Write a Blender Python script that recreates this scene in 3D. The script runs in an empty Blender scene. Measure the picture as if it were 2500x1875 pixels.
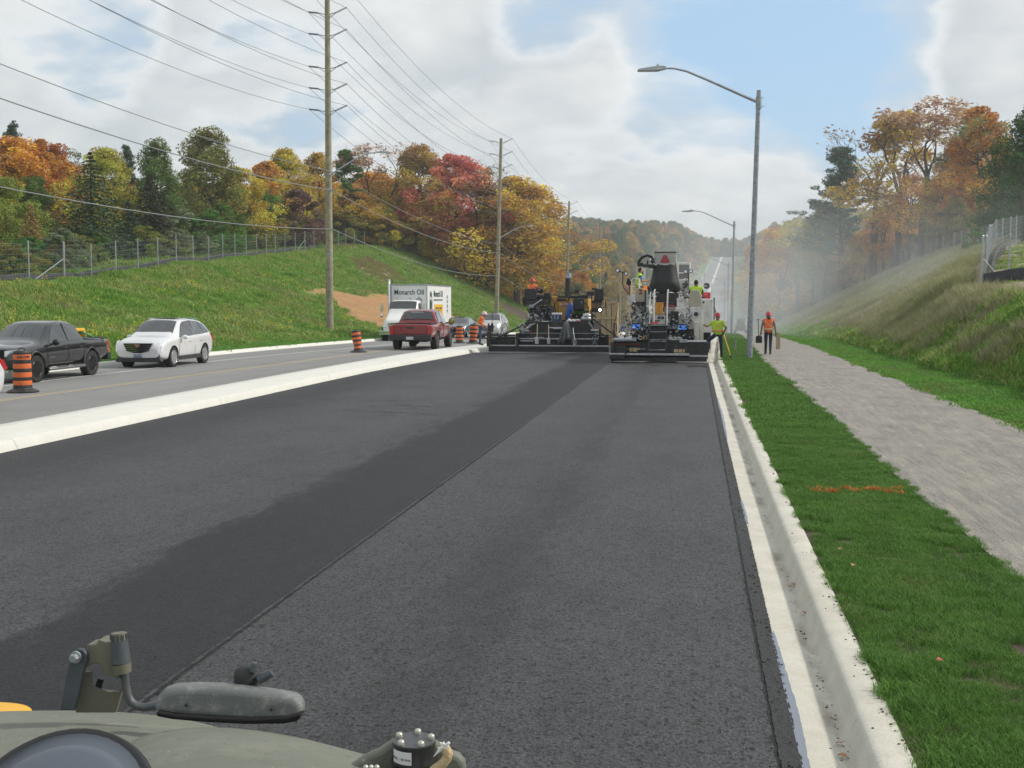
import bpy, bmesh, math, random
import numpy as np
from mathutils import Vector, Matrix, Euler
S = bpy.context.scene
COL = S.collection
random.seed(7)
RNG = np.random.default_rng(11)
PI = math.pi
# ------------------------------------------------------------------ camera
F = 2800.0                                  # focal length in pixels of a 2500 px wide frame
PITCH = math.radians(4.1447); YAW = math.radians(9.0072); HC = 2.4
cam = bpy.data.cameras.new('camera'); camo = bpy.data.objects.new('camera', cam); COL.objects.link(camo)
camo.location = (0, 0, HC); camo.rotation_euler = (PI/2-PITCH, 0, YAW)
cam.sensor_width = 36; cam.lens = F/2500*36; cam.clip_start = 0.05; cam.clip_end = 6000
S.camera = camo
# ------------------------------------------------------------------ light
SUN_EL = math.radians(38); SUN_AZ = math.radians(72)      # azimuth from +Y towards +X
w = bpy.data.worlds.new('World'); S.world = w; w.use_nodes = True
nt = w.node_tree; nt.nodes.clear()
def N(t, **k):
    n = nt.nodes.new('ShaderNode'+t)
    for a, v in k.items(): setattr(n, a, v)
    return n
def LK(a, b): nt.links.new(a, b)
def MATH(op, a, b=None, clamp=False):
    n = N('Math', operation=op, use_clamp=clamp)
    for i, v in enumerate((a, b)):
        if v is None: continue
        if isinstance(v, (int, float)): n.inputs[i].default_value = v
        else: LK(v, n.inputs[i])
    return n.outputs[0]
def RAMP(fac, stops, interp='LINEAR'):
    n = N('ValToRGB'); n.color_ramp.interpolation = interp
    el = n.color_ramp.elements
    while len(el) < len(stops): el.new(0.5)
    for e, (p, c) in zip(el, stops):
        e.position = p; e.color = (c, c, c, 1) if isinstance(c, (int, float)) else (*c, 1)
    LK(fac, n.inputs[0]); return n.outputs[0]
def MIX(fac, a, b, mode='MIX'):
    n = N('Mix', data_type='RGBA', blend_type=mode)
    for i, v in ((0, fac), (6, a), (7, b)):
        if isinstance(v, (int, float)): n.inputs[i].default_value = v
        elif isinstance(v, tuple): n.inputs[i].default_value = (*v, 1)
        else: LK(v, n.inputs[i])
    return n.outputs[2]
def NOISE(vec, scale, detail=4, rough=.5, dist=0):
    n = N('TexNoise'); n.inputs['Scale'].default_value = scale; n.inputs['Detail'].default_value = detail
    n.inputs['Roughness'].default_value = rough; n.inputs['Distortion'].default_value = dist
    LK(vec, n.inputs['Vector']); return n.outputs['Fac']
def VMAP(vec, sc=(1, 1, 1), loc=(0, 0, 0), rot=(0, 0, 0)):
    n = N('Mapping'); n.inputs['Scale'].default_value = sc; n.inputs['Location'].default_value = loc
    n.inputs['Rotation'].default_value = rot; LK(vec, n.inputs['Vector']); return n.outputs[0]
sky = N('TexSky', sky_type='NISHITA', sun_disc=False, sun_elevation=SUN_EL, sun_rotation=SUN_AZ)
sky.air_density = 1.0; sky.dust_density = 1.6; sky.ozone_density = 1.2
tc = N('TexCoord'); sx = N('SeparateXYZ'); LK(tc.outputs['Generated'], sx.inputs[0])
zz = MATH('ADD', MATH('MAXIMUM', sx.outputs[2], 0.0), 0.30)
cx = N('CombineXYZ'); LK(MATH('DIVIDE', sx.outputs[0], zz), cx.inputs[0]); LK(MATH('DIVIDE', sx.outputs[1], zz), cx.inputs[1])
cv = VMAP(cx.outputs[0], (1, 1, 1), (3.1, 1.7, 0))
big = NOISE(cv, .9, 2, .5); mid = NOISE(cv, 3.1, 10, .58, .15); fine = NOISE(VMAP(cx.outputs[0], loc=(8, 2, 3)), 3.4, 9, .58)
# open blue patches stand where the weather has them: ahead to the right, and a small one high on the left
def patch(dx, dy, dz, r0, r1):
    n = N('VectorMath', operation='DOT_PRODUCT'); LK(tc.outputs['Generated'], n.inputs[0])
    v = Vector((dx, dy, dz)).normalized(); n.inputs[1].default_value = v
    mr = N('MapRange', interpolation_type='SMOOTHSTEP'); LK(n.outputs['Value'], mr.inputs[0])
    mr.inputs[1].default_value = math.cos(math.radians(r1)); mr.inputs[2].default_value = math.cos(math.radians(r0))
    return mr.outputs[0]
def skyray(px, py):
    r = Vector(((px-1250)/F, (937.5-py)/F, -1)); r.rotate(camo.rotation_euler); return r
gap = MATH('MAXIMUM', patch(*skyray(1870, 20), 2, 10), MATH('MULTIPLY', patch(*skyray(2060, 190), 1, 6), .9))
gap = MATH('MAXIMUM', gap, MATH('MULTIPLY', patch(*skyray(1430, -60), 1, 6), .45))
gap = MATH('MAXIMUM', gap, MATH('MULTIPLY', patch(*skyray(150, 40), 1, 6), .45))
gap = MATH('MAXIMUM', gap, MATH('MULTIPLY', patch(*skyray(650, 230), 1, 7), .25))
dens = MATH('ADD', .035, MATH('ADD', MATH('MULTIPLY', mid, .75), MATH('MULTIPLY', big, .4)))
dens = MATH('SUBTRACT', dens, MATH('MULTIPLY', gap, .40))
cover = RAMP(dens, [(.24, 0.0), (.36, .6), (.45, .95), (.55, 1.0)])
tone = MATH('ADD', MATH('MULTIPLY', fine, .55), MATH('MULTIPLY', mid, .45))
cc = RAMP(tone, [(.36, (3.9, 4.3, 4.7)), (.48, (4.7, 5.0, 5.25)), (.56, (5.5, 5.65, 5.75)), (.66, (6.8, 6.8, 6.75))])
warm = MATH('MULTIPLY', RAMP(dens, [(.36, 0), (.43, 1.0), (.52, 0.0)]), .6)
cc = MIX(warm, cc, (7.2, 7.2, 7.05))
skc = MIX(.75, sky.outputs[0], (3.0, 4.75, 6.7))
bg = N('Background'); bg.inputs['Strength'].default_value = .1
LK(MIX(cover, skc, cc), bg.inputs['Color'])
wo = N('OutputWorld'); LK(bg.outputs[0], wo.inputs['Surface'])
sl = bpy.data.lights.new('sun', 'SUN'); sl.energy = 2.3; sl.angle = math.radians(5); sl.color = (1, .95, .87)
so = bpy.data.objects.new('sun', sl); COL.objects.link(so)
sd = Vector((math.sin(SUN_AZ)*math.cos(SUN_EL), math.cos(SUN_AZ)*math.cos(SUN_EL), math.sin(SUN_EL)))
so.rotation_euler = sd.to_track_quat('Z', 'Y').to_euler()
S.view_settings.view_transform = 'Standard'; S.view_settings.look = 'None'
S.view_settings.exposure = 0.5; S.view_settings.gamma = 1.0; S.view_settings.use_curve_mapping = False
S.render.engine = 'CYCLES'
S.cycles.use_denoising = True; S.cycles.max_bounces = 5; S.cycles.diffuse_bounces = 3; S.cycles.glossy_bounces = 3
S.cycles.transmission_bounces = 4; S.cycles.transparent_max_bounces = 8; S.cycles.volume_bounces = 1
S.cycles.volume_step_rate = 4.0; S.cycles.volume_max_steps = 64
S.cycles.sample_clamp_indirect = 6
# ------------------------------------------------------------------ projection helpers (photo pixel -> point of the place)
FW = Vector((-math.sin(YAW)*math.cos(PITCH), math.cos(YAW)*math.cos(PITCH), -math.sin(PITCH)))
RT = Vector((math.cos(YAW), math.sin(YAW), 0)); UP = RT.cross(FW); CP = Vector((0, 0, HC))
def ray(x, y): return FW + RT*((x-1250)/F) + UP*((937.5-y)/F)
def atD(x, y, D): return CP + ray(x, y)*D
def atY(x, y, Y): r = ray(x, y); return CP + r*(Y/r.y)
def onh(x, y, h=0.0):
    r = ray(x, y)
    t = (h-HC)/r.z if r.z < -1e-4 else 400
    for _ in range(30):
        t = (h+float(roadz((CP+r*t).y))-HC)/r.z
        t = max(1.0, min(t, 900))
    return CP+r*t
# ------------------------------------------------------------------ terrain functions
EY = [-200, 35, 55, 80, 106, 140, 167, 227, 288, 349, 410, 477, 596, 745, 894, 1043, 1200, 1500, 4000]
EZ = [0, 0, -.05, -.28, -.72, -1.6, -2.4, -3.9, -5.5, -7.2, -7.9, -6, 2.4, 15, 28, 41, 48, 46, 30]
_yy = np.arange(-200, 4001, 5.0); _zz = np.interp(_yy, EY, EZ)
for _ in range(6): _zz[1:-1] = (_zz[:-2]+2*_zz[1:-1]+_zz[2:])/4
_zz[_yy < 38] = 0
def roadz(Y): return np.interp(Y, _yy, _zz)
def drift(Y): Y = np.asarray(Y, float); return 0.022*np.maximum(0, Y-45)+.018*np.maximum(0, Y-330)
def xkerb(Y): return np.interp(Y, [0, 40, 60, 80, 110, 160, 1500], [-21.6, -21.6, -21.1, -20.2, -19.0, -17.6, -17.6])+0.022*np.maximum(0, np.asarray(Y, float)-110)+.018*np.maximum(0, np.asarray(Y, float)-330)
def xmedL(Y): return np.interp(Y, [0, 45, 55, 62, 75, 90, 1500], [-12.65, -12.65, -12.4, -11.7, -11.3, -11.1, -11.1])+0.022*np.maximum(0, np.asarray(Y, float)-90)+.018*np.maximum(0, np.asarray(Y, float)-330)
def xmedR(Y): return np.interp(Y, [0, 38, 55, 90, 1500], [-10.75, -10.85, -10.3, -9.6, -9.6])+0.022*np.maximum(0, np.asarray(Y, float)-90)+.018*np.maximum(0, np.asarray(Y, float)-330)
def sm(t): t = np.clip(t, 0, 1); return t*t*(3-2*t)
def vnoise(X, Y, s, seed=0):
    x = np.asarray(X, float)/s+seed*13.7; y = np.asarray(Y, float)/s-seed*7.3
    xi = np.floor(x); yi = np.floor(y); fx = x-xi; fy = y-yi
    fx = fx*fx*(3-2*fx); fy = fy*fy*(3-2*fy)
    def h(a, b): v = np.sin(a*127.1+b*311.7)*43758.5453; return v-np.floor(v)
    return (h(xi, yi)*(1-fx)+h(xi+1, yi)*fx)*(1-fy)+(h(xi, yi+1)*(1-fx)+h(xi+1, yi+1)*fx)*fy
LCY = [-60, 0, 40, 65, 73, 88, 103, 129, 165, 183, 191, 197, 205, 222, 250]
LCX = [-38, -38, -38, -38.7, -39.9, -42, -43.9, -47.7, -50.4, -49.5, -46.3, -40.5, -37.3, -33, -32]
LCZ = [1.5, 2.0, 2.6, 3.4, 3.9, 5.2, 6.2, 7.8, 10.4, 11.2, 10.2, 6.4, 3.1, -1.4, -3.5]
RCY = [-60, 0, 40, 57, 70, 83, 108, 173, 228, 311, 383, 450]
RCX = [12, 12.0, 12.6, 13.6, 16.5, 20.4, 28.3, 35.9, 40.1, 41.9, 37, 34]
RCZ = [3, 3.0, 3.0, 3.25, 4.5, 5.6, 7.7, 9.6, 9.3, 4.2, -2.8, -4]
def TZ(X, Y):
    X = np.asarray(X, float); Y = np.asarray(Y, float); e = roadz(Y)
    dr = drift(Y)
    # left
    tx = xkerb(Y)-3.2; cx_ = np.interp(Y, LCY, LCX); cz = np.interp(Y, LCY, LCZ)
    t = (tx-X)/np.maximum(tx-cx_, 2)
    tt = np.clip(t, 0, 1); prof = .75*tt+.25*sm(tt)
    zl = (e+.12)*(1-prof)+cz*prof+np.maximum(0, cx_-X)*.012
    wl = sm((Y-215)/60)
    far = e+.1+15*sm((xkerb(Y)-6-X)/38)*sm((Y-250)/140)+10*sm((-X-60)/120)*sm((Y-250)/200)
    zl = zl*(1-wl)+far*wl
    # right
    tx = 8.7+dr; cx_ = np.interp(Y, RCY, RCX); cz = np.interp(Y, RCY, RCZ)
    t = (X-tx)/np.maximum(cx_-tx, 2)
    tt = np.clip(t, 0, 1); prof = .7*tt+.3*sm(tt)
    swale = -.12*np.exp(-((X-(tx-1))/1.2)**2)
    zr = (e+.12+swale)*(1-prof)+cz*prof+np.maximum(0, X-cx_)*.015
    wr = sm((Y-370)/60)
    far = e+.1+14*sm((X-10-dr)/34)*sm((Y-330)/110)+12*sm((X-60)/120)*sm((Y-300)/200)
    zr = zr*(1-wr)+far*wr
    onl = X < xkerb(Y)-.25; onr = X > 1+dr
    z = np.where(onl, zl, np.where(onr, np.where(X < 5.5+dr, e+.02, zr), e-.3))
    amp = np.where(onl, sm((xkerb(Y)-3-X)/3), sm((X-tx)/2)*(X > 5.5+dr))
    z = z+np.where(onl | onr, (vnoise(X, Y, 2.3)-.5)*.22*amp+(vnoise(X, Y, 7, 3)-.5)*.3*amp, 0)
    return z
def gz(X, Y): return float(TZ(X, Y))
def hit(px, py, s0=20, s1=420):
    r = ray(px, py); s = s0
    while s < s1:
        p = CP+r*s
        if p.z < gz(p.x, p.y): return p
        s += .4
    return CP+r*s1
# ------------------------------------------------------------------ mesh builder
class MB:
    def __init__(s): s.v = []; s.f = []; s.m = []; s.cur = 0
    def add(s, vs, fs):
        o = len(s.v); s.v += [tuple(v) for v in vs]
        for f in fs: s.f.append([i+o for i in f]); s.m.append(s.cur)
        return s
    def box(s, c, d, rot=None):
        hx, hy, hz = d[0]/2, d[1]/2, d[2]/2
        vs = [Vector((x*hx, y*hy, z*hz)) for x in (-1, 1) for y in (-1, 1) for z in (-1, 1)]
        if rot: R = Euler(rot).to_matrix(); vs = [R @ v for v in vs]
        c = Vector(c)
        return s.add([v+c for v in vs], [(0, 1, 3, 2), (4, 6, 7, 5), (0, 4, 5, 1), (2, 3, 7, 6), (0, 2, 6, 4), (1, 5, 7, 3)])
    def bb(s, a, b):
        return s.box([(a[i]+b[i])/2 for i in range(3)], [abs(b[i]-a[i]) for i in range(3)])
    def tube(s, pts, r, n=8, cap=True):
        pts = [Vector(p) for p in pts]; rs = r if isinstance(r, (list, tuple)) else [r]*len(pts)
        vs = []; up = None
        for i, p in enumerate(pts):
            d = (pts[min(i+1, len(pts)-1)]-pts[max(i-1, 0)])
            d = d.normalized() if d.length > 1e-9 else Vector((0, 0, 1))
            if up is None: up = Vector((0, 0, 1)) if abs(d.z) < .9 else Vector((1, 0, 0))
            a = d.cross(up).normalized(); b = a.cross(d).normalized(); up = b
            vs += [p+(a*math.cos(2*PI*k/n)+b*math.sin(2*PI*k/n))*rs[i] for k in range(n)]
        fs = [(i*n+k, i*n+(k+1) % n, (i+1)*n+(k+1) % n, (i+1)*n+k) for i in range(len(pts)-1) for k in range(n)]
        if cap: fs += [tuple(range(n)), tuple(reversed(range((len(pts)-1)*n, len(pts)*n)))]
        return s.add(vs, fs)
    def cyl(s, a, b, r, n=12, r2=None): return s.tube([a, b], [r, r if r2 is None else r2], n)
    def lathe(s, prof, c=(0, 0, 0), n=16, axis='z'):
        vs = []
        for r, h in prof:
            for k in range(n):
                a = 2*PI*k/n; x, y = r*math.cos(a), r*math.sin(a)
                v = {'z': (x, y, h), 'x': (h, x, y), 'y': (x, h, y)}[axis]
                vs.append(Vector(v)+Vector(c))
        fs = [(i*n+k, i*n+(k+1) % n, (i+1)*n+(k+1) % n, (i+1)*n+k) for i in range(len(prof)-1) for k in range(n)]
        if prof[0][0] > 1e-4: fs.append(tuple(reversed(range(n))))
        if prof[-1][0] > 1e-4: fs.append(tuple(range((len(prof)-1)*n, len(prof)*n)))
        return s.add(vs, fs)
    def sph(s, c, r, n=12, m=8):
        rr = r if isinstance(r, (tuple, list)) else (r, r, r)
        vs = []
        for i in range(m+1):
            t = PI*i/m
            for k in range(n):
                a = 2*PI*k/n; vs.append((c[0]+rr[0]*math.sin(t)*math.cos(a), c[1]+rr[1]*math.sin(t)*math.sin(a), c[2]-rr[2]*math.cos(t)))
        return s.add(vs, [(i*n+k, i*n+(k+1) % n, (i+1)*n+(k+1) % n, (i+1)*n+k) for i in range(m) for k in range(n)])
    def prism(s, poly, a, b, axis='x'):
        # poly in the plane across `axis`, extruded from a to b
        def P(u, v, h): return {'x': (h, u, v), 'y': (u, h, v), 'z': (u, v, h)}[axis]
        n = len(poly)
        vs = [P(u, v, a) for u, v in poly]+[P(u, v, b) for u, v in poly]
        return s.add(vs, [tuple(range(n)), tuple(reversed(range(n, 2*n)))]+[(i, n+i, n+(i+1) % n, (i+1) % n) for i in range(n)])
    def mir(s, k=1):
        o = len(s.v); vs = [(-x, y, z) for x, y, z in s.v]; fs = [[i+o for i in reversed(f)] for f in s.f]
        s.v += vs; s.f += fs; s.m += list(s.m); return s
    def build(s, name, mats, parent=None, smooth=False, bevel=0, off=None, label=None, group=None, fixn=True):
        me = bpy.data.meshes.new(name)
        o3 = Vector(off) if off is not None else None
        vs = [tuple(Vector(v)-o3) for v in s.v] if o3 is not None else s.v
        me.from_pydata(vs, [], s.f)
        mats = mats if isinstance(mats, (list, tuple)) else [mats]
        for m in mats: me.materials.append(m)
        if len(mats) > 1: me.polygons.foreach_set('material_index', s.m)
        if fixn and len(s.f) < 60000:
            bm = bmesh.new(); bm.from_mesh(me); bmesh.ops.recalc_face_normals(bm, faces=bm.faces); bm.to_mesh(me); bm.free()
        o = bpy.data.objects.new(name, me); COL.objects.link(o)
        if parent is not None: o.parent = parent
        if smooth:
            for p in me.polygons: p.use_smooth = True
            if smooth != 'all' and hasattr(me, 'set_sharp_from_angle'): me.set_sharp_from_angle(angle=math.radians(42))
        if bevel:
            b = o.modifiers.new('edge', 'BEVEL'); b.width = bevel; b.segments = 2; b.limit_method = 'ANGLE'; b.angle_limit = math.radians(50)
        if label: o['label'] = label
        if group: o['group'] = group
        return o
def empty(name, loc=(0, 0, 0), rz=0, rx=0):
    o = bpy.data.objects.new(name, None); COL.objects.link(o); o.location = loc; o.rotation_euler = (rx, 0, rz); o.empty_display_size = .1
    return o
def tag(o, label, cat=None, group=None, kind=None):
    if label: o['label'] = label
    if cat: o['category'] = cat
    if group: o['group'] = group
    if kind: o['kind'] = kind
    return o
def struct(o): o['kind'] = 'structure'; return o
def copy_tree(o, parent=None):
    c = o.copy(); COL.objects.link(c)
    if parent is not None: c.parent = parent
    for ch in list(o.children): copy_tree(ch, c)
    return c
# ------------------------------------------------------------------ materials
MATS = {}
def mat(name, col=(.5, .5, .5), rough=.6, metal=0, spec=.5, var=0, vs=6, bump=0, bs=60, coat=0, emit=None, dirt=None, trans=0):
    if name in MATS: return MATS[name]
    global nt
    m = bpy.data.materials.new(name); m.use_nodes = True; nt = m.node_tree; nt.nodes.clear()
    b = N('BsdfPrincipled'); o = N('OutputMaterial'); LK(b.outputs[0], o.inputs[0])
    b.inputs['Base Color'].default_value = (*col, 1); b.inputs['Roughness'].default_value = rough
    b.inputs['Metallic'].default_value = metal; b.inputs['Specular IOR Level'].default_value = spec
    if coat: b.inputs['Coat Weight'].default_value = coat; b.inputs['Coat Roughness'].default_value = .05
    if trans: b.inputs['Transmission Weight'].default_value = trans
    if emit: b.inputs['Emission Color'].default_value = (*emit[0], 1); b.inputs['Emission Strength'].default_value = emit[1]
    if var or bump or dirt:
        t = N('TexCoord').outputs['Object']
        c = None
        if var:
            f = NOISE(t, vs, 6, .6)
            lo = tuple(x*(1-var) for x in col); hi = tuple(min(1, x*(1+var)) for x in col)
            c = RAMP(f, [(.3, lo), (.7, hi)])
        if dirt:
            f2 = RAMP(NOISE(t, dirt[2], 7, .65), [(.5, 0), (.72, 1.0)])
            c = MIX(MATH('MULTIPLY', f2, dirt[1]), c if c is not None else col, dirt[0])
        if c is not None: LK(c, b.inputs['Base Color'])
        if bump:
            bp = N('Bump'); bp.inputs['Strength'].default_value = bump; bp.inputs['Distance'].default_value = .02
            LK(NOISE(t, bs, 4, .6), bp.inputs['Height']); LK(bp.outputs[0], b.inputs['Normal'])
    MATS[name] = m; return m
def newmat(name):
    global nt
    m = bpy.data.materials.new(name); m.use_nodes = True; nt = m.node_tree; nt.nodes.clear()
    b = N('BsdfPrincipled'); o = N('OutputMaterial'); LK(b.outputs[0], o.inputs[0]); MATS[name] = m
    return m, b
def bumpto(b, h, strength, dist=.01):
    bp = N('Bump'); bp.inputs['Strength'].default_value = strength; bp.inputs['Distance'].default_value = dist
    LK(h, bp.inputs['Height']); LK(bp.outputs[0], b.inputs['Normal'])
def pos():
    g = N('NewGeometry'); s_ = N('SeparateXYZ'); LK(g.outputs['Position'], s_.inputs[0]); return g.outputs['Position'], s_.outputs
# fresh asphalt
m_asph, b = newmat('fresh_asphalt'); p, xyz = pos()
agg = NOISE(VMAP(p, (1, .8, 1)), 42, 3, .75); agg2 = NOISE(VMAP(p, (1, 1, 1), (5, 5, 0)), 110, 2, .6); med = NOISE(VMAP(p, (1, .55, 1)), .9, 6, .62); seg = NOISE(VMAP(p, (1, .5, 1), (3, 1, 0)), 13, 5, .75)
wob = MATH('ADD', MATH('MULTIPLY', MATH('SUBTRACT', NOISE(VMAP(p, (1, .15, 1)), 2.2, 6, .65), .5), 1.3), MATH('MULTIPLY', MATH('SUBTRACT', NOISE(VMAP(p, (1, .6, 1)), 3.2, 8, .75), .5), 1.1))
xw = MATH('ADD', xyz[0], wob)
isl = MATH('LESS_THAN', xyz[0], -3.27); xw = MATH('ADD', MATH('MULTIPLY', isl, MATH('MINIMUM', xw, -3.42)), MATH('MULTIPLY', MATH('SUBTRACT', 1.0, isl), MATH('MAXIMUM', xw, -3.22)))
band = RAMP(MATH('DIVIDE', MATH('ADD', xw, 12), 13), [(.0, .50), (.16, .35), (.30, .95), (.46, 1.0), (.535, .9), (.562, .12), (.66, .20), (.672, .95), (.76, .85), (.80, .60), (.83, .92), (.95, 1.0), (1, .75)])
tonef = MATH('ADD', MATH('MULTIPLY', band, MATH('ADD', MATH('MULTIPLY', med, 1.0), .45)), MATH('MULTIPLY', MATH('SUBTRACT', NOISE(VMAP(p, (1, .45, 1), (2, 2, 0)), 4.5, 8, .72), .5), .55))
base = RAMP(tonef, [(0, (.009, .009, .0105)), (.5, (.029, .029, .0315)), (1.0, (.058, .058, .061))])
base = MIX(1.0, base, RAMP(seg, [(.32, .45), (.46, .92), (.62, 1.12)]), 'MULTIPLY')
base = MIX(1.0, base, RAMP(agg, [(.33, .04), (.43, .8), (.6, 1.5)]), 'MULTIPLY')
base = MIX(1.0, base, RAMP(agg2, [(.25, .45), (.6, 1.3)]), 'MULTIPLY')
pit = NOISE(VMAP(p, (1, .75, 1), (7, 3, 0)), 26, 2, .55); pit2 = NOISE(VMAP(p, (1, .6, 1), (1, 9, 0)), 11, 3, .6)
base = MIX(MATH('MULTIPLY', RAMP(MATH('ADD', MATH('MULTIPLY', pit, .75), MATH('MULTIPLY', pit2, .25)), [(.385, 1.0), (.425, 0)]), .9), base, (.006, .006, .007))
LK(base, b.inputs['Base Color']); b.inputs['Roughness'].default_value = .62; b.inputs['Specular IOR Level'].default_value = .34
bumpto(b, MATH('ADD', MATH('MULTIPLY', agg, 1.0), MATH('ADD', MATH('MULTIPLY', agg2, .4), MATH('MULTIPLY', seg, .8))), 1.0, .016)
m_lip = mat('loose_asphalt_edge', (.032, .032, .034), .7, bump=1.0, bs=90, var=.6, vs=45)
m_old, b = newmat('worn_asphalt'); p, xyz = pos()
lanes = NOISE(VMAP(p, (1.2, .03, 1)), 1.0, 4, .6); agg = NOISE(p, 60, 3, .7)
base = RAMP(MATH('ADD', MATH('MULTIPLY', lanes, .6), MATH('MULTIPLY', NOISE(p, .7, 5, .6), .4)), [(.3, (.175, .175, .172)), (.7, (.25, .247, .24))])
base = MIX(1.0, base, RAMP(agg, [(.3, .7), (.6, 1.15)]), 'MULTIPLY')
LK(base, b.inputs['Base Color']); b.inputs['Roughness'].default_value = .85; bumpto(b, agg, .4, .005)
m_conc, b = newmat('concrete'); p, xyz = pos()
n1 = NOISE(p, 3.0, 6, .65); n2 = NOISE(p, 90, 3, .6); n3 = NOISE(VMAP(p, (30, 1.5, 3)), 1.5, 3, .6)
base = RAMP(n1, [(.3, (.63, .62, .56)), (.55, (.68, .67, .615)), (.8, (.73, .72, .67))])
base = MIX(1.0, base, RAMP(n2, [(.25, .8), (.5, 1.02)]), 'MULTIPLY')
LK(base, b.inputs['Base Color']); b.inputs['Roughness'].default_value = .9; bumpto(b, MATH('ADD', n2, MATH('MULTIPLY', n3, .4)), .35, .004)
m_kerb, b = newmat('kerb_concrete'); p, xyz = pos()
n1 = NOISE(p, 2.5, 6, .65); n2 = NOISE(p, 120, 3, .6); n3 = NOISE(VMAP(p, (1, 22, 1)), 1.6, 3, .6)
base = RAMP(n1, [(.3, (.47, .45, .38)), (.6, (.56, .54, .47)), (.85, (.63, .61, .54))])
base = MIX(1.0, base, RAMP(n2, [(.28, .72), (.5, 1.03)]), 'MULTIPLY')
dm = MATH('SUBTRACT', 1.0, MATH('MULTIPLY', MATH('ABSOLUTE', MATH('SUBTRACT', xyz[0], .80)), 13.0), True)   # silt lying along the flow line
dn = RAMP(NOISE(VMAP(p, (1.5, .5, 1)), 1.6, 7, .65), [(.46, 0), (.60, 1)])
base = MIX(MATH('MULTIPLY', MATH('MULTIPLY', dm, dn), .9), base, (.21, .18, .14))
base = MIX(MATH('MULTIPLY', RAMP(NOISE(p, 9, 6, .7), [(.6, 0), (.7, 1)]), .45), base, (.3, .27, .22))
LK(base, b.inputs['Base Color']); b.inputs['Roughness'].default_value = .92; bumpto(b, n2, .5, .004)
m_path, b = newmat('path_asphalt'); p, xyz = pos()
agg = NOISE(p, 55, 3, .65); st = NOISE(VMAP(p, (2.2, .22, 1), rot=(0, 0, .12)), 4.2, 9, .72, .25); st2 = NOISE(VMAP(p, (5, .35, 1), rot=(0, 0, -.2)), 3.4, 9, .72, .2)
base = RAMP(NOISE(p, 1.2, 6, .6), [(.3, (.155, .148, .136)), (.7, (.225, .215, .196))])
base = MIX(RAMP(st, [(.42, 0), (.72, .75)]), base, (.36, .325, .265))
base = MIX(RAMP(st2, [(.52, 0), (.70, .5)]), base, (.42, .38, .31))
base = MIX(1.0, base, RAMP(agg, [(.32, .45), (.46, .95), (.6, 1.2)]), 'MULTIPLY')
LK(base, b.inputs['Base Color']); b.inputs['Roughness'].default_value = .93; bumpto(b, agg, .5, .006)
# ground: colour follows the vertex attribute 'cover' (r = bare orange soil, g = dry weeds, b = dark topsoil)
m_ground, b = newmat('ground_cover'); p, xyz = pos()
at = N('Attribute', attribute_name='cover'); sc_ = N('SeparateColor'); LK(at.outputs['Color'], sc_.inputs[0])
n1 = NOISE(p, .35, 6, .6); n2 = NOISE(p, 4, 6, .65)
g_ = RAMP(MATH('ADD', MATH('MULTIPLY', n1, .5), MATH('MULTIPLY', n2, .5)), [(.3, (.07, .12, .02)), (.5, (.12, .20, .04)), (.7, (.17, .24, .06))])
g_ = MIX(sc_.outputs[1], g_, RAMP(n2, [(.3, (.20, .17, .10)), (.7, (.36, .30, .19))]))
rill = NOISE(VMAP(p, (.5, 3.5, 1)), 1.6, 5, .6, .3)
g_ = MIX(sc_.outputs[0], g_, RAMP(MATH('ADD', MATH('MULTIPLY', rill, .7), MATH('MULTIPLY', n2, .3)), [(.3, (.19, .09, .035)), (.5, (.36, .20, .085)), (.7, (.45, .27, .12))]))
g_ = MIX(sc_.outputs[2], g_, RAMP(n2, [(.3, (.05, .036, .026)), (.7, (.12, .09, .065))]))
LK(g_, b.inputs['Base Color']); b.inputs['Roughness'].default_value = .95; bumpto(b, n2, .8, .12)
# foliage: tint by object colour, clump and leaf
def leafmat(name, wsat=.25, transl=.35, spread=.55):
    global nt
    m = bpy.data.materials.new(name); m.use_nodes = True; nt = m.node_tree; nt.nodes.clear()
    oi = N('ObjectInfo'); g = N('NewGeometry'); at = N('Attribute', attribute_name='clump')
    col = oi.outputs['Color']
    hs = N('HueSaturation'); LK(col, hs.inputs['Color'])
    LK(MATH('ADD', .5-.045, MATH('ADD', MATH('MULTIPLY', at.outputs['Fac'], .06), MATH('MULTIPLY', g.outputs['Random Per Island'], .03))), hs.inputs['Hue'])
    LK(MATH('ADD', .85, MATH('MULTIPLY', g.outputs['Random Per Island'], .3)), hs.inputs['Saturation'])
    v = MATH('ADD', 1-spread, MATH('MULTIPLY', MATH('ADD', MATH('MULTIPLY', at.outputs['Fac'], .5), MATH('MULTIPLY', g.outputs['Random Per Island'], .5)), 2*spread))
    LK(v, hs.inputs['Value'])
    d = N('BsdfPrincipled'); LK(hs.outputs[0], d.inputs['Base Color']); d.inputs['Roughness'].default_value = .6; d.inputs['Specular IOR Level'].default_value = .25
    t = N('BsdfTranslucent'); LK(hs.outputs[0], t.inputs[0]); mx = N('MixShader'); mx.inputs[0].default_value = transl
    LK(d.outputs[0], mx.inputs[1]); LK(t.outputs[0], mx.inputs[2]); o = N('OutputMaterial'); LK(mx.outputs[0], o.inputs[0])
    MATS[name] = m; return m
m_leaf = leafmat('autumn_leaves', transl=.3); m_needle = leafmat('conifer_needles', transl=.08, spread=.5)
m_bark = mat('tree_bark', (.085, .068, .052), .95, var=.4, vs=4, bump=.6, bs=25)
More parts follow.
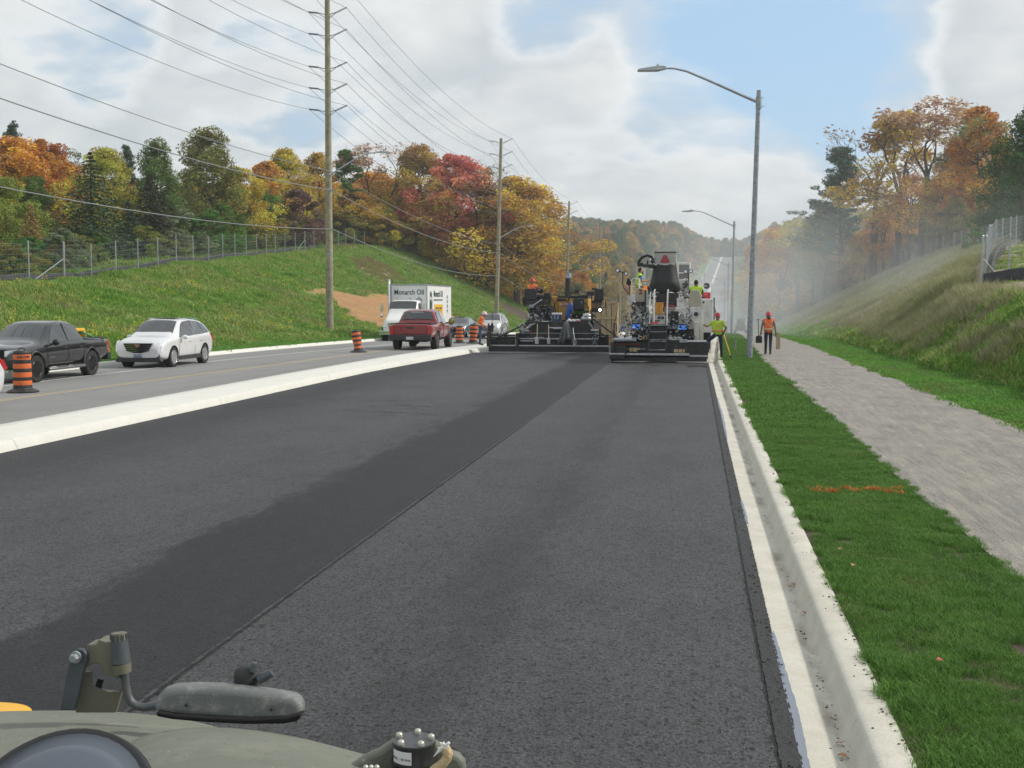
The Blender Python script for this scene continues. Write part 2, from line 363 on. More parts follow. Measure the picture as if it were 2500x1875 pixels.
def grassmat(name, lo, hi, dry, dryamt=.3, pn=.5, transl=.3):
    global nt
    m = bpy.data.materials.new(name); m.use_nodes = True; nt = m.node_tree; nt.nodes.clear()
    oi = N('ObjectInfo'); g = N('NewGeometry')
    n1 = NOISE(g.outputs['Position'], pn, 5, .6)
    c = MIX(RAMP(MATH('ADD', MATH('MULTIPLY', n1, .6), MATH('MULTIPLY', oi.outputs['Random'], .4)), [(.3, 0), (.7, 1.0)]), lo, hi)
    n2 = NOISE(VMAP(g.outputs['Position'], loc=(9, 4, 0)), pn*.6, 6, .65)
    c = MIX(RAMP(MATH('ADD', n2, MATH('MULTIPLY', MATH('SUBTRACT', g.outputs['Random Per Island'], .5), .35)), [(.62-dryamt*.5, 0), (.72-dryamt*.4, 1.0)]), c, dry)
    c = MIX(1.0, c, RAMP(g.outputs['Random Per Island'], [(0, .65), (1, 1.35)]), 'MULTIPLY')
    d = N('BsdfPrincipled'); LK(c, d.inputs['Base Color']); d.inputs['Roughness'].default_value = .55; d.inputs['Specular IOR Level'].default_value = .3
    t = N('BsdfTranslucent'); LK(c, t.inputs[0]); mx = N('MixShader'); mx.inputs[0].default_value = transl
    LK(d.outputs[0], mx.inputs[1]); LK(t.outputs[0], mx.inputs[2]); o = N('OutputMaterial'); LK(mx.outputs[0], o.inputs[0])
    MATS[name] = m; return m
m_galv = mat('galvanised_steel', (.42, .44, .46), .42, .85, var=.25, vs=9, bump=.1, bs=40)
m_galvd = mat('weathered_galvanised_steel', (.33, .36, .39), .55, .6, var=.35, vs=5)
m_wood = mat('weathered_pole_wood', (.30, .27, .19), .9, var=.3, vs=3, bump=.5, bs=30, dirt=((.16, .15, .09), .6, 1.2))
m_black = mat('black_steel', (.018, .019, .021), .45, .2, var=.4, vs=5, dirt=((.09, .085, .08), .35, 4))
m_blk2 = mat('satin_black_plastic', (.015, .015, .016), .35)
m_rub = mat('tyre_rubber', (.022, .021, .02), .85, var=.3, vs=20)
m_glass = mat('tinted_glass', (.012, .016, .018), .03, 0, .9, coat=1)
m_wire = mat('aluminium_conductor', (.16, .17, .18), .5, .6)
m_cable = mat('black_cable', (.03, .03, .03), .6)
m_chrome = mat('bright_chrome', (.75, .76, .78), .12, 1)
m_white = mat('white_paint', (.78, .78, .76), .35, dirt=((.42, .40, .36), .35, 3))
m_skin = mat('skin', (.42, .24, .17), .6); m_skin2 = mat('tanned_skin', (.28, .15, .10), .6)
# ================================================================== GROUND
def inpoly(X, Y, poly):
    r = np.zeros(X.shape, bool); n = len(poly)
    for i in range(n):
        x0, y0 = poly[i]; x1, y1 = poly[(i+1) % n]
        if y0 == y1: continue
        c = ((y0 > Y) != (y1 > Y)) & (X < (x1-x0)*(Y-y0)/(y1-y0)+x0); r ^= c
    return r
def pxpoly(pts): return [(h.x, h.y) for h in (hit(*q) for q in pts)]
BARE = pxpoly([(735, 700), (790, 706), (822, 712), (884, 722), (944, 722), (1040, 741), (1109, 768), (1135, 784), (1150, 795), (1100, 803), (1020, 806), (930, 805), (887, 793), (852, 764), (820, 748), (789, 728), (760, 715)])
DARK = pxpoly([(1209, 733), (1245, 746), (1292, 766), (1310, 785), (1283, 786), (1262, 777), (1242, 768), (1214, 748)])
REDW = pxpoly([(853, 632), (900, 628), (960, 660), (990, 690), (940, 692), (890, 672), (860, 650)])
REDW2 = pxpoly([(818, 590), (870, 588), (872, 606), (820, 606)])
def wob(X, Y): return X+(vnoise(X, Y, .9, 5)-.5)*1.2, Y+(vnoise(X, Y, 1.1, 6)-.5)*2.2
def cover(X, Y):
    wx, wy = wob(X, Y)
    bare = inpoly(wx, wy, BARE).astype(float); dark = inpoly(wx, wy, DARK).astype(float)
    dry = (inpoly(wx, wy, REDW) | inpoly(wx, wy, REDW2)).astype(float)
    dr = drift(Y); tx = 8.7+dr; cx_ = np.interp(Y, RCY, RCX)
    t = (X-tx)/np.maximum(cx_-tx, 2)
    n = vnoise(X, Y, 5, 9)*.6+vnoise(X, Y, 1.7, 8)*.4
    rd = sm((t-.06)/.12)*sm((n+(np.minimum(Y, 110)-62)/60)/.25)
    rd = np.where((X > tx), rd, 0)
    dry = np.maximum(dry, rd)
    ln = sm((vnoise(X, Y, 3.4, 21)-.84)/.12)*.35
    dry = np.maximum(dry, np.where(X < xkerb(Y)-4, ln, 0))
    tr = np.where((X > tx-.6) & (X < tx+2.2) & (Y < 62), sm((vnoise(X, Y, 1.3, 31)-.80)/.1), 0)
    dark = np.maximum(dark, tr)
    return bare, dry, dark
xs = np.concatenate([[-1500, -900, -600, -420, -300, -220], np.arange(-170, -60, 3.0), np.arange(-60, 60, .6), np.arange(60, 171, 3.0), [220, 300, 420, 600, 900, 1500]])
ys = np.concatenate([[-100, -60, -30], np.arange(-15, 130, .8), np.arange(130, 260, 1.5), np.arange(260, 480, 5), np.arange(480, 1300, 15), [1350, 1450, 1600, 1900, 2400, 3200, 4000]])
GX, GY = np.meshgrid(xs, ys)
def gridmesh(name, X, Y, Z, mats, smooth=True, cov=None):
    ny, nx = X.shape
    v = np.stack([X, Y, Z], -1).reshape(-1, 3)
    i = np.arange(ny*nx).reshape(ny, nx)
    f = np.stack([i[:-1, :-1], i[:-1, 1:], i[1:, 1:], i[1:, :-1]], -1).reshape(-1, 4)
    me = bpy.data.meshes.new(name)
    me.vertices.add(len(v)); me.vertices.foreach_set('co', v.ravel())
    me.loops.add(f.size); me.loops.foreach_set('vertex_index', f.ravel().astype(np.int32))
    me.polygons.add(len(f)); me.polygons.foreach_set('loop_start', np.arange(0, f.size, 4, dtype=np.int32))
    me.polygons.foreach_set('use_smooth', np.full(len(f), smooth))
    me.materials.append(mats); me.update(calc_edges=True); me.validate()
    if cov is not None:
        a = me.attributes.new('cover', 'FLOAT_COLOR', 'POINT')
        c = np.stack([cov[0], cov[1], cov[2], np.ones_like(cov[0])], -1).reshape(-1).astype(np.float32)
        a.data.foreach_set('color', c)
    o = bpy.data.objects.new(name, me); COL.objects.link(o); return o
struct(gridmesh('ground', GX, GY, TZ(GX, GY), m_ground, cov=cover(GX, GY)))
def strip(name, xa, xb, ys, dz, m, nx=2, crown=None):
    ys = np.asarray(ys, float); a = xa(ys) if callable(xa) else np.full_like(ys, xa); b = xb(ys) if callable(xb) else np.full_like(ys, xb)
    u = np.linspace(0, 1, nx)
    X = a[:, None]*(1-u)+b[:, None]*u; Y = np.repeat(ys[:, None], nx, 1)
    Z = roadz(Y)+(dz(X, Y) if callable(dz) else dz)
    return struct(gridmesh(name, X, Y, Z, m))
YL = np.concatenate([np.arange(-30, 120, 2.0), np.arange(120, 500, 5), np.arange(500, 1300, 15)])
RE = lambda Y: .60+drift(Y)
strip('road', xkerb, xmedL, YL, 0.0, m_old, 6)
strip('road', xmedR, RE, YL, -.06, m_old, 6)
yf = np.concatenate([np.arange(-30, 46, 1.0), [46.2]])
rut = lambda X, Y: (vnoise(X, Y*.3, .8, 4)-.5)*.006
strip('fresh_asphalt_lane', -3.27, .485, np.minimum(yf, 45.9), rut, m_asph, 24)
strip('fresh_asphalt_lane', lambda Y: xmedR(Y)-.02, -3.275, np.arange(-30, 54.6, 1.0), rut, m_asph, 40)
# ragged outer edge of the new mat and the lane joint
def ribbon(name, x0, x1, y0, y1, dy, z0, z1, m, jit=.01, jz=.003, nx=3, seed=1):
    r = np.random.default_rng(seed); ys = np.arange(y0, y1, dy); u = np.linspace(0, 1, nx)
    X = x0+(x1-x0)*u[None, :]+(r.random((len(ys), nx))-.5)*2*jit; Y = np.repeat(ys[:, None], nx, 1)+0*X
    Z = z0+(z1-z0)*u[None, :]+(r.random((len(ys), nx))-.5)*2*jz+roadz(Y)
    return gridmesh(name, X, Y, Z, m, smooth=False)
struct(ribbon('asphalt_edge', .47, .585, 4.5, 45.9, .035, .007, .004, m_lip, .004, .003, 5, 2))
struct(ribbon('asphalt_edge', .452, .476, 4.5, 45.9, .05, .003, .001, mat('dark_asphalt_line', (.012, .012, .013), .9), .008, .001, 2, 5))  # near-black asphalt line of the edge joint, shared with lane joint and drag marks
struct(ribbon('paving_joint', -3.30, -3.245, 4.5, 46.5, .05, .007, .007, m_asph, .008, .003, 3, 3))
struct(ribbon('paving_joint', -3.245, -3.225, 4.5, 46.5, .05, .004, .004, MATS['dark_asphalt_line'], .006, .001, 2, 6))
# drag marks torn in the hot mat
b_ = MB(); r = random.Random(5)
for i in range(64):
    px = r.choice([r.uniform(620, 900), r.uniform(850, 1150), r.uniform(860, 1080)]); py = 975+(px-620)*.06+r.uniform(-22, 30)
    if i > 46: px, py = r.uniform(1150, 1600), r.uniform(925, 960)
    q = onh(px, py); L = r.uniform(.25, 1.1); w_ = r.uniform(.004, .013); a = r.uniform(-.35, .12)
    if i > 46: L *= .5; w_ *= .5; a += .2
    d = Vector((math.cos(a), math.sin(a), 0)); n_ = Vector((-d.y, d.x, 0)); k = 6; vs = []
    for j in range(k+1):
        c = q+d*L*(j/k-.5)+n_*math.sin(j*1.3+i)*w_*.9; hw = w_*math.sin(PI*(j+.15)/(k+.3))*r.uniform(.4, 1)
        vs += [(c.x+n_.x*hw, c.y+n_.y*hw*2.2, .0075), (c.x-n_.x*hw, c.y-n_.y*hw*2.2, .0075)]
    b_.add(vs, [(2*j, 2*j+1, 2*j+3, 2*j+2) for j in range(k)])
o = b_.build('drag_marks', MATS['dark_asphalt_line']); tag(o, 'short dark drag marks torn in the fresh asphalt', kind='stuff')
# loose crumbs of asphalt
b_ = MB()
for i in range(900):
    if i < 420: X, Y = .53+r.gauss(0, .05), 4.5+r.random()**1.5*30
    elif i < 640: X, Y = r.uniform(.62, 1.05), 4.5+r.random()**1.5*34
    else: X, Y = r.uniform(-9, .4), 5+r.random()**1.6*26
    s_ = r.uniform(.003, .008)*(1.0 if i < 640 else .8); z = .012 if X < .6 else (-.02 if X < .86 else .13)
    if X > .84 and X < .96: continue
    b_.sph((X, Y, z+roadz(Y)), (s_*1.3, s_, s_*.7), 5, 3)
tag(b_.build('asphalt_crumbs', m_lip), 'scattered black asphalt crumbs along the new mat edge', kind='stuff')
# silt, grit and leaf crumbs along the flow line and kerb back
for nm, mm_, n_, fx in (('gutter_debris', mat('dry_silt_crumbs', (.24, .19, .13), .95, var=.5, vs=30), 700, 0), ('soil_crumbs', mat('dark_soil_crumbs', (.10, .075, .05), .95, var=.5, vs=30), 420, 1)):
    b_ = MB()
    for i in range(n_):
        Y = 4.6+r.random()**1.4*34; c_ = math.sin(Y*2.1)+math.sin(Y*.83+1)
        if r.random() > .35+.3*c_: continue
        if fx == 0: X = .85-abs(r.gauss(0, .05)); z = -.026
        else: X = 1.10-abs(r.gauss(0, .035)); z = .131
        s_ = r.uniform(.002, .007)*(1+.8*fx*r.random()); b_.sph((X, Y, z+s_*.3), (s_*1.4, s_*1.2, s_*.6), 5, 3)
    tag(b_.build(nm, mm_), ('tan silt crumbs lying in the right gutter' if fx == 0 else 'dark soil crumbs spilt on the kerb top'), kind='stuff')
# wet bluish film on the gutter next to the mat
m_wet = mat('wet_tack_film', (.17, .19, .23), .25, spec=.6)
for (ya, yb, wd) in ((5.0, 8.4, .03), (12.5, 14.0, .012), (20.5, 29, .035)):
    ys_ = np.arange(ya, yb, .06); rr = np.random.default_rng(int(ya*10))
    wv = wd*np.sin(PI*np.clip((ys_-ya+.3)/(yb-ya+.4), 0, 1))*(.6+.5*vnoise(ys_*0, ys_, .5, 3))
    X = np.stack([np.full_like(ys_, .575), .60+wv+(rr.random(len(ys_))-.5)*.008], 1); Y = np.repeat(ys_[:, None], 2, 1)
    struct(gridmesh('wet_film', X, Y, 0*X+.0042-(X-.58)*.14, m_wet, False))
# painted lines on the old road
m_lw = mat('worn_white_line_paint', (.62, .62, .60), .8, var=.25, vs=8); m_ly = mat('worn_yellow_line_paint', (.44, .36, .22), .8, var=.3, vs=6)
XW = lambda Y: np.interp(Y, [0, 45, 58, 80, 110], [-19.5, -19.1, -18.0, -17.0, -16.0])
XY_ = lambda Y: np.interp(Y, [0, 26, 39, 50, 80, 110], [-16.75, -16.6, -15.9, -15.45, -14.8, -14.2])
yl = np.arange(-10, 110, 1.5)
strip('lane_line', lambda Y: XW(Y)-.06, lambda Y: XW(Y)+.06, yl, .004, m_lw)
strip('centre_line', lambda Y: XY_(Y)-.05, lambda Y: XY_(Y)+.05, yl, .004, m_ly)
strip('centre_line', lambda Y: XY_(Y)+.16, lambda Y: XY_(Y)+.26, yl, .004, m_ly)
# median: cast slabs with open joints
def median(ya, yb, inset=.006):
    ys = np.linspace(ya+inset, yb-inset, max(2, int((yb-ya)/1.5)+1)); vs = []
    for Y in ys:
        l, r_ = float(xmedL(Y)), float(xmedR(Y)); z = float(roadz(Y))
        vs += [(x, Y, z+h) for x, h in ((l, -.1), (l, .0), (l+.03, .11), (l+.06, .135), (l+.5, .155), (r_-.20, .165), (r_-.14, .16), (r_-.09, .145), (r_, -.02), (r_, -.1))]
    n = 10; m = len(ys); m_ = MB()
    m_.add(vs, [(i*n+k, i*n+k+1, (i+1)*n+k+1, (i+1)*n+k) for i in range(m-1) for k in range(n-1)]+[tuple(range(n)), tuple(reversed(range((m-1)*n, m*n)))])
    return m_
med = struct(empty('median'))
med_y = [-24+8.2*i for i in range(16)]
for a, b2 in zip(med_y[:-1], med_y[1:]):
    median(a, b2).build('slab', m_conc, med, smooth=True)
median(med_y[-1], 300).build('slab', m_conc, med, smooth=True); median(300, 1100).build('slab', m_conc, med, smooth=True)
# kerb with gutter, right
def extr(name, prof, off, ys, m, smooth=True):
    vs = []; n = len(prof)
    for Y in ys:
        o_ = float(off(Y)); z = float(roadz(Y)); jj = (vnoise(0, Y, 5.3, 2)-.5)*.003
        vs += [(x+o_+jj, Y, z+h) for x, h in prof]
    m_ = MB(); m_.add(vs, [(i*n+k, i*n+k+1, (i+1)*n+k+1, (i+1)*n+k) for i in range(len(ys)-1) for k in range(n-1)])
    return struct(m_.build(name, m, smooth=smooth))
extr('kerb', [(.40, -.06), (.56, .0), (.60, -.001), (.84, -.028), (.866, -.03), (.872, -.022), (.905, .09), (.914, .108), (.934, .121), (.96, .127), (1.09, .130), (1.105, .122), (1.108, -.1)], drift,
     list(np.arange(2, 60, .5))+list(np.arange(60, 1150, 6)), m_kerb)
extr('kerb', [(.06, -.05), (.02, .05), (-.02, .13), (-.06, .15), (-.2, .155), (-.22, .1), (-.22, -.1)], xkerb, list(np.arange(-30, 120, 2.0))+list(np.arange(120, 1150, 10)), m_conc)
# path
PL = lambda Y: 2.63+drift(Y)+(vnoise(0, Y, 1.3, 7)-.5)*.06
PR = lambda Y: 5.80+drift(Y)-.35*sm((np.asarray(Y)-55)/30)+(vnoise(3, Y, 1.3, 8)-.5)*.06
struct(gridmesh('path', *(lambda ys, u: (PL(ys)[:, None]*(1-u)+PR(ys)[:, None]*u, np.repeat(ys[:, None], len(u), 1), roadz(ys)[:, None]+.135+.02*np.sin(PI*u)+0*ys[:, None]))(np.concatenate([np.arange(-5, 120, 1.0), np.arange(120, 500, 8)]), np.linspace(0, 1, 8)), m_path))
m_soil = mat('topsoil', (.07, .05, .032), .95, var=.4, vs=8, bump=.8, bs=40)
struct(gridmesh('sod_bed', *(lambda ys, u: (1.10+drift(ys)[:, None]*(1-u*.0)+(PL(ys)[:, None]-1.10-drift(ys)[:, None])*u, np.repeat(ys[:, None], len(u), 1), roadz(ys)[:, None]+.112+.01*np.sin(PI*u)+0*ys[:, None]))(np.arange(-5, 500, 1.0), np.linspace(0, 1, 4)), m_soil))
# ------------------------------------------------------------------ grass
def hidden_col(name):
    return bpy.data.collections.new(name)
def tuft(name, n, rad, h0, h1, w_, lean, m, coll, seed=0, segs=2, wob=.3):
    r = np.random.default_rng(seed); V = []; Fc = []
    for i in range(n):
        a = r.random()*2*PI; q = rad*math.sqrt(r.random()); x, y = q*math.cos(a), q*math.sin(a)
        h = h0+(h1-h0)*r.random(); d = r.random()*2*PI; l = lean*h*(.3+r.random()); wx, wy = math.cos(d+PI/2)*w_/2, math.sin(d+PI/2)*w_/2
        o = len(V); pts = []
        for s_ in range(segs):
            t = s_/segs; k = l*t*t; ww = 1-.35*t
            V += [(x+math.cos(d)*k-wx*ww, y+math.sin(d)*k-wy*ww, h*t), (x+math.cos(d)*k+wx*ww, y+math.sin(d)*k+wy*ww, h*t)]
        V.append((x+math.cos(d)*l, y+math.sin(d)*l, h*(1-.25*lean)))
        for s_ in range(segs-1): Fc.append((o+2*s_, o+2*s_+1, o+2*s_+3, o+2*s_+2))
        Fc.append((o+2*segs-2, o+2*segs-1, o+2*segs))
    me = bpy.data.meshes.new(name); me.from_pydata(V, [], Fc); me.materials.append(m)
    ob = bpy.data.objects.new(name, me); coll.objects.link(ob); return ob
def scatter(name, P_, scl, coll, label, seed=0, tilt=.12, kind='stuff', rz=None):
    n = len(P_); r = np.random.default_rng(seed)
    me = bpy.data.meshes.new(name); me.vertices.add(n); me.vertices.foreach_set('co', np.asarray(P_, np.float32).ravel())
    a = me.attributes.new('rot', 'FLOAT_VECTOR', 'POINT'); rot = np.stack([(r.random(n)-.5)*2*tilt, (r.random(n)-.5)*2*tilt, r.random(n)*2*PI if rz is None else rz], -1)
    a.data.foreach_set('vector', rot.astype(np.float32).ravel())
    a = me.attributes.new('scl', 'FLOAT', 'POINT'); a.data.foreach_set('value', np.asarray(scl, np.float32)*np.ones(n, np.float32))
    a = me.attributes.new('idx', 'INT', 'POINT'); a.data.foreach_set('value', r.integers(0, len(coll.objects), n).astype(np.int32))
    ob = bpy.data.objects.new(name, me); COL.objects.link(ob)
    g = bpy.data.node_groups.new(name, 'GeometryNodeTree')
    g.interface.new_socket('Geometry', in_out='INPUT', socket_type='NodeSocketGeometry'); g.interface.new_socket('Geometry', in_out='OUTPUT', socket_type='NodeSocketGeometry')
    nn = g.nodes.new; gi = nn('NodeGroupInput'); go = nn('NodeGroupOutput'); ip = nn('GeometryNodeInstanceOnPoints'); ci = nn('GeometryNodeCollectionInfo')
    ci.inputs['Collection'].default_value = coll; ci.inputs['Separate Children'].default_value = True; ci.inputs['Reset Children'].default_value = True
    def attr(nm, t):
        k = nn('GeometryNodeInputNamedAttribute'); k.data_type = t; k.inputs['Name'].default_value = nm; return k.outputs['Attribute']
    L = g.links.new; L(gi.outputs[0], ip.inputs['Points']); L(ci.outputs[0], ip.inputs['Instance']); ip.inputs['Pick Instance'].default_value = True
    L(attr('idx', 'INT'), ip.inputs['Instance Index']); L(attr('rot', 'FLOAT_VECTOR'), ip.inputs['Rotation']); L(attr('scl', 'FLOAT'), ip.inputs['Scale'])
    L(ip.outputs[0], go.inputs[0]); md = ob.modifiers.new('scatter', 'NODES'); md.node_group = g
    tag(ob, label, kind=kind); return ob
m_sod = grassmat('lawn_blades', (.07, .17, .02), (.13, .28, .04), (.17, .22, .06), -.12, 1.5)
m_verge = grassmat('verge_blades', (.10, .27, .03), (.17, .38, .05), (.16, .19, .05), .1, .8)
m_weedg = grassmat('weed_blades', (.12, .27, .03), (.25, .44, .06), (.38, .38, .14), .2, .45)
m_weedd = grassmat('dry_weed_blades', (.38, .33, .22), (.52, .45, .32), (.26, .28, .11), .36, .4)
m_redw = grassmat('russet_weed_blades', (.28, .17, .10), (.36, .25, .13), (.24, .26, .09), .5, .5)
c_sod = hidden_col('sod_tufts')
for i in range(4): tuft('sod_tuft', 230, .17, .035, .085, .0042, .8, m_sod, c_sod, 20+i)
c_sod2 = hidden_col('sod_tufts_coarse')
for i in range(3): tuft('sod_tuft', 150, .28, .045, .09, .010, .7, m_sod, c_sod2, 30+i)
c_ver = hidden_col('verge_tufts')
for i in range(3): tuft('verge_tuft', 130, .4, .05, .11, .016, .7, m_verge, c_ver, 40+i)
c_wg = hidden_col('weed_tufts')
for i in range(4): tuft('weed_tuft', 70, .42, .12, .42, .03, .7, m_weedg, c_wg, 50+i)
c_wd = hidden_col('dry_tufts')
for i in range(4): tuft('dry_tuft', 60, .40, .2, .75, .018, .55, m_weedd, c_wd, 60+i)
c_wr = hidden_col('russet_tufts')
for i in range(3): tuft('russet_tuft', 60, .40, .2, .7, .02, .5, m_redw, c_wr, 70+i)
def pts_in(n, x0, x1, y0, y1, seed, p=1.0):
    r = np.random.default_rng(seed); u = r.random(n); y = y0+(y1-y0)*r.random(n)**p
    a = x0(y) if callable(x0) else x0; b = x1(y) if callable(x1) else x1
    return a+(b-a)*u, y
RX = lambda Y: 1.135+drift(Y)
X, Y = pts_in(2100, lambda y: RX(y)+.14, lambda y: PL(y)-.12, 4.6, 22, 1, 1.0)
Xe, Ye = pts_in(330, lambda y: RX(y)+.06, lambda y: RX(y)+.12, 4.6, 24, 2); Xf, Yf = pts_in(300, lambda y: PL(y)-.12, lambda y: PL(y)-.03, 4.6, 24, 3)
X = np.concatenate([X, Xe, Xf]); Y = np.concatenate([Y, Ye, Yf])
scatter('lawn_grass', np.stack([X, Y, roadz(Y)+.117], -1), .6+.4*vnoise(X, Y, .5, 2), c_sod, 'short dense green sod between kerb and path', 1)
X, Y = pts_in(2600, lambda y: RX(y)+.1, lambda y: PL(y)-.1, 21, 130, 4, 1.5)
scatter('lawn_grass', np.stack([X, Y, roadz(Y)+.115], -1), .8+.4*vnoise(X, Y, .7, 2), c_sod2, 'farther short green sod strip beside the path', 2)
X, Y = pts_in(5200, lambda y: PR(y)+.12, lambda y: 9.0+drift(y), 14, 170, 5, 1.5)
scatter('verge_grass', np.stack([X, Y, TZ(X, Y)], -1), .7+.6*vnoise(X, Y, .9, 2), c_ver, 'bright mown verge at the foot of the right bank', 3)
X, Y = pts_in(4200, lambda y: xkerb(y)-3.4, lambda y: xkerb(y)-.4, 18, 210, 6, 1.3)
scatter('verge_grass', np.stack([X, Y, TZ(X, Y)], -1), .8+.6*vnoise(X, Y, .9, 2), c_ver, 'bright mown verge behind the left kerb', 4)
# banks
X1, Y1 = pts_in(26000, lambda y: np.interp(y, LCY, LCX)-6, lambda y: xkerb(y)-2.9, 22, 225, 7, 1.35)
X2, Y2 = pts_in(26000, lambda y: 8.6+drift(y), lambda y: np.interp(y, RCY, RCX)+np.where(y < 110, -.9, 5), 16, 330, 8, 1.5)
X = np.concatenate([X1, X2]); Y = np.concatenate([Y1, Y2]); Z = TZ(X, Y); ba, dry, dk = cover(X, Y)
rr = np.random.default_rng(9).random(len(X)); keep = (ba < .5) & (dk < .5)
left = X < 0
g_ = keep & (rr > dry*.93)
X3 = np.concatenate([X[g_]]); scatter('bank_grass', np.stack([X[g_], Y[g_], Z[g_]], -1), (.55+.9*vnoise(X[g_], Y[g_], 1.8, 12)), c_wg, 'rough green grass and weeds growing on both banks', 5, .25)
d_ = keep & (rr <= dry*.93) & ~left
scatter('dry_weeds', np.stack([X[d_], Y[d_], Z[d_]], -1), (.6+.8*vnoise(X[d_], Y[d_], 2.2, 13)), c_wd, 'tall dry buff weeds covering the right bank', 6, .3)
d_ = keep & (rr <= dry*.93) & left
scatter('russet_weeds', np.stack([X[d_], Y[d_], Z[d_]], -1), (.6+.5*vnoise(X[d_], Y[d_], 2.2, 13)), c_wr, 'russet dead weeds in patches on the left bank', 7, .3)
X, Y = pts_in(2600, lambda y: np.interp(y, RCY, RCX)+.5, lambda y: np.interp(y, RCY, RCX)+14, 50, 112, 18)
scatter('bank_grass', np.stack([X, Y, TZ(X, Y)], -1), .35+.4*vnoise(X, Y, 1.8, 12), c_wg, 'short green grass behind the right fence', 19, .25)
m_flow = mat('yellow_flower', (.75, .62, .04), .6); c_fl = hidden_col('flower_heads'); fb = MB()
for i in range(7): fb.sph((random.uniform(-.25, .25), random.uniform(-.25, .25), random.uniform(.3, .5)), .03, 5, 3)
fo = fb.build('flower_head', m_flow); COL.objects.unlink(fo); c_fl.objects.link(fo)
X, Y = pts_in(900, -38, -25.5, 40, 150, 14, 1.2); k = vnoise(X, Y, 4, 17) > .62; X, Y = X[k], Y[k]
scatter('yellow_flowers', np.stack([X, Y, TZ(X, Y)], -1), .6+.5*vnoise(X, Y, 1, 3), c_fl, 'small yellow flowers dotted over the left bank', 8)
# orange survey paint sprayed on the blades
m_opt = mat('orange_marking_paint', (.62, .19, .03), .7); c_op = hidden_col('painted_tufts')
tuft('painted_tuft', 46, .055, .05, .088, .005, .5, m_opt, c_op, 3)
P_ = [];
for i in range(30):
    u = i/29; q = onh(1985+u*215, 1196+math.sin(u*9)*3, .15); 
    if .28 < u < .36 or (.5 < u < .6): continue
    P_.append((q.x+random.uniform(-.02, .02), q.y+random.gauss(0, .09), .125))
scatter('paint_mark', P_, 1.0, c_op, 'orange survey paint sprayed across the sod', 9)
# fallen leaves
m_dl = mat('dead_leaf', (.42, .22, .10), .7, var=.3, vs=30); m_dl2 = mat('red_leaf', (.40, .09, .05), .7, var=.3, vs=30)
for (px, py, h, s_, m, lb) in ((2084, 1384, .19, .055, m_dl, 'curled tan leaf lying on the sod near the kerb'), (2052, 1342, .19, .045, m_dl, 'small buff leaf on the sod, just above the curled tan one'), (2294, 1616, .19, .05, m_dl2, 'dark red leaf lying deep in the nearest sod'),
     (1940, 1430, -.02, .06, m_dl, 'pale dead leaf in the gutter by the kerb face'), (1968, 1500, -.02, .07, m_dl2, 'crumpled red leaves in the gutter against the kerb'), (2057, 1850, -.02, .05, m_dl, 'yellow leaf scrap in the gutter at the bottom edge'), (2270, 958, .17, .12, m_dl, 'light flat leaf at the far edge of the path'), (2048, 1818, -.02, .035, m_dl2, 'tiny dark leaf scrap near the gutter bottom')):
    q = onh(px, py, h); mb = MB(); ang = random.random()*6; vs = []; 
    for i in range(9):
        t = i/8; ww = math.sin(PI*t)**.7*.42
        for sgn in (-1, 0, 1): vs.append(((t-.5)*s_, sgn*ww*s_, (abs(sgn)*.12+.18*math.sin(PI*t)+.05*random.random())*s_))
    mb.add(vs, [(i*3+k, i*3+k+1, i*3+k+4, i*3+k+3) for i in range(8) for k in (0, 1)])
    lo = mb.build('fallen_leaf', m, smooth='all'); lo.location = (q.x, q.y, q.z+.005); lo.rotation_euler = (random.uniform(-.3, .3), random.uniform(-.3, .3), ang); tag(lo, lb, 'leaf', 'fallen leaves')
# ================================================================== TREES
def npmesh(name, V, Q, m, attr=None, T3=None):
    me = bpy.data.meshes.new(name); V = np.asarray(V, np.float32); Q = np.asarray(Q, np.int32)
    me.vertices.add(len(V)); me.vertices.foreach_set('co', V.ravel())
    me.loops.add(Q.size); me.loops.foreach_set('vertex_index', Q.ravel()); k = Q.shape[1]
    me.polygons.add(len(Q)); me.polygons.foreach_set('loop_start', np.arange(0, Q.size, k, dtype=np.int32))
    me.materials.append(m); me.update(calc_edges=True)
    if attr is not None:
        a = me.attributes.new('clump', 'FLOAT', 'POINT'); a.data.foreach_set('value', np.asarray(attr, np.float32))
    return me
def leaves(name, C, Rd, n_per, size, m, seed, flat=.7, asp=.62, droop=0, outward=.4, cen=None):
    r = np.random.default_rng(seed); k = len(C); tot = k*n_per
    c = np.repeat(C, n_per, 0); rd = np.repeat(Rd, n_per, 0)
    d = r.normal(size=(tot, 3)); d /= np.linalg.norm(d, axis=1)[:, None]
    rad = rd*(.45+.6*r.random(tot)**.6); p = c+d*rad[:, None]*np.array([1, 1, flat])
    nrm = r.normal(size=(tot, 3))*.8+d*outward+np.array([0, 0, .5]); nrm /= np.linalg.norm(nrm, axis=1)[:, None]
    a = np.cross(nrm, r.normal(size=(tot, 3))); a /= np.linalg.norm(a, axis=1)[:, None]; b = np.cross(nrm, a)
    s_ = size*(.6+.8*r.random(tot)); a = a*(s_/2)[:, None]; b = b*(s_*asp/2)[:, None]
    V = np.stack([p-a, p+b*1.0, p+a, p-b], 1).reshape(-1, 3)
    Q = np.arange(tot*4).reshape(-1, 4); cl = np.repeat(r.random(k), n_per*4)
    return npmesh(name, V, Q, m, cl)
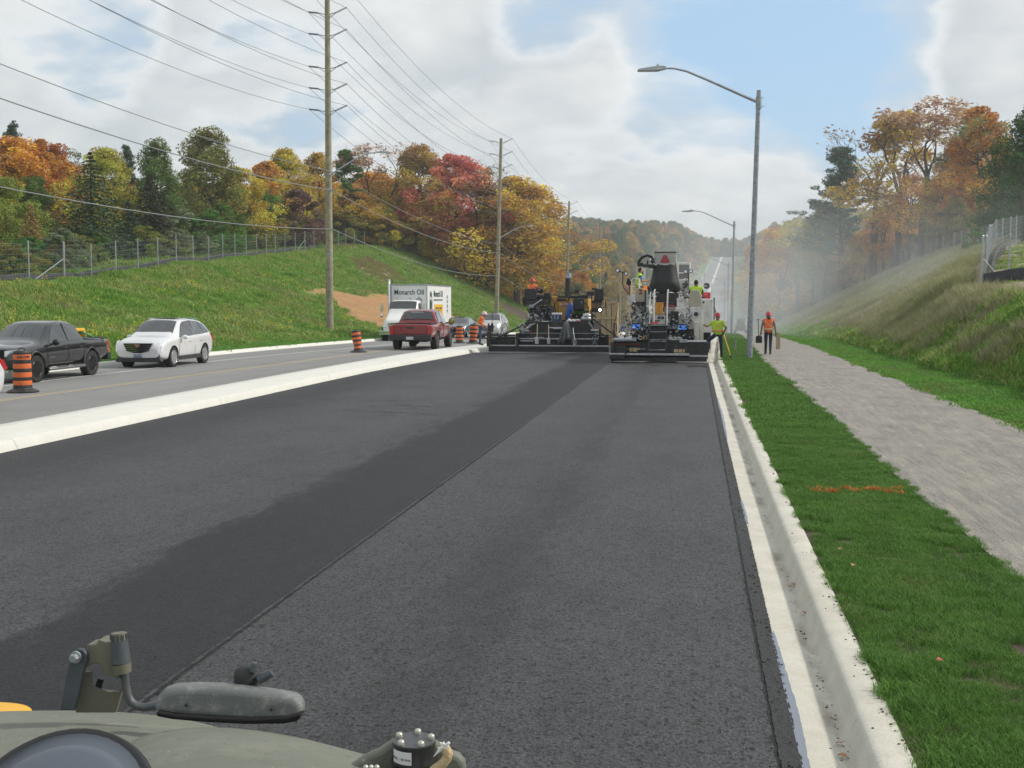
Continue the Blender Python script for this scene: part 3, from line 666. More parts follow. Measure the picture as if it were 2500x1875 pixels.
def branch(mb, a, b, r0, r1, sag=.15, n=4, k=4, rr=None):
    a = Vector(a); b = Vector(b); L = (b-a).length; pts = []
    for i in range(n+1):
        t = i/n; p = a.lerp(b, t); p.z += -sag*L*math.sin(PI*t)*.5
        if 0 < i < n: p += Vector((rr.uniform(-1, 1), rr.uniform(-1, 1), rr.uniform(-.4, .4)))*L*.05
        pts.append(p)
    mb.tube(pts, [r0+(r1-r0)*i/n for i in range(n+1)], k, cap=False)
    return pts
def unit_broad(seed, nclump=60, n_per=150, leaf=.022, crown=(.30, .62, 1.0), wid=.34, egg=.45, holes=.1, dens=1, trunk_r=.016, flat=.85, twigs=True, split=3):
    """a tree of height 1: clumps fill an uneven crown, limbs reach each clump"""
    rr = random.Random(seed); z0, zc, z1 = crown; C = []; Rd = []
    lob = [(rr.uniform(0, 6.28), rr.uniform(.75, 1.15)) for _ in range(7)]
    while len(C) < nclump:
        z = rr.uniform(z0, z1-.03); t = (z-z0)/(z1-z0)
        prof = (math.sin(PI*min(1, max(0, t**egg))))**.75
        a = rr.uniform(0, 6.28); f = 1+.22*math.sin(a*2+lob[0][0])+.15*math.sin(a*3+lob[1][0])+.12*math.sin(t*9+lob[2][0])
        q = wid*prof*f*math.sqrt(rr.uniform(.12, 1)); C.append((q*math.cos(a), q*math.sin(a), z)); Rd.append(rr.uniform(.055, .105)*(1.15-.4*t)*(wid/.33 if wid < .33 else 1))
    C = np.array(C); Rd = np.array(Rd)
    crown_me = leaves('crown', C, Rd, n_per, leaf, m_leaf, seed, flat)
    mb = MB(); lean = Vector((rr.uniform(-.02, .02), rr.uniform(-.02, .02), 0))
    stems = []
    zt = z0+(z1-z0)*.18
    base = [(0, 0, -.03), (lean.x*.3, lean.y*.3, zt*.5), (lean.x, lean.y, zt)]
    mb.tube(base, [trunk_r*1.25, trunk_r, trunk_r*.85], 8, cap=False)
    for i in range(split):
        a = 6.28*i/split+rr.uniform(-.5, .5); q = wid*rr.uniform(.08, .4); top = Vector((q*math.cos(a), q*math.sin(a), z1-.08-rr.uniform(0, .12)))
        stems.append(branch(mb, base[-1], top, trunk_r*.62, trunk_r*.1, -.05, 6, 5, rr))
    allp = [p for s_ in stems for p in s_]
    for c in C:
        c = Vector(c); cand = [p for p in allp if p.z < c.z-.02] or [Vector(base[-1])]
        src = min(cand, key=lambda p: (p-c).length+abs((c.z-p.z)-.6*math.hypot(p.x-c.x, p.y-c.y))*.5)
        pts = branch(mb, src, c, trunk_r*.22, trunk_r*.05, .12, 3, 3, rr)
        if twigs:
            for _ in range(2):
                e = c+Vector((rr.uniform(-1, 1), rr.uniform(-1, 1), rr.uniform(-.2, 1)))*.06; branch(mb, pts[2], e, trunk_r*.08, trunk_r*.03, .05, 2, 3, rr)
    trunk_me = npmesh_from(mb, 'trunk', m_bark)
    return crown_me, trunk_me
def npmesh_from(mb, name, m):
    me = bpy.data.meshes.new(name); me.from_pydata([tuple(v) for v in mb.v], [], mb.f); me.materials.append(m)
    me.polygons.foreach_set('use_smooth', [True]*len(me.polygons)); return me
def unit_sparse(seed, n_per=26, leaf=.016, wid=.26, z0=.35, trunk_r=.014):
    rr = random.Random(seed); mb = MB(); tips = []
    def grow(p, d, L, r0, depth):
        n = 3; pts = [p]; q = p.copy(); dd = d.copy()
        for i in range(n):
            dd = (dd+Vector((rr.uniform(-1, 1), rr.uniform(-1, 1), rr.uniform(-.3, .7)))*.17).normalized(); q = q+dd*L/n; pts.append(q.copy())
        mb.tube(pts, [r0*(1-.45*i/n) for i in range(n+1)], 5 if depth < 2 else 3, cap=False)
        if depth >= 5: tips.append(q); return
        k = 2 if depth else 3
        if rr.random() < .55: k += 1
        for i in range(k):
            a = rr.uniform(0, 6.28); sp = rr.uniform(.3, .7) if depth else rr.uniform(.15, .4)
            nd = (dd+Vector((math.cos(a), math.sin(a), .15))*sp).normalized()
            grow(pts[rr.choice([2, 3, 3])].copy(), nd, L*rr.uniform(.62, .82), r0*.52, depth+1)
    mb.tube([(0, 0, -.03), (.004, 0, z0*.5), (0, .004, z0)], [trunk_r*1.2, trunk_r, trunk_r*.9], 7, cap=False)
    grow(Vector((0, .004, z0)), Vector((0, 0, 1)), .19, trunk_r*.85, 0)
    tips_ = np.array([tuple(t) for t in tips]); s_ = 1.0/max(.5, tips_[:, 2].max()); 
    for i, v in enumerate(mb.v): mb.v[i] = (v[0]*s_, v[1]*s_, v[2]*s_)
    tips_ *= s_
    crown_me = leaves('crown', tips_, np.full(len(tips_), .035), n_per, leaf, m_leaf, seed, .8)
    return crown_me, npmesh_from(mb, 'trunk', m_bark)
def unit_conifer(seed, wid=.24, z0=.04, layers=30, n=26, leaf=.02, power=.9, open_=0.0):
    rr = random.Random(seed); r = np.random.default_rng(seed); mb = MB(); V = []; cl = []
    mb.tube([(0, 0, -.03), (0, 0, .5), (0, 0, .985)], [.014, .008, .001], 6, cap=False)
    for L in range(layers):
        t = L/(layers-1); z = z0+(.97-z0)*t; R_ = wid*(1-t)**power*(1+rr.uniform(-.12, .12)); nb = max(5, int(13*(1-t)+4)); ph = rr.uniform(0, 6)
        for k in range(nb):
            if rr.random() < open_: continue
            a = ph+6.283*k/nb+rr.uniform(-.2, .2); R2 = R_*rr.uniform(.75, 1.1)+.008; c_ = rr.random()
            tip = Vector((math.cos(a)*R2, math.sin(a)*R2, z-.20*R2+rr.uniform(-.01, .01)))
            if k % 2 == 0: branch(mb, (0, 0, z+.01), tip, .0022, .0006, .1, 2, 3, rr)
            m = int(n*(.35+R2/wid)); u = r.random(m)**.7; side = (r.random(m)-.5)*.30*R2*(1.15-u); 
            p = np.stack([math.cos(a)*R2*u-math.sin(a)*side, math.sin(a)*R2*u+math.cos(a)*side, z-.20*R2*u**1.5-np.abs(side)*.3+r.normal(size=m)*.006], -1)
            dr = np.array([math.cos(a), math.sin(a), -.25])+r.normal(size=(m, 3))*.45; dr /= np.linalg.norm(dr, axis=1)[:, None]
            nr = np.array([0, 0, 1.0])+r.normal(size=(m, 3))*.6; b = np.cross(dr, nr); b /= np.linalg.norm(b, axis=1)[:, None]
            s_ = leaf*(.6+.8*r.random(m)); a_ = dr*(s_)[:, None]; b = b*(s_*.28)[:, None]
            V.append(np.stack([p-a_*.5, p+b, p+a_*.6, p-b], 1).reshape(-1, 3)); cl += [c_]*(m*4)
    V = np.concatenate(V); return npmesh('crown', V, np.arange(len(V)).reshape(-1, 4), m_needle, cl), npmesh_from(mb, 'trunk', m_bark)
def unit_pine(seed, wid=.26):
    rr = random.Random(seed); r = np.random.default_rng(seed); mb = MB(); C = []; Rd = []
    mb.tube([(0, 0, -.03), (.01, 0, .4), (-.01, .005, .75), (.005, 0, .95)], [.017, .013, .008, .003], 7, cap=False)
    for i in range(20):
        z = .30+.66*i/19; t = (z-.3)/.66; R_ = wid*(.75+.35*math.sin(t*5+1))*(1-t**3*.75)
        for k in range(3):
            a = rr.uniform(0, 6.28); q = R_*rr.uniform(.6, 1.15); e = Vector((q*math.cos(a), q*math.sin(a), z+rr.uniform(.0, .07)))
            branch(mb, (0, 0, z-.02), e, .004, .0012, .1, 3, 4, rr)
            for j in range(4):
                u = .45+.2*j; C.append((e.x*u+rr.uniform(-.02, .02), e.y*u+rr.uniform(-.02, .02), z-.02+(e.z-z+.03)*u+rr.uniform(-.01, .015))); Rd.append(rr.uniform(.028, .05))
    return leaves('crown', np.array(C), np.array(Rd), 60, .022, m_needle, seed, .42, .3), npmesh_from(mb, 'trunk', m_bark)
UN = {
 'mapleA': unit_broad(1, 120, 200, .0165, (.2, .6, 1), wid=.33), 'mapleB': unit_broad(2, 120, 200, .017, (.16, .6, 1), .38, .5), 'mapleC': unit_broad(3, 120, 190, .016, (.22, .7, 1), .27, .6, split=4),
 'tallA': unit_broad(4, 70, 105, .019, (.36, .7, 1), .25, .55, split=4), 'tallB': unit_broad(5, 62, 85, .018, (.40, .75, 1), .28, .7, split=4),
 'oval': unit_broad(6, 150, 170, .0145, (.06, .5, 1), .27, .55), 'poplar': unit_broad(7, 80, 120, .02, (.15, .55, 1), .13, .6, split=1),
 'bush': unit_broad(8, 60, 230, .028, (.02, .5, 1), .5, .5, split=4, trunk_r=.02, twigs=False), 'bushB': unit_broad(18, 56, 200, .026, (.05, .5, 1), .62, .6, split=5, trunk_r=.018),
 'sparseA': unit_sparse(9, 5), 'sparseB': unit_sparse(10, 2), 'bare': unit_sparse(12, 1, .01), 'sparseC': unit_sparse(14, 16),
 'spruceA': unit_conifer(15, .30), 'spruceB': unit_conifer(16, .22, power=.8), 'pine': unit_pine(17), 'pineB': unit_pine(27, .32),
}
TC = {'orange': (.52, .25, .055), 'redor': (.42, .17, .045), 'coral': (.56, .20, .12), 'gold': (.48, .32, .05), 'amber': (.36, .23, .04), 'yel': (.44, .36, .07), 'olive': (.18, .18, .04),
      'green': (.09, .16, .03), 'lime': (.20, .27, .04), 'dkgreen': (.05, .10, .025), 'spruce': (.035, .066, .036), 'brspruce': (.055, .048, .027), 'burg': (.15, .075, .06), 'pine': (.045, .085, .045),
      'pink': (.36, .24, .15), 'brown': (.27, .19, .08), 'grey': (.16, .19, .10), 'bluespruce': (.05, .085, .085), 'rust': (.32, .18, .06)}
WF = 1.32
def tree(var, X, Y, H, wf, col, name, label, group=None, rz=None, lean=0, sink=.2):
    cm, tm = UN[var]; z = gz(X, Y)-sink; t = empty(name, (X, Y, z), random.random()*6.28 if rz is None else rz); t.rotation_euler[0] = lean
    t.scale = (H*wf*WF, H*wf*WF, H)
    c = bpy.data.objects.new('crown', cm); COL.objects.link(c); c.parent = t
    cc_ = tuple(min(.8, v*1.35+.01) for v in TC[col]); j = [random.uniform(.88, 1.12) for _ in range(3)]; c.color = (cc_[0]*j[0], cc_[1]*j[1], cc_[2]*j[2], 1)
    k = bpy.data.objects.new('trunk', tm); COL.objects.link(k); k.parent = t
    tag(t, label, 'tree', group); return t
def ptree(var, px, D, top, wf, col, name, label, base=None, group=None):
    """top given as a photo row; stands on the terrain at depth D below column px"""
    while group == G_L:
        p = atD(px, 700, D)
        if p.y > 188 or p.x < float(np.interp(p.y, LCY, LCX))-(4.5 if col == 'burg' else 8.5): break
        D += 2
    p = atD(px, 700, D); g = gz(p.x, p.y); zt = atD(px, top, D).z; return tree(var, p.x, p.y, (zt-g)*1.02+.2, wf, col, name, label, group)
G_L = 'trees beyond the left fence'; G_R = 'trees above the right bank'
FT = [ # variant, column, depth, top row, width factor, colour, name, label
 ('mapleB', 40, 118, 345, 1.15, 'orange', 'maple_tree', 'orange red maple with a broad domed crown at the left edge'),
 ('mapleC', 125, 122, 345, .9, 'redor', 'maple_tree', 'rusty orange maple with a ragged top just right of the orange domed one'),
 ('pineB', 40, 140, 315, .5, 'pine', 'pine_tree', 'dark pine top poking out above the orange maple at far left'),
 ('mapleA', 25, 92, 440, .9, 'lime', 'tree', 'yellow green round tree low at the left edge'),
 ('mapleC', 90, 100, 430, .8, 'green', 'tree', 'mid green tree below the orange maples, left of the blue spruce'),
 ('spruceB', 80, 84, 500, 1.1, 'brown', 'spruce_tree', 'brownish thin conifer standing between green shrubs at left'),
 ('spruceA', 228, 90, 375, 1.15, 'spruce', 'spruce_tree', 'large blue green spruce behind the braced fence post'),
 ('sparseC', 190, 130, 375, .9, 'grey', 'tree', 'pale sparse tree top behind the large spruce'),
 ('mapleA', 265, 118, 370, .9, 'yel', 'tree', 'golden yellow tree right behind the large spruce'),
 ('pineB', 318, 150, 368, .5, 'pine', 'pine_tree', 'flat topped pine standing far behind the yellow tree'),
 ('oval', 388, 120, 345, .75, 'green', 'tree', 'bright green tree left of the tall olive one'),
 ('spruceB', 372, 92, 430, 1.5, 'brspruce', 'spruce_tree', 'very dark brownish spruce in front of the bright green tree'),
 ('spruceB', 318, 96, 490, 1.3, 'spruce', 'spruce_tree', 'short dark spruce beside the brownish spruce'),
 ('oval', 512, 104, 318, 1.0, 'olive', 'linden_tree', 'tall olive green tree with a pointed loose top'),
 ('mapleB', 585, 130, 415, .9, 'gold', 'tree', 'golden orange tree right of the tall olive tree'),
 ('tallA', 655, 138, 400, .9, 'orange', 'tree', 'thin orange tree behind the golden one'),
 ('mapleA', 700, 140, 372, .9, 'gold', 'tree', 'tall golden tree left of the nearest utility pole'),
 ('mapleC', 640, 116, 445, .9, 'green', 'tree', 'mid green tree above the burgundy shrub'),
 ('bush', 733, 118, 466, 1.0, 'burg', 'burgundy_shrub', 'round burgundy shrub behind the fence beside the nearest utility pole'),
 ('poplar', 848, 140, 368, 1.3, 'green', 'poplar_tree', 'narrow green poplar just right of the nearest utility pole'),
 ('tallA', 780, 145, 380, .9, 'amber', 'tree', 'amber tree mostly behind the nearest utility pole'),
 ('sparseC', 905, 150, 365, 1.0, 'pink', 'tree', 'half bare pinkish tree right of the green poplar'),
 ('sparseA', 955, 158, 362, 1.0, 'pink', 'tree', 'nearly bare pinkish tree behind the brown orange maple'),
 ('mapleC', 870, 138, 470, 1.1, 'olive', 'tree', 'olive tree below the narrow green poplar'),
 ('mapleA', 1022, 162, 365, 1.1, 'amber', 'maple_tree', 'broad brown orange maple left of the coral red one'),
 ('mapleB', 930, 150, 470, 1.0, 'gold', 'maple_tree', 'lower golden maple in front of the brown orange one'),
 ('mapleC', 1115, 172, 378, 1.05, 'coral', 'maple_tree', 'coral red maple standing out left of the second utility pole'),
 ('bare', 1165, 190, 400, 1.1, 'brown', 'tree', 'leafless grey tree behind the coral red maple'),
 ('sparseC', 1190, 184, 425, 1.1, 'brown', 'tree', 'thin leafed tree around the second utility pole'),
 ('mapleB', 1262, 192, 440, 1.15, 'gold', 'maple_tree', 'large round golden maple right of the second utility pole'),
 ('mapleA', 1215, 186, 470, 1.0, 'amber', 'maple_tree', 'amber maple mostly behind the second utility pole'),
 ('mapleC', 1310, 205, 560, 1.0, 'orange', 'maple_tree', 'low orange maple at the right end of the left wood'),
 ('tallB', 1160, 180, 520, 1.1, 'gold', 'tree', 'yellow understorey tree below the coral red maple'),
 ('mapleB', 1080, 168, 540, 1.0, 'gold', 'tree', 'yellow understorey tree left of the coral maple trunk'),
]
for a in FT: ptree(*a, group=G_L)
FR = [
 ('pine', 2048, 235, 368, .82, 'pine', 'pine_tree', 'dark spreading pine at the left end of the right wood'),
 ('sparseB', 2130, 215, 318, 1.15, 'brown', 'tree', 'bare grey tree right of the spreading pine'),
 ('tallA', 2190, 200, 285, 1.0, 'amber', 'tree', 'tall amber green tree between the bare tree and the pinkish one'),
 ('sparseC', 2250, 178, 258, 1.25, 'pink', 'tree', 'tallest tree with a fine pinkish brown crown and long bare trunk'),
 ('mapleC', 2385, 160, 268, .9, 'orange', 'maple_tree', 'tall orange topped maple right of the pinkish tree'),
 ('oval', 2340, 172, 340, .95, 'olive', 'tree', 'olive brown tree in front of the orange topped maple'),
 ('sparseA', 2440, 150, 300, 1.0, 'grey', 'tree', 'thin grey green tree beside the dark green maple'),
 ('oval', 2495, 100, 285, .95, 'dkgreen', 'maple_tree', 'big dark green maple cut by the right edge'),
 ('spruceB', 2490, 135, 262, .8, 'pine', 'spruce_tree', 'spruce tip above the big dark green maple'),
 ('spruceA', 2425, 128, 455, .8, 'bluespruce', 'spruce_tree', 'blue green spruce left of the big dark green maple'),
 ('mapleA', 2010, 255, 510, .95, 'olive', 'tree', 'olive gold tree below the spreading pine'),
 ('mapleB', 2110, 225, 560, .9, 'rust', 'tree', 'rust orange low maple at the middle of the right wood'),
 ('mapleC', 2155, 215, 500, .9, 'orange', 'tree', 'orange low tree beside the three dark trunks'),
 ('mapleA', 2060, 250, 600, .8, 'brown', 'tree', 'brownish low tree on the slope below the olive gold tree'),
 ('sparseC', 1948, 300, 545, 1.2, 'yel', 'tree', 'hazy pale tree nearest the smoke on the right'),
 ('mapleB', 1900, 330, 560, 1.0, 'orange', 'tree', 'hazy orange tree in the smoke on the right'),
 ('sparseA', 1985, 270, 560, 1.0, 'pink', 'tree', 'hazy thin pinkish tree left of the olive gold tree'),
 ('tallB', 2215, 195, 430, .9, 'gold', 'tree', 'thin golden tree among the dark trunks'),
 ('tallB', 2290, 168, 430, 1.0, 'amber', 'tree', 'amber thin tree right of the tallest trunk'),
 ('mapleC', 2330, 150, 480, .9, 'olive', 'tree', 'olive tree above the far right fence'),
 ('bush', 2380, 120, 560, 1.0, 'green', 'shrub', 'green shrub behind the far right fence posts'),
]
for a in FR: ptree(*a, group=G_R)
# the wood behind: same kinds, nothing in the photo tells them apart
rr = random.Random(41)
kinds = [('mapleA', 'gold', 'golden autumn tree filling the wood behind the left fence'), ('mapleB', 'amber', 'amber autumn tree filling the wood behind the left fence'), ('mapleC', 'orange', 'orange autumn tree filling the wood behind the left fence'), ('tallA', 'olive', 'olive green tree filling the wood behind the left fence'),
         ('oval', 'green', 'green tree filling the wood behind the left fence'), ('spruceB', 'spruce', 'dark spruce filling the wood behind the left fence'), ('tallB', 'gold', 'thin golden tree filling the wood behind the left fence')]
n = 0
for i in range(1500):
    if n >= 190: break
    Y = rr.uniform(70, 235); X = rr.uniform(-115, -40); lim = float(np.interp(Y, LCY, LCX))
    if X > lim-7-rr.random()*6: continue
    D = (Vector((X, Y, 0))-CP).dot(FW); lat = (Vector((X, Y, 0))-CP).dot(RT); px = 1250+F*lat/D
    if px < -60 or px > 1335: continue
    toprow = np.interp(px, [-60, 100, 300, 470, 560, 700, 900, 1100, 1200, 1290, 1335], [400, 400, 440, 440, 455, 430, 420, 430, 470, 500, 600])+rr.uniform(0, 40)
    if px < 560 and X > lim-20: continue
    if X > lim-14: toprow += 50
    H = atD(px, toprow, D).z-gz(X, Y)
    if H < 4: continue
    H = min(H, 23)
    kk = kinds[rr.choice([0, 1, 2, 0, 1, 3, 6])] if px > 540 else kinds[rr.choice([0, 3, 4, 5, 3, 4, 1])]
    tree(kk[0], X, Y, H, rr.uniform(.9, 1.3), kk[1], 'spruce_tree' if 'spruce' in kk[0] else 'tree', kk[2], kk[2].replace('tree', 'trees', 1)); n += 1
n = 0
kinds = [('mapleA', 'olive', 'olive tree filling the wood above the right bank'), ('mapleB', 'brown', 'brown autumn tree filling the wood above the right bank'), ('tallA', 'amber', 'amber tree filling the wood above the right bank'), ('oval', 'green', 'green tree filling the wood above the right bank'), ('tallB', 'rust', 'rusty thin tree filling the wood above the right bank')]
for i in range(1500):
    if n >= 110: break
    Y = rr.uniform(105, 420); X = rr.uniform(25, 115); lim = float(np.interp(Y, RCY, RCX))
    if X < lim+4+rr.random()*5: continue
    D = (Vector((X, Y, 0))-CP).dot(FW); lat = (Vector((X, Y, 0))-CP).dot(RT); px = 1250+F*lat/D
    if px < 1880 or px > 2560: continue
    toprow = np.interp(px, [1880, 1960, 2050, 2130, 2200, 2300, 2400, 2560], [590, 575, 560, 540, 480, 440, 400, 380])+rr.uniform(0, 60)
    H = min(24, atD(px, toprow, D).z-gz(X, Y))
    if H < 4: continue
    kk = kinds[rr.randrange(5)]; tree(kk[0], X, Y, H, rr.uniform(.9, 1.25), kk[1], 'tree', kk[2], kk[2].replace('tree', 'trees', 1)); n += 1
# shrubs right behind the left fence, and on the slopes below the woods
kinds = [('bush', 'grey', 'grey green shrub behind the left fence'), ('bush', 'green', 'green shrub behind the left fence'), ('bushB', 'olive', 'olive shrub behind the left fence')]
for i in range(70):
    Y = 62+i*1.8; X = float(np.interp(Y, LCY, LCX))-rr.uniform(5.5, 11)
    kk = kinds[rr.choice([0, 1, 2] if Y < 115 else [2, 2, 1])]; tree(kk[0], X, Y, (rr.uniform(1.8, 3.6) if Y < 112 else rr.uniform(3, 6)), rr.uniform(.9, 1.3), kk[1], 'shrub', kk[2], kk[2].replace('shrub', 'shrubs'))
for i in range(24):
    Y = 178+rr.random()*52; lim = float(np.interp(Y, LCY, LCX)); X = lim+rr.uniform(-6, 3)
    tree(rr.choice(['bushB', 'mapleB', 'tallB']), X, Y, rr.uniform(3, 9), 1.1, rr.choice(['gold', 'amber', 'yel']), 'shrub', 'yellow undergrowth tree at the lower edge of the left wood', 'yellow undergrowth trees of the left wood')
for i in range(30):
    Y = rr.uniform(240, 420); X = float(np.interp(Y, RCY, RCX))+rr.uniform(-10, 5)
    tree(rr.choice(['bushB', 'mapleB', 'tallB']), X, Y, rr.uniform(4, 10), 1.1, rr.choice(['olive', 'brown', 'grey']), 'shrub', 'dull undergrowth tree in the smoke below the right wood', 'dull undergrowth trees of the right wood')
# far hills: a wood that reads as one mass
def far_mat(c):
    nm = 'far_leaves_'+c
    if nm in MATS: return MATS[nm]
    m = leafmat(nm, transl=.25); t = m.node_tree; col = tuple(min(.8, v*1.1+.01) for v in TC[c])
    for l in list(t.links):
        if l.from_node.type == 'OBJECT_INFO': t.links.remove(l)
    for n_ in t.nodes:
        if n_.type == 'HUE_SAT': n_.inputs['Color'].default_value = (*col, 1)
    return m
c_ff = hidden_col('far_tree_kinds')
for i, (v, c) in enumerate([('mapleA', 'gold'), ('mapleB', 'amber'), ('mapleC', 'rust'), ('tallA', 'olive'), ('oval', 'green'), ('mapleA', 'green'), ('mapleB', 'olive'), ('mapleC', 'brown'), ('spruceB', 'spruce'), ('oval', 'dkgreen'), ('mapleC', 'orange')]):
    me = UN[v][0].copy(); me.materials[0] = far_mat(c); o = bpy.data.objects.new('far_crown', me); c_ff.objects.link(o)
P_ = []; sc = []
for i in range(9000):
    Y = 225+rr.random()**1.3*1100; X = rr.uniform(-230, 230); k_ = float(xkerb(Y)); d_ = float(drift(Y))
    if X < k_-7 or X > 12+d_:
        if X > 0 and Y < 400 and X < 60: continue
        if X < 0 and Y < 235: continue
        if Y > 1043 and k_-7 < X < 12+d_: continue
        P_.append((X, Y, gz(X, Y)-1.5)); sc.append(rr.uniform(10, 19) if Y > 300 else rr.uniform(8, 15))
    elif Y > 1080: P_.append((X, Y, gz(X, Y)-1.5)); sc.append(rr.uniform(12, 18))
P_ = P_[:5200]; sc = sc[:5200]
scatter('far_woodland', P_, np.array(sc)*1.15, c_ff, 'hazy autumn woodland covering the far hills either side of the road', 12, .05)
# ================================================================== FENCES, POLES, WIRES, STREET LIGHTS
def fence(pts, label, H=2.35, corner=(), brace=(), group=None, seed=1, mesh_r=.0055, wires=9, stay=.3):
    t = empty('wire_fence', tuple(pts[0])); o3 = Vector(pts[0]); rr = random.Random(seed)
    tag(t, label, 'fence', group)
    for i, p in enumerate(pts):
        r = .057 if i in corner or i in brace else .042; h = H+(.12 if i in brace or i in corner else rr.uniform(-.04, .04))
        mb = MB(); mb.tube([(p[0], p[1], p[2]-.2), (p[0]+rr.uniform(-.02, .02), p[1], p[2]+h)], [r, r], 8); mb.sph((p[0], p[1], p[2]+h), (r*1.15, r*1.15, r*.8), 8, 4)
        mb.build('post', m_galv, t, off=o3, smooth=True)
        if i in brace:
            for k in (i-1, i+1):
                if 0 <= k < len(pts):
                    q = Vector(pts[k]); a = Vector(p)+Vector((0, 0, H*.62)); b = Vector(p).lerp(q, .85)+Vector((0, 0, .12))
                    MB().cyl(a, b, .026, 6).build('brace', m_galv, t, off=o3)
    mb = MB()
    for a, b in zip(pts[:-1], pts[1:]):
        a = Vector(a); b = Vector(b); L = (b-a).length
        for k in range(wires):
            z = .08+(H-.14)*(k/(wires-1))**1.15
            mb.tube([a+Vector((0, .03, z)), (a+b)/2+Vector((0, .03, z-.012)), b+Vector((0, .03, z))], mesh_r, 3, cap=False)
        n = int(L/stay)
        for k in range(1, n):
            p = a.lerp(b, k/n); mb.tube([p+Vector((0, .03, .06)), p+Vector((0, .03, H-.06))], mesh_r*.6, 3, cap=False)
    w_ = mb.build('woven_wire', m_galv, t, off=o3, fixn=False); w_['kind'] = 'stuff'
    return t
def silt(pts, label, h=.55, back=.12):
    mb = MB(); rr = random.Random(4); n = 0; vs = []
    for a, b in zip(pts[:-1], pts[1:]):
        a = Vector(a); b = Vector(b); k = max(2, int((b-a).length/.7)); d = (b-a).normalized(); nn = Vector((-d.y, d.x, 0))
        for i in range(k):
            p = a.lerp(b, i/k); s_ = rr.uniform(-.05, .05); hh = h+rr.uniform(-.06, .06)
            vs += [p+nn*(back+s_)+Vector((0, 0, -.1)), p+nn*(back+s_+.04)+Vector((0, 0, hh*.5)), p+nn*(back+s_*.5)+Vector((0, 0, hh)), p+nn*(back+.05+s_*.5)+Vector((0, 0, hh-.02))]; n += 1
    mb.add(vs, [(i*4+k, i*4+k+1, i*4+k+5, i*4+k+4) for i in range(n-1) for k in range(3)])
    o = mb.build('silt_fence', mat('black_geotextile', (.035, .037, .042), .7, var=.4, vs=3), smooth='all'); tag(o, label, 'silt fence'); return o
def along(Ys, xf, dz=0): return [(float(xf(Y)), float(Y), gz(float(xf(Y)), float(Y))+dz) for Y in Ys]
lx = lambda Y: np.interp(Y, LCY, LCX)-.2
fp = along(np.arange(40, 176, 4.55), lx)
fence(fp, 'long woven wire fence on galvanised posts along the top of the left bank', brace=(6, 22), seed=3)
silt(along(np.arange(40, 150, 3), lambda Y: lx(Y)-.1), 'black silt fence at the foot of the left wire fence')
A = (13.6, 57.0); ff = along([57.0], lambda Y: 13.6)
pr = [(13.35, 57), (14.6, 57.2), (16.6, 57.4), (19.0, 57.6), (21.5, 57.8)]
fence([(x, y, gz(x, y)) for x, y in pr], 'near corner of wire fence with a diagonal brace on the right bank', brace=(0,), seed=5)
silt([(x, y-.3, gz(x, y)) for x, y in pr], 'black silt fence along the foot of the near right fence corner', h=.75, back=0)
p2 = [(13.6, 57.4), (15.2, 63.5), (16.8, 69.8), (18.6, 76.2), (20.6, 82.6), (23.0, 90), (25.5, 98), (28.3, 106)]
fence([(x, y, gz(x, y)) for x, y in p2], 'wire fence climbing away up the right bank from the braced corner', seed=6)
silt([(x+.3, y, gz(x, y)) for x, y in p2[:5]], 'black silt fence along the climbing right fence', h=.8, back=0)
p3 = [(float(np.interp(Y, RCY, RCX))-1.0, Y) for Y in np.arange(114, 236, 8.0)]
fence([(x, y, gz(x, y)) for x, y in p3], 'farthest wire fence along the crest of the right bank under the trees', seed=7, brace=(12,))
# wooden utility poles with street light arms
m_ins = mat('grey_polymer_insulator', (.10, .11, .12), .5); m_lum = mat('luminaire_grey', (.35, .37, .38), .45, .5)
def luminaire(mb, tip, d, s=1):
    d = Vector(d).normalized(); sd_ = Vector((-d.y, d.x, 0)); tip = Vector(tip)
    def P(u, v, w): return tip+d*u*s+sd_*v*s+Vector((0, 0, w*s))
    vs = [P(-.02, -.05, -.02), P(-.02, .05, -.02), P(-.02, .05, .07), P(-.02, -.05, .07), P(.25, -.15, -.06), P(.25, .15, -.06), P(.2, .09, .09), P(.2, -.09, .09),
          P(.85, -.13, -.05), P(.85, .13, -.05), P(.8, .1, .01), P(.8, -.1, .01)]
    f = [(0, 1, 2, 3), (8, 11, 10, 9)]
    for k in (0, 4): f += [(k, k+4, k+5, k+1), (k+1, k+5, k+6, k+2), (k+2, k+6, k+7, k+3), (k+3, k+7, k+4, k)]
    mb.add(vs, f)
LV = [0, -1.45, -2.9, -5.1, -6.55, -8.0]
PP = [] # attachment points per pole
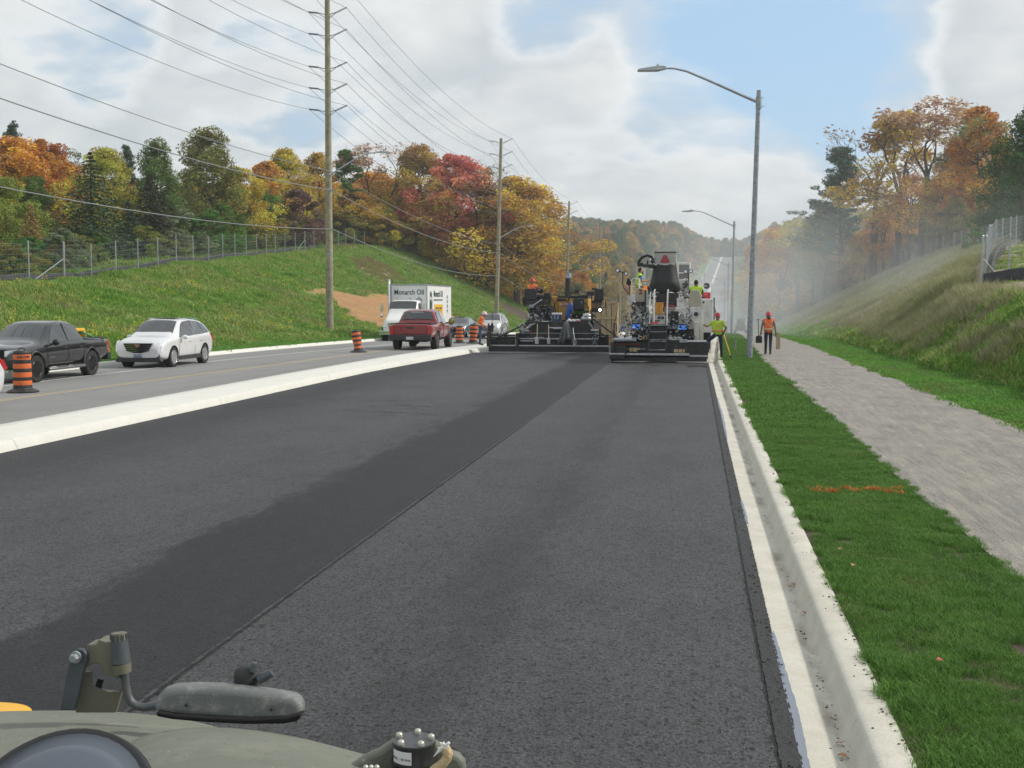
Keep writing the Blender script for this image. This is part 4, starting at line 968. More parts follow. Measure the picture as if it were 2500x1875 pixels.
def upole(X, Y, ztop, label, lean=0, light=None, r=.20, base=None, arms=True, grp='wooden utility poles'):
    zb = gz(X, Y) if base is None else base; t = empty('utility_pole', (X, Y, zb)); H = ztop-zb
    tag(t, label, 'utility pole', grp)
    MB().tube([(0, 0, -.5), (lean*.5*H, 0, H*.5), (lean*H, 0, H)], [r*1.15, r*.95, r*.72], 14).build('shaft', m_wood, t, smooth=True)
    bands = MB()
    for q in (.23, .42, .46): bands.lathe([(r*1.02, H*q), (r*1.1, H*q), (r*1.1, H*q+.08), (r*1.02, H*q+.08)], (lean*H*q, 0, 0), 12)
    bands.build('band', m_galvd, t)
    at_ = []
    for k, dz in enumerate(LV):
        z = H-.35+dz; cx_ = lean*z
        for s_ in (-1, 1):
            if arms:
                mb = MB(); rise = .42 if s_ > 0 else .12
                mb.tube([(cx_+s_*r*.8, 0, z-.1), (cx_+s_*(r+.45), 0, z+.02)], .03, 6); mb.tube([(cx_+s_*r*.8, 0, z-.32), (cx_+s_*(r+.45), 0, z+.02)], .025, 6)
                a = Vector((cx_+s_*(r+.45), 0, z+.02)); b = Vector((cx_+s_*(r+1.05), 0, z+.02+rise*.6)); br = mb.build('bracket', m_galvd, t)
                ib = MB()
                for j in range(9):
                    p = a.lerp(b, j/8); q = a.lerp(b, (j+.5)/8); ib.cyl(p, q, .075, 7, .05)
                ib.tube([b, b+Vector((s_*.1, 0, .03))], .03, 5); ins = ib.build('insulator', m_ins, br)
            at_.append(Vector((X+cx_+s_*(r+1.12), Y, zb+z+(.28 if s_ > 0 else .1))))
    if light:
        la, tx_, tz_, ty_ = light; za = la-zb; ca = lean*za
        MB().tube([(ca+r*.8, 0, za), (ca+tx_*.55, ty_*.5, za+(tz_-la)*.72), (ca+tx_*.8, ty_*.8, za+(tz_-la)*.96), (ca+tx_, ty_, za+(tz_-la))], [.06, .045, .04, .035], 8).build('light_arm', m_galv, t, smooth=True)
        mb = MB(); luminaire(mb, (ca+tx_, ty_, za+(tz_-la)), (1, ty_/max(tx_, .1), .02), .95); mb.build('luminaire', m_lum, t, bevel=.01)
    PP.append((X, Y, zb, H, lean, at_)); return t
upole(-27.0, 22.0, 25.0, 'utility pole standing just outside the left edge', base=.2) if False else PP.append((-27.0, 22.0, .2, 24.8, 0, [Vector((-27+s_*1.3, 22, 24.65+dz)) for dz in LV for s_ in (-1, 1)]))
upole(-25.03, 76.9, 23.8, 'nearest wooden utility pole, cut by the top edge of the photo', .004, (11.1, 3.4, 12.6, .6), r=.235)
upole(-22.6, 130.8, 20.9, 'second wooden utility pole, behind the silver car', .028, (9.6, 3.2, 11.0, 1.0), r=.225)
upole(-20.2, 182, 18.1, 'third wooden utility pole, in front of the orange end of the left wood', .025, (6.0, 3.0, 7.4, 1.0))
upole(-19.5, 240, 19.0, 'fourth utility pole, pale and thin above the left paver', 0, (5.2, 3.0, 6.6, 1.0))
upole(-18.8, 296, 15.2, 'fifth utility pole, thin grey one left of the right paver', 0, None, r=.2)
upole(-17.6, 352, 13.6, 'far utility pole in the haze behind the right paver', 0, None, r=.2, arms=False)
for (px, D, top) in ((1738, 470, 690), (1703, 520, 690), (1720, 640, 660)):
    p = atD(px, top, D); upole(p.x, p.y, p.z, 'distant utility pole faint in the haze on the far hill', 0, None, r=.25, arms=False, grp='distant utility poles on the far hill'); PP.pop()
for (px, D, top, lb) in ((1814, 250, 716, 'slim utility pole right of the street light bases in the smoke'), (1819, 262, 712, 'utility pole close behind the slim one in the smoke')):
    p = atD(px, top, D); upole(p.x, p.y, p.z, lb, 0, None, r=.16, arms=False, grp='poles in the smoke'); PP.pop()
def cat(a, b, sag, n=14): return [a.lerp(b, i/n)-Vector((0, 0, sag*4*(i/n)*(1-i/n))) for i in range(n+1)]
side = {0: 'left', 1: 'right'}; rank = ['topmost', 'second', 'third', 'fourth', 'fifth', 'lowest']
for k in range(12):
    pts = []
    for i, (a, b) in enumerate(zip(PP[:-1], PP[1:])):
        seg = cat(a[5][k], b[5][k], (1.5, 1.5, 1.4, 1.4, 1.2, 1.2)[i], 16); pts += seg[(1 if i else 0):]
    mb = MB(); mb.tube(pts, .014, 5, cap=False); o = mb.build('power_line', m_wire, fixn=False); tag(o, f'{rank[k//2]} power line strung on the {side[k%2]} side of the wooden poles', 'power line', 'high power lines')
for (zs, r_, lb) in (((12.6, 11.3, 8.9, 6.2, 4, 3, 3), .02, 'upper thick cable below the power lines'), ((11.3, 10.0, 7.9, 5.2, 3.2, 2, 2), .028, 'middle thick cable below the power lines'), ((7.6, 7.35, 5.3, 3.1, 1.6, .5, 0), .024, 'lowest cable slung between the wooden poles')):
    pts = []
    for i in range(len(PP)-1):
        a, b = PP[i], PP[i+1]; pa = Vector((a[0]+.25+a[4]*zs[i], a[1], zs[i])); pb = Vector((b[0]+.25+b[4]*zs[i+1], b[1], zs[i+1])); pts += cat(pa, pb, .9, 14)[(1 if i else 0):]
    mb = MB(); mb.tube(pts, r_, 5, cap=False); tag(mb.build('cable', mat('cable_grey', (.22, .23, .23), .5), fixn=False), lb, 'cable', 'cables below the power lines')
# steel street lights along the right kerb
def slight(X, Y, H, label, lean=0, zb=None):
    zb = float(roadz(Y))+.13 if zb is None else zb; t = empty('street_light', (X, Y, zb)); tag(t, label, 'street light', 'steel street lights beside the path')
    MB().tube([(0, 0, -.2), (lean*H*.5, 0, H*.5), (lean*H, 0, H)], [.125, .105, .085], 16).build('pole', mat('mottled_galvanised_pole', (.30, .33, .36), .55, .35, var=.4, vs=9), t, smooth=True)
    lx_ = lean*H; MB().tube([(lx_-.05, 0, H-.45), (lx_-1.9, 0, H+.42), (lx_-2.8, 0, H+.82), (lx_-3.3, 0, H+.95), (lx_-3.7, 0, H+.97)], [.062, .05, .042, .038, .036], 10).build('arm', m_galv, t, smooth=True)
    mb = MB(); luminaire(mb, (lx_-3.65, 0, H+.95), (-1, 0, 0), 1.3); mb.cyl((lx_-3.95, 0, H+1.05), (lx_-3.95, 0, H+1.15), .035, 8); mb.build('luminaire', m_lum, t, bevel=.012)
    mb = MB(); mb.lathe([(.09, 0), (.115, 0), (.115, .45), (.09, .45)], (lx_, 0, H-.7), 12)
    for z in (H-.62, H-.3): mb.cyl((lx_+.08, 0, z), (lx_+.22, 0, z), .012, 6)
    mb.build('clamp', m_galvd, t)
lts = [(2.19, 46.7, 10.55, .021, 'nearest tall steel street light on the sod strip'), (3.4, 107.2, 10.3, .012, 'second steel street light, behind the worker with the rake'), (4.85, 170.7, 10.3, 0, 'third steel street light, faint in the smoke'),
       (5.95, 231.7, 10.3, 0, 'fourth steel street light, deep in the smoke'), (7.5, 293.7, 10.3, 0, 'fifth steel street light, in the valley'), (9.1, 355.8, 10.3, 0, 'sixth steel street light, farthest down in the valley')]
for X, Y, H, le, lb in lts: slight(X, Y, H, lb, le)
slight(11.3, 455, 10.3, 'seventh steel street light, beginning to climb the far hill')
# marker stub on the sod
MB().cyl((0, 0, -.05), (0, 0, .42), .04, 8).build('marker_post', m_galvd).location = (1.95, 55.5, .1)
tag(bpy.data.objects['marker_post'], 'short grey marker post on the sod between the two nearest street lights', 'post')
# ================================================================== VEHICLES
def applied(o):
    dg = bpy.context.evaluated_depsgraph_get(); dg.update()
    me = bpy.data.meshes.new_from_object(o.evaluated_get(dg)); o.modifiers.clear(); o.data = me; return o
def text_mesh(name, s, size, m, parent, loc, rot, ext=.002, align='CENTER', sx=1, bold=0, shear=0):
    c = bpy.data.curves.new(name, 'FONT'); c.body = s; c.size = size; c.extrude = ext; c.align_x = align; c.align_y = 'CENTER'; c.offset = bold; c.shear = shear; c.resolution_u = 3
    o = bpy.data.objects.new(name, c); COL.objects.link(o); dg = bpy.context.evaluated_depsgraph_get(); dg.update()
    me = bpy.data.meshes.new_from_object(o.evaluated_get(dg)); bpy.data.objects.remove(o)
    me.materials.clear(); me.materials.append(m); n = bpy.data.objects.new(name, me); COL.objects.link(n)
    n.location = loc; n.rotation_euler = rot; n.scale = (sx, 1, 1)
    if parent is not None: n.parent = parent
    return n
m_plateW = mat('plate_white', (.72, .73, .75), .5); m_plateB = mat('plate_blue', (.05, .09, .25), .5); m_ink = mat('dark_ink', (.02, .02, .03), .6)
m_lens = mat('clear_lamp', (.75, .77, .8), .08, .3, .8, coat=1); m_red = mat('red_lens', (.42, .012, .015), .15, 0, .8, coat=1); m_under = mat('underbody_black', (.006, .006, .006), .9)
m_trim = mat('trim_plastic', (.03, .03, .032), .6)
def stn(ST, y):
    ys = [s_[0] for s_ in ST]; return [float(np.interp(y, ys, [s_[k] for s_ in ST])) for k in range(1, 7)]
def car_shell(ST, m, parent, arch=(), cuts=(), name='body'):
    vs = []; n = len(ST)
    for (y, z0, zb, zt, ws, wb, wt) in ST:
        half = [(0, z0), (ws*.86, z0), (ws, z0+.09), (max(ws, wb)+.008, z0+.55*(zb-z0)), (wb, zb-.06), (wb-.035, zb+.005), (wt+.02, zt-.05), (wt-.12, zt-.004), (0, zt+.012)]
        full = half+[(-x, z) for x, z in half[-2:0:-1]]
        vs += [(x, y, z) for x, z in full]
    k = 16; fs = [(i*k+j, i*k+(j+1) % k, (i+1)*k+(j+1) % k, (i+1)*k+j) for i in range(n-1) for j in range(k)]
    for b0, rev in ((0, 1), ((n-1)*k, 0)):
        for j in range(8):
            a, c = b0+j, b0+(16-j) % 16; d, e = b0+j+1, b0+(15-j) % 16
            f = [q for i_, q in enumerate([a, d, e, c]) if q not in [a, d, e, c][:i_]]
            if len(f) >= 3: fs.append(tuple(reversed(f)) if rev else tuple(f))
    mb = MB(); mb.add(vs, fs); o = mb.build(name, [m, m_under], parent, smooth='all')
    ss = o.modifiers.new('s', 'SUBSURF'); ss.levels = ss.render_levels = 2
    cut = []
    for (y, z, r, x0, x1) in arch:
        for s_ in (-1, 1):
            c = MB(); c.tube([(s_*x0, y, z), (s_*x1, y, z)], r, 28); co = c.build('cutter', m_under); cut.append(co)
    for a, b in cuts:
        c = MB(); c.bb(a, b); cut.append(c.build('cutter', m_under))
    for co in cut:
        bo = o.modifiers.new('b', 'BOOLEAN'); bo.operation = 'DIFFERENCE'; bo.object = co; bo.solver = 'EXACT'
        if hasattr(bo, 'material_mode'): bo.material_mode = 'TRANSFER'
    par = o.parent; o.parent = None; applied(o); o.parent = par
    for co in cut: me = co.data; bpy.data.objects.remove(co); bpy.data.meshes.remove(me)
    if hasattr(o.data, 'set_sharp_from_angle'):
        o.data.polygons.foreach_set('use_smooth', [True]*len(o.data.polygons)); o.data.set_sharp_from_angle(angle=math.radians(40))
    return o
def side_glass(ST, poly, m, parent, name='side_window', off=.018, s_both=(-1, 1)):
    for s_ in s_both:
        vs = []
        for (y, t) in poly:
            z0, zb, zt, ws, wb, wt = stn(ST, y); x = (wb-.035)*(1-t)+(wt+.02)*t; z = (zb+.005)*(1-t)+(zt-.05)*t
            vs.append((s_*(x+off), y, z))
        c = [sum(v[i] for v in vs)/len(vs) for i in range(3)]; n = len(vs); k = n
        inner = [((v[0]*.0+v[0]), v[1], v[2]) for v in vs]
        out = [(v[0]-s_*.03, v[1], v[2]) for v in vs]
        mb = MB(); mb.add(vs+out, [tuple(range(n))]+[(i, (i+1) % n, n+(i+1) % n, n+i) for i in range(n)]); mb.build(name, m, parent)
def end_glass(ST, y0, y1, f0, f1, m, parent, name='windshield', off=.012, zl=0, zh=0):
    """glass between stations y0 (low) and y1 (high), half width fractions f0, f1"""
    G = []; a = stn(ST, y0); b = stn(ST, y1)
    nv, nu = 5, 8; up = 1
    for i in range(nv+1):
        t = i/nv; y = y0+(y1-y0)*t
        s_ = stn(ST, y); zt = s_[2]; wt = s_[5]
        for j in range(nu+1):
            v = -1+2*j/nu; x = v*wt*(f0+(f1-f0)*t); z = zt+.012-.045*abs(v)**3+off; sg = 1 if y0 > y1 else -1
            G.append((x, y+sg*off*1.2-sg*.06*(abs(v)**2)*0, z))
    mb = MB(); mb.add(G, [(i*(nu+1)+j, i*(nu+1)+j+1, (i+1)*(nu+1)+j+1, (i+1)*(nu+1)+j) for i in range(nv) for j in range(nu)])
    return mb.build(name, m, parent, smooth='all')
def wheel(parent, x, y, r, w, side, m_rim, spokes=6, rr=.66, dual=False, sw=.11):
    """side +1: outer face towards +x"""
    t = MB(); hw = w/2; prof = [(r*rr, -hw*.9), (r*.9, -hw), (r*.985, -hw*.82), (r, -hw*.5), (r, hw*.5), (r*.985, hw*.82), (r*.9, hw), (r*rr, hw*.9), (r*rr*.96, hw*.7), (r*rr*.96, -hw*.7)]
    t.lathe(prof+[prof[0]], (0, 0, 0), 32, 'x')
    for k in range(32):
        a = 2*PI*k/32
        for h in (-.45, .45): t.box((h*w*.8, math.cos(a)*r, math.sin(a)*r), (w*.22, .02, .035), (a, 0, 0))
    o = t.build('wheel', m_rub, parent, smooth=True); o.location = (x, y, r)
    b = MB(); q = side*hw; R = r*rr
    b.lathe([(R, q*.85), (R*.97, q*.95), (R*.9, q*.8), (R*.88, q*.1), (R*.3, q*.05), (.0005, q*.05)], (0, 0, 0), 32, 'x')
    rim = b.build('rim', mat('rim_dark_back', (.02, .02, .02), .5), o, smooth=True)
    s_ = MB()
    for k in range(spokes):
        a = 2*PI*k/spokes; ca, sa = math.cos(a), math.sin(a)
        for e in ((-.5, .5) if spokes < 8 else (0,)):
            aa = a+e*.28; c1 = (q*.78, math.cos(aa)*R*.93, math.sin(aa)*R*.93); c0 = (q*.62, math.cos(a)*R*.18, math.sin(a)*R*.18)
            s_.tube([c0, ((c0[0]+c1[0])/2+side*.01, (c0[1]+c1[1])/2, (c0[2]+c1[2])/2), c1], R*sw, 5)
    s_.lathe([(R*1.0, q*.93), (R*.96, q*.98), (R*.91, q*.9)], (0, 0, 0), 32, 'x'); s_.lathe([(R*.24, q*.5), (R*.22, q*.72), (.001, q*.74)], (0, 0, 0), 16, 'x')
    sp = s_.build('spokes', m_rim, o, smooth=True)
    return o
def wheels4(parent, hw, yf, yr, r, w, m_rim, spokes=6, **k):
    for y in (yf, yr):
        for s_ in (-1, 1): wheel(parent, s_*(hw-w/2), y, r, w, s_, m_rim, spokes, **k)
def mirror(parent, x, y, z, m, w=.24, h=.19, d=.12, face=None):
    for s_ in (-1, 1):
        b = MB(); b.tube([(s_*(x-.12), y, z-.06), (s_*x, y-.02, z-.03)], .03, 6); b.sph((s_*(x+w/2), y, z+.02), (w/2, d/2, h/2), 12, 8)
        o = b.build('mirror', m, parent, smooth=True)
        g = MB(); g.sph((s_*(x+w/2), y-d*.30, z+.02), (w*.40, d*.25, h*.40), 12, 6); g.build('mirror_glass', face or m_chrome, o, smooth=True)
def place(t, X, Y, rz, dz=0): t.location = (X, Y, float(roadz(Y))+dz); t.rotation_euler = (0, 0, rz)
# ---- crossover
ST_SUV = [(-2.41, .48, .82, .96, .66, .76, .64), (-2.34, .36, 1.00, 1.16, .84, .89, .78), (-2.2, .30, 1.10, 1.36, .90, .935, .74), (-1.98, .27, 1.14, 1.57, .92, .95, .68), (-1.7, .26, 1.14, 1.68, .925, .955, .66), (-1.0, .25, 1.11, 1.745, .93, .955, .68), (-.2, .24, 1.08, 1.76, .93, .955, .69),
          (.30, .24, 1.06, 1.73, .93, .95, .68), (.50, .24, 1.05, 1.66, .93, .95, .69), (1.25, .24, 1.04, 1.17, .93, .945, .80), (1.6, .24, 1.02, 1.135, .93, .94, .80), (2.0, .26, .97, 1.07, .92, .925, .78), (2.28, .30, .88, .98, .89, .87, .70), (2.40, .36, .74, .85, .80, .76, .58), (2.43, .42, .62, .70, .70, .64, .46)]
def suv(paint, label, front='cad'):
    t = empty('suv'); tag(t, label, 'SUV')
    car_shell(ST_SUV, paint, t, [(1.45, .37, .43, .66, 1.2), (-1.42, .37, .43, .66, 1.2)])
    end_glass(ST_SUV, 1.12, .44, .97, .93, m_glass, t); end_glass(ST_SUV, -2.24, -1.86, .9, .9, m_glass, t, 'rear_window')
    side_glass(ST_SUV, [(.88, .06), (.40, .80), (.18, .93), (-.34, .96), (-.40, .06)], m_glass, t)
    side_glass(ST_SUV, [(-.47, .06), (-.42, .96), (-1.15, .93), (-1.33, .06)], m_glass, t)
    side_glass(ST_SUV, [(-1.40, .08), (-1.22, .90), (-1.62, .78), (-1.95, .22), (-1.9, .12)], m_glass, t, 'quarter_window')
    wheels4(t, .955, 1.45, -1.42, .37, .24, mat('silver_alloy', (.62, .63, .65), .25, .85), 12, sw=.055)
    mirror(t, .96, .78, 1.06, paint, .24, .17, .16)
    b = MB(); b.prism([(-.62, .66), (.62, .66), (.50, .40), (.0, .36), (-.50, .40)], 2.40, 2.435, 'y'); b.build('lower_grille', m_under, t) if 0 else None
    g = MB(); g.prism([(-.54, .90), (.54, .90), (.42, .62), (.14, .55), (-.14, .55), (-.42, .62)], 2.25, 2.435, 'y'); gr = g.build('grille', m_under, t)
    g = MB()
    for k in range(5):
        z = .885-.065*k; hw = .53-.03*k
        g.tube([(-hw, 2.43, z), (-hw*.3, 2.44, z-.015), (0, 2.445, z-.02), (hw*.3, 2.44, z-.015), (hw, 2.43, z)], .0125, 5)
    g.build('grille_bars', m_chrome, gr)
    MB().prism([(-.10, .86), (.10, .86), (.07, .78), (0, .75), (-.07, .78)], 2.44, 2.462, 'y').build('emblem', mat('crest_pinkish', (.45, .25, .25), .3, .5), gr)
    for s_ in (-1, 1):
        h = MB(); h.add([(s_*.62, 2.405, .76), (s_*.83, 2.325, .75), (s_*.925, 2.0, .99), (s_*.85, 2.06, 1.03), (s_*.74, 2.27, .94)], [(0, 1, 2, 3, 4)])
        h.build('headlight', m_lens, t)
        h = MB(); h.tube([(s_*.90, 2.10, .96), (s_*.87, 2.29, .80), (s_*.84, 2.36, .60)], [.02, .02, .014], 6); h.build('running_light', mat('daytime_lamp', (.9, .9, .9), .2, emit=((1, 1, 1), .1)), t)
        h = MB(); h.prism([(s_*.50, .46), (s_*.72, .54), (s_*.80, .53), (s_*.80, .40), (s_*.58, .38)], 2.30, 2.39, 'y'); h.build('fog_lamp', m_under, t)
        h = MB(); h.prism([(-2.36, .92), (-2.20, 1.12), (-2.02, 1.14), (-2.05, 1.02), (-2.30, .86)], s_*.80, s_*.935, 'x'); h.build('tail_light', m_red, t)
        h = MB(); h.bb((s_*.93, -1.0, .24), (s_*.965, 1.02, .40)); h.build('sill', m_trim, t, bevel=.02)
        for y in (.0, -1.05):
            h = MB(); h.tube([(s_*.95, y+.10, .90), (s_*.975, y, .905), (s_*.95, y-.10, .90)], .014, 5); h.build('door_handle', m_chrome, t)
        h = MB()
        for y in (1.0, -.44, -1.3): h.tube([(s_*.953, y, .40), (s_*.958, y, .7), (s_*.945, y, 1.0)], .005, 4)
        h.build('door_gap', m_ink, t)
    h = MB(); h.prism([(-.80, .38), (.80, .38), (.88, .25), (.80, .22), (-.80, .22), (-.88, .25)], 2.2, 2.41, 'y'); h.build('front_bumper', m_trim, t, bevel=.02)
    MB().bb((-.155, 2.42, .39), (.155, 2.45, .50)).build('licence_plate', m_plateB, t); text_mesh('plate_text', 'CGTD 063', .085, m_plateW, t, (0, 2.453, .445), (PI/2, 0, PI), .001)
    h = MB(); [MB().tube([(q_*.60, .25, 1.745), (q_*.62, -.6, 1.765), (q_*.60, -1.5, 1.72)], .016, 6).build('roof_rail', m_chrome, t) for q_ in (-1, 1)]
    h = MB(); h.bb((-.42, -.4, 1.765), (.42, .15, 1.785)); h.build('sunroof', m_glass, t, bevel=.01)
    h = MB(); h.tube([(-.6, 1.13, 1.10), (.05, 1.08, 1.135)], .01, 4); h.tube([(.1, 1.13, 1.13), (.66, 1.08, 1.09)], .01, 4); h.build('wiper', m_blk2, t)
    return t
p_white = mat('pearl_white_paint', (.74, .745, .75), .22, .15, .6, coat=1, dirt=((.45, .43, .4), .18, 1.5)); p_black = mat('black_car_paint', (.012, .013, .015), .16, .1, .6, coat=1, dirt=((.10, .095, .09), .22, 2)); p_red = mat('dark_red_car_paint', (.24, .009, .016), .24, .1, .6, coat=.9, dirt=((.28, .14, .12), .22, 1.6))
p_silver = mat('silver_car_paint', (.50, .51, .50), .25, .5, .6, coat=1); p_dark = mat('dark_grey_car_paint', (.035, .038, .042), .25, .3, .6, coat=1)
su = suv(p_white, 'white crossover with slatted chrome grille driving towards the viewer behind the black pickup'); place(su, -19.78, 40.95, PI+.03)
s2 = copy_tree(su); s2['label'] = 'white vehicle cut off by the left edge, only its rear corner showing'; place(s2, -15.98, 21.0, PI)
s3 = suv(p_silver, 'silver SUV facing the viewer beyond the worker with the barrel'); s3.scale = (1.04, 1.0, 1.06); place(s3, -14.75, 83.5, PI+.02)
s4 = suv(p_dark, 'dark car behind the barrels, left of the silver SUV'); s4.scale = (1, .98, .88); place(s4, -18.0, 87.5, PI); s4.name = 'dark_car'; s4['category'] = 'car'
# ---- pickups
def pickup_st(h=0, bed=1.17, bulge=0):
    return [(-2.70, .58, 1.02, bed, .86, .90, .86), (-2.64, .50, bed-.08, bed+.02, .90, .93, .88), (-1.9, .46, bed-.08, bed+.03, .92, .945, .89), (-1.12, .42, bed-.07, bed+.03, .92, .945, .89), (-1.06, .42, 1.13, bed+.06, .92, .945, .88), (-1.0, .42, 1.15, 1.42+h, .92, .945, .76), (-.88, .42, 1.15, 1.72+h, .92, .945, .66), (-.5, .42, 1.14, 1.79+h, .92, .945, .66),
            (.10, .42, 1.12, 1.80+h, .92, .945, .66), (.50, .42, 1.11, 1.76+h, .92, .945, .65), (.72, .42, 1.10, 1.64+h, .92, .94, .67), (1.32, .42, 1.09, 1.19, .92, .94, .80), (1.8, .42, 1.05, 1.15, .92, .93, .80), (2.35, .44, 1.0, 1.09, .92, .90, .78), (2.58, .48, .93, 1.02, .90, .86, .74), (2.68, .54, .84, .93, .84, .80, .66), (2.72, .6, .76, .84, .76, .7, .55)]
def pickup(paint, label, m_rim, kind, h=0):
    ST = pickup_st(h); t = empty('pickup_truck'); tag(t, label, 'pickup truck')
    wr = .40; ya, yb = 1.78, -1.50
    car_shell(ST, paint, t, [(ya, wr, .47, .64, 1.2), (yb, wr, .47, .64, 1.2)], [((-.76, -2.56, .72), (.76, -1.16, 1.6))])
    end_glass(ST, 1.24, .62, .98, .94, m_glass, t)
    end_glass(ST, -1.03, -.90, .86, .86, m_glass, t, 'rear_window', .03)
    side_glass(ST, [(1.02, .07), (.60, .80), (.40, .93), (.02, .95), (-.02, .07)], m_glass, t)
    side_glass(ST, [(-.10, .07), (-.06, .95), (-.70, .93), (-.84, .80), (-.93, .10)] if kind == 'crew' else [(-.12, .07), (-.10, .94), (-.62, .92), (-.84, .60), (-.90, .10)], m_glass, t)
    wheels4(t, .96, ya, yb, wr, .27, m_rim, 6, rr=.62, sw=.12)
    for s_ in (-1, 1):
        a = MB()
        for y in (ya, yb):
            a.tube([(s_*.935, y+math.cos(q)*.50, wr+math.sin(q)*.50) for q in np.linspace(.05, PI-.05, 14)], .038, 6)
        a.build('wheel_arch_trim', paint if kind == 'crew' else m_trim, t, smooth=True)
        g = MB()
        for y in (1.15, -.06, -.98): g.tube([(s_*.945, y, .46), (s_*.952, y, .8), (s_*.945, y, 1.08)], .006, 4)
        g.tube([(s_*.953, 1.1, .76), (s_*.957, 0, .76), (s_*.953, -.98, .76)], .006, 4); g.build('door_gap', m_ink, t)
        for y in (.12, -.82):
            hd = MB(); hd.tube([(s_*.945, y+.09, .97), (s_*.975, y, .975), (s_*.945, y-.09, .97)], .016, 5); hd.build('door_handle', paint, t)
        MB().bb((s_*.74, -2.71, .72), (s_*.92, -2.58, 1.10)).build('tail_light', m_red, t, bevel=.02)
    b = MB(); b.bb((-.90, -2.84, .46), (.90, -2.62, .70)); b.bb((-.25, -2.86, .44), (.25, -2.6, .60)); b.build('rear_bumper', m_trim if kind != 'crew' else m_black, t, bevel=.03)
    b = MB(); b.bb((-.70, -2.735, .74), (.70, -2.69, 1.15)); b.build('tailgate', paint, t, bevel=.02); b = MB(); b.bb((-.16, -2.75, .98), (.16, -2.73, 1.06)); b.build('tailgate_handle', m_trim, t, bevel=.01)
    b = MB(); b.bb((-.80, -2.62, 1.185), (.80, -2.56, 1.215)); b.build('bed_rail_cap', m_trim, t)
    for s_ in (-1, 1): MB().bb((s_*.80, -2.60, 1.185), (s_*.88, -1.15, 1.215)).build('bed_rail_cap', m_trim, t)
    MB().bb((-.155, -2.875, .50), (.155, -2.855, .62)).build('licence_plate', m_plateW, t)
    text_mesh('plate_text', 'AM 32708', .075, m_plateB, t, (0, -2.878, .56), (PI/2, 0, 0), .001)
    f = MB(); f.bb((-.86, 2.55, .46), (.86, 2.80, .66)); f.build('front_bumper', m_black, t, bevel=.04)
    g = MB(); g.prism([(-.50, 1.0), (.50, 1.0), (.46, .68), (-.46, .68)], 2.55, 2.745, 'y'); g.build('grille', m_under, t, bevel=.02)
    for s_ in (-1, 1):
        hl = MB(); hl.add([(s_*.52, 2.735, .96), (s_*.74, 2.68, .98), (s_*.90, 2.42, .99), (s_*.915, 2.40, .86), (s_*.80, 2.66, .82), (s_*.52, 2.74, .80)], [(0, 1, 2, 3, 4, 5)]); hl.build('headlight', m_lens, t)
    b = MB(); b.bb((-.80, -2.4, .40), (.80, 2.3, .50)); b.cyl((-.5, -1.5, .40), (.5, -1.5, .40), .06, 8); b.sph((0, -1.5, .38), .15, 10, 6); b.cyl((.45, -2.7, .42), (.45, -.5, .42), .04, 8); b.build('chassis', m_under, t)
    return t
bp = pickup(p_black, 'black crew cab pickup with black wheels facing the viewer at far left', mat('black_alloy', (.015, .015, .016), .3, .5), 'crew')
mirror(bp, .97, .92, 1.13, m_blk2, .22, .20, .16)
for s_ in (-1, 1):
    b = MB(); b.tube([(s_*.95, 1.15, .36), (s_*1.02, .9, .36), (s_*1.02, -.75, .36), (s_*.95, -.98, .36)], .05, 8); b.bb((s_*.98, .75, .38), (s_*1.07, .25, .42)); b.bb((s_*.98, -.2, .38), (s_*1.07, -.7, .42)); b.build('side_step', mat('brushed_step', (.22, .23, .23), .4, .7), bp, smooth=True)
text_mesh('bed_lettering', '4WD', .11, mat('faded_red_lettering', (.45, .25, .27), .5), bp, (-.948, -2.4, 1.10), (PI/2, 0, -PI/2), .001); text_mesh('door_lettering', 'COLORADO', .055, m_galvd, bp, (-.958, .92, .70), (PI/2, 0, -PI/2), .001)
place(bp, -20.12, 32.95, PI+.02); bp.scale = (1, 1, 1.0)
# mower-like load in the bed
ld = empty('garden_machine'); tag(ld, 'green and yellow garden machine loaded in the bed of the black pickup', 'garden machine')
m_gr = mat('machine_green', (.03, .20, .07), .4); m_ye = mat('machine_yellow', (.75, .40, .03), .4)
b = MB(); b.bb((-.5, -.35, .0), (.5, .35, .25)); b.build('deck', m_galvd, ld, bevel=.03)
b = MB(); b.tube([(-.48, -.5, .25), (-.3, -.1, .42), (.4, .1, .42), (.55, .5, .24)], .035, 6); b.tube([(-.48, .5, .25), (-.2, .3, .46), (.5, .3, .3)], .035, 6); b.build('frame', m_gr, ld)
b = MB(); b.prism([(-.42, .30), (-.30, .56), (.30, .56), (.42, .30), (.30, .30), (.24, .46), (-.24, .46), (-.30, .30)], -.28, .0, 'x'); b.build('hood', m_ye, ld, bevel=.02)
place(ld, -20.1, 34.85, PI, .95)
rp = pickup(p_red, 'dark red pickup seen from behind with black bumper', mat('dark_steel_rim', (.07, .07, .075), .35, .6), 'quad', .04); rp.scale = (1.19, 1.17, 1.13)
for k, (s_, m_) in enumerate(((1, 1),)): pass
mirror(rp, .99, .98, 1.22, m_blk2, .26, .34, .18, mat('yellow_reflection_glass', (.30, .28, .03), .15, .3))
text_mesh('window_sticker', 'THEMINI.CA', .10, m_white, rp, (-.05, -1.03, 1.69), (PI/2-.25, 0, 0), .001)
b = MB(); b.sph((.25, -.75, 1.42), (.14, .12, .17), 10, 8); b.sph((.25, -.72, 1.22), (.22, .14, .16), 10, 8); b.build('headrest', mat('seat_grey_green', (.16, .20, .17), .8), rp)
place(rp, -14.25, 59.6, math.radians(2.0))
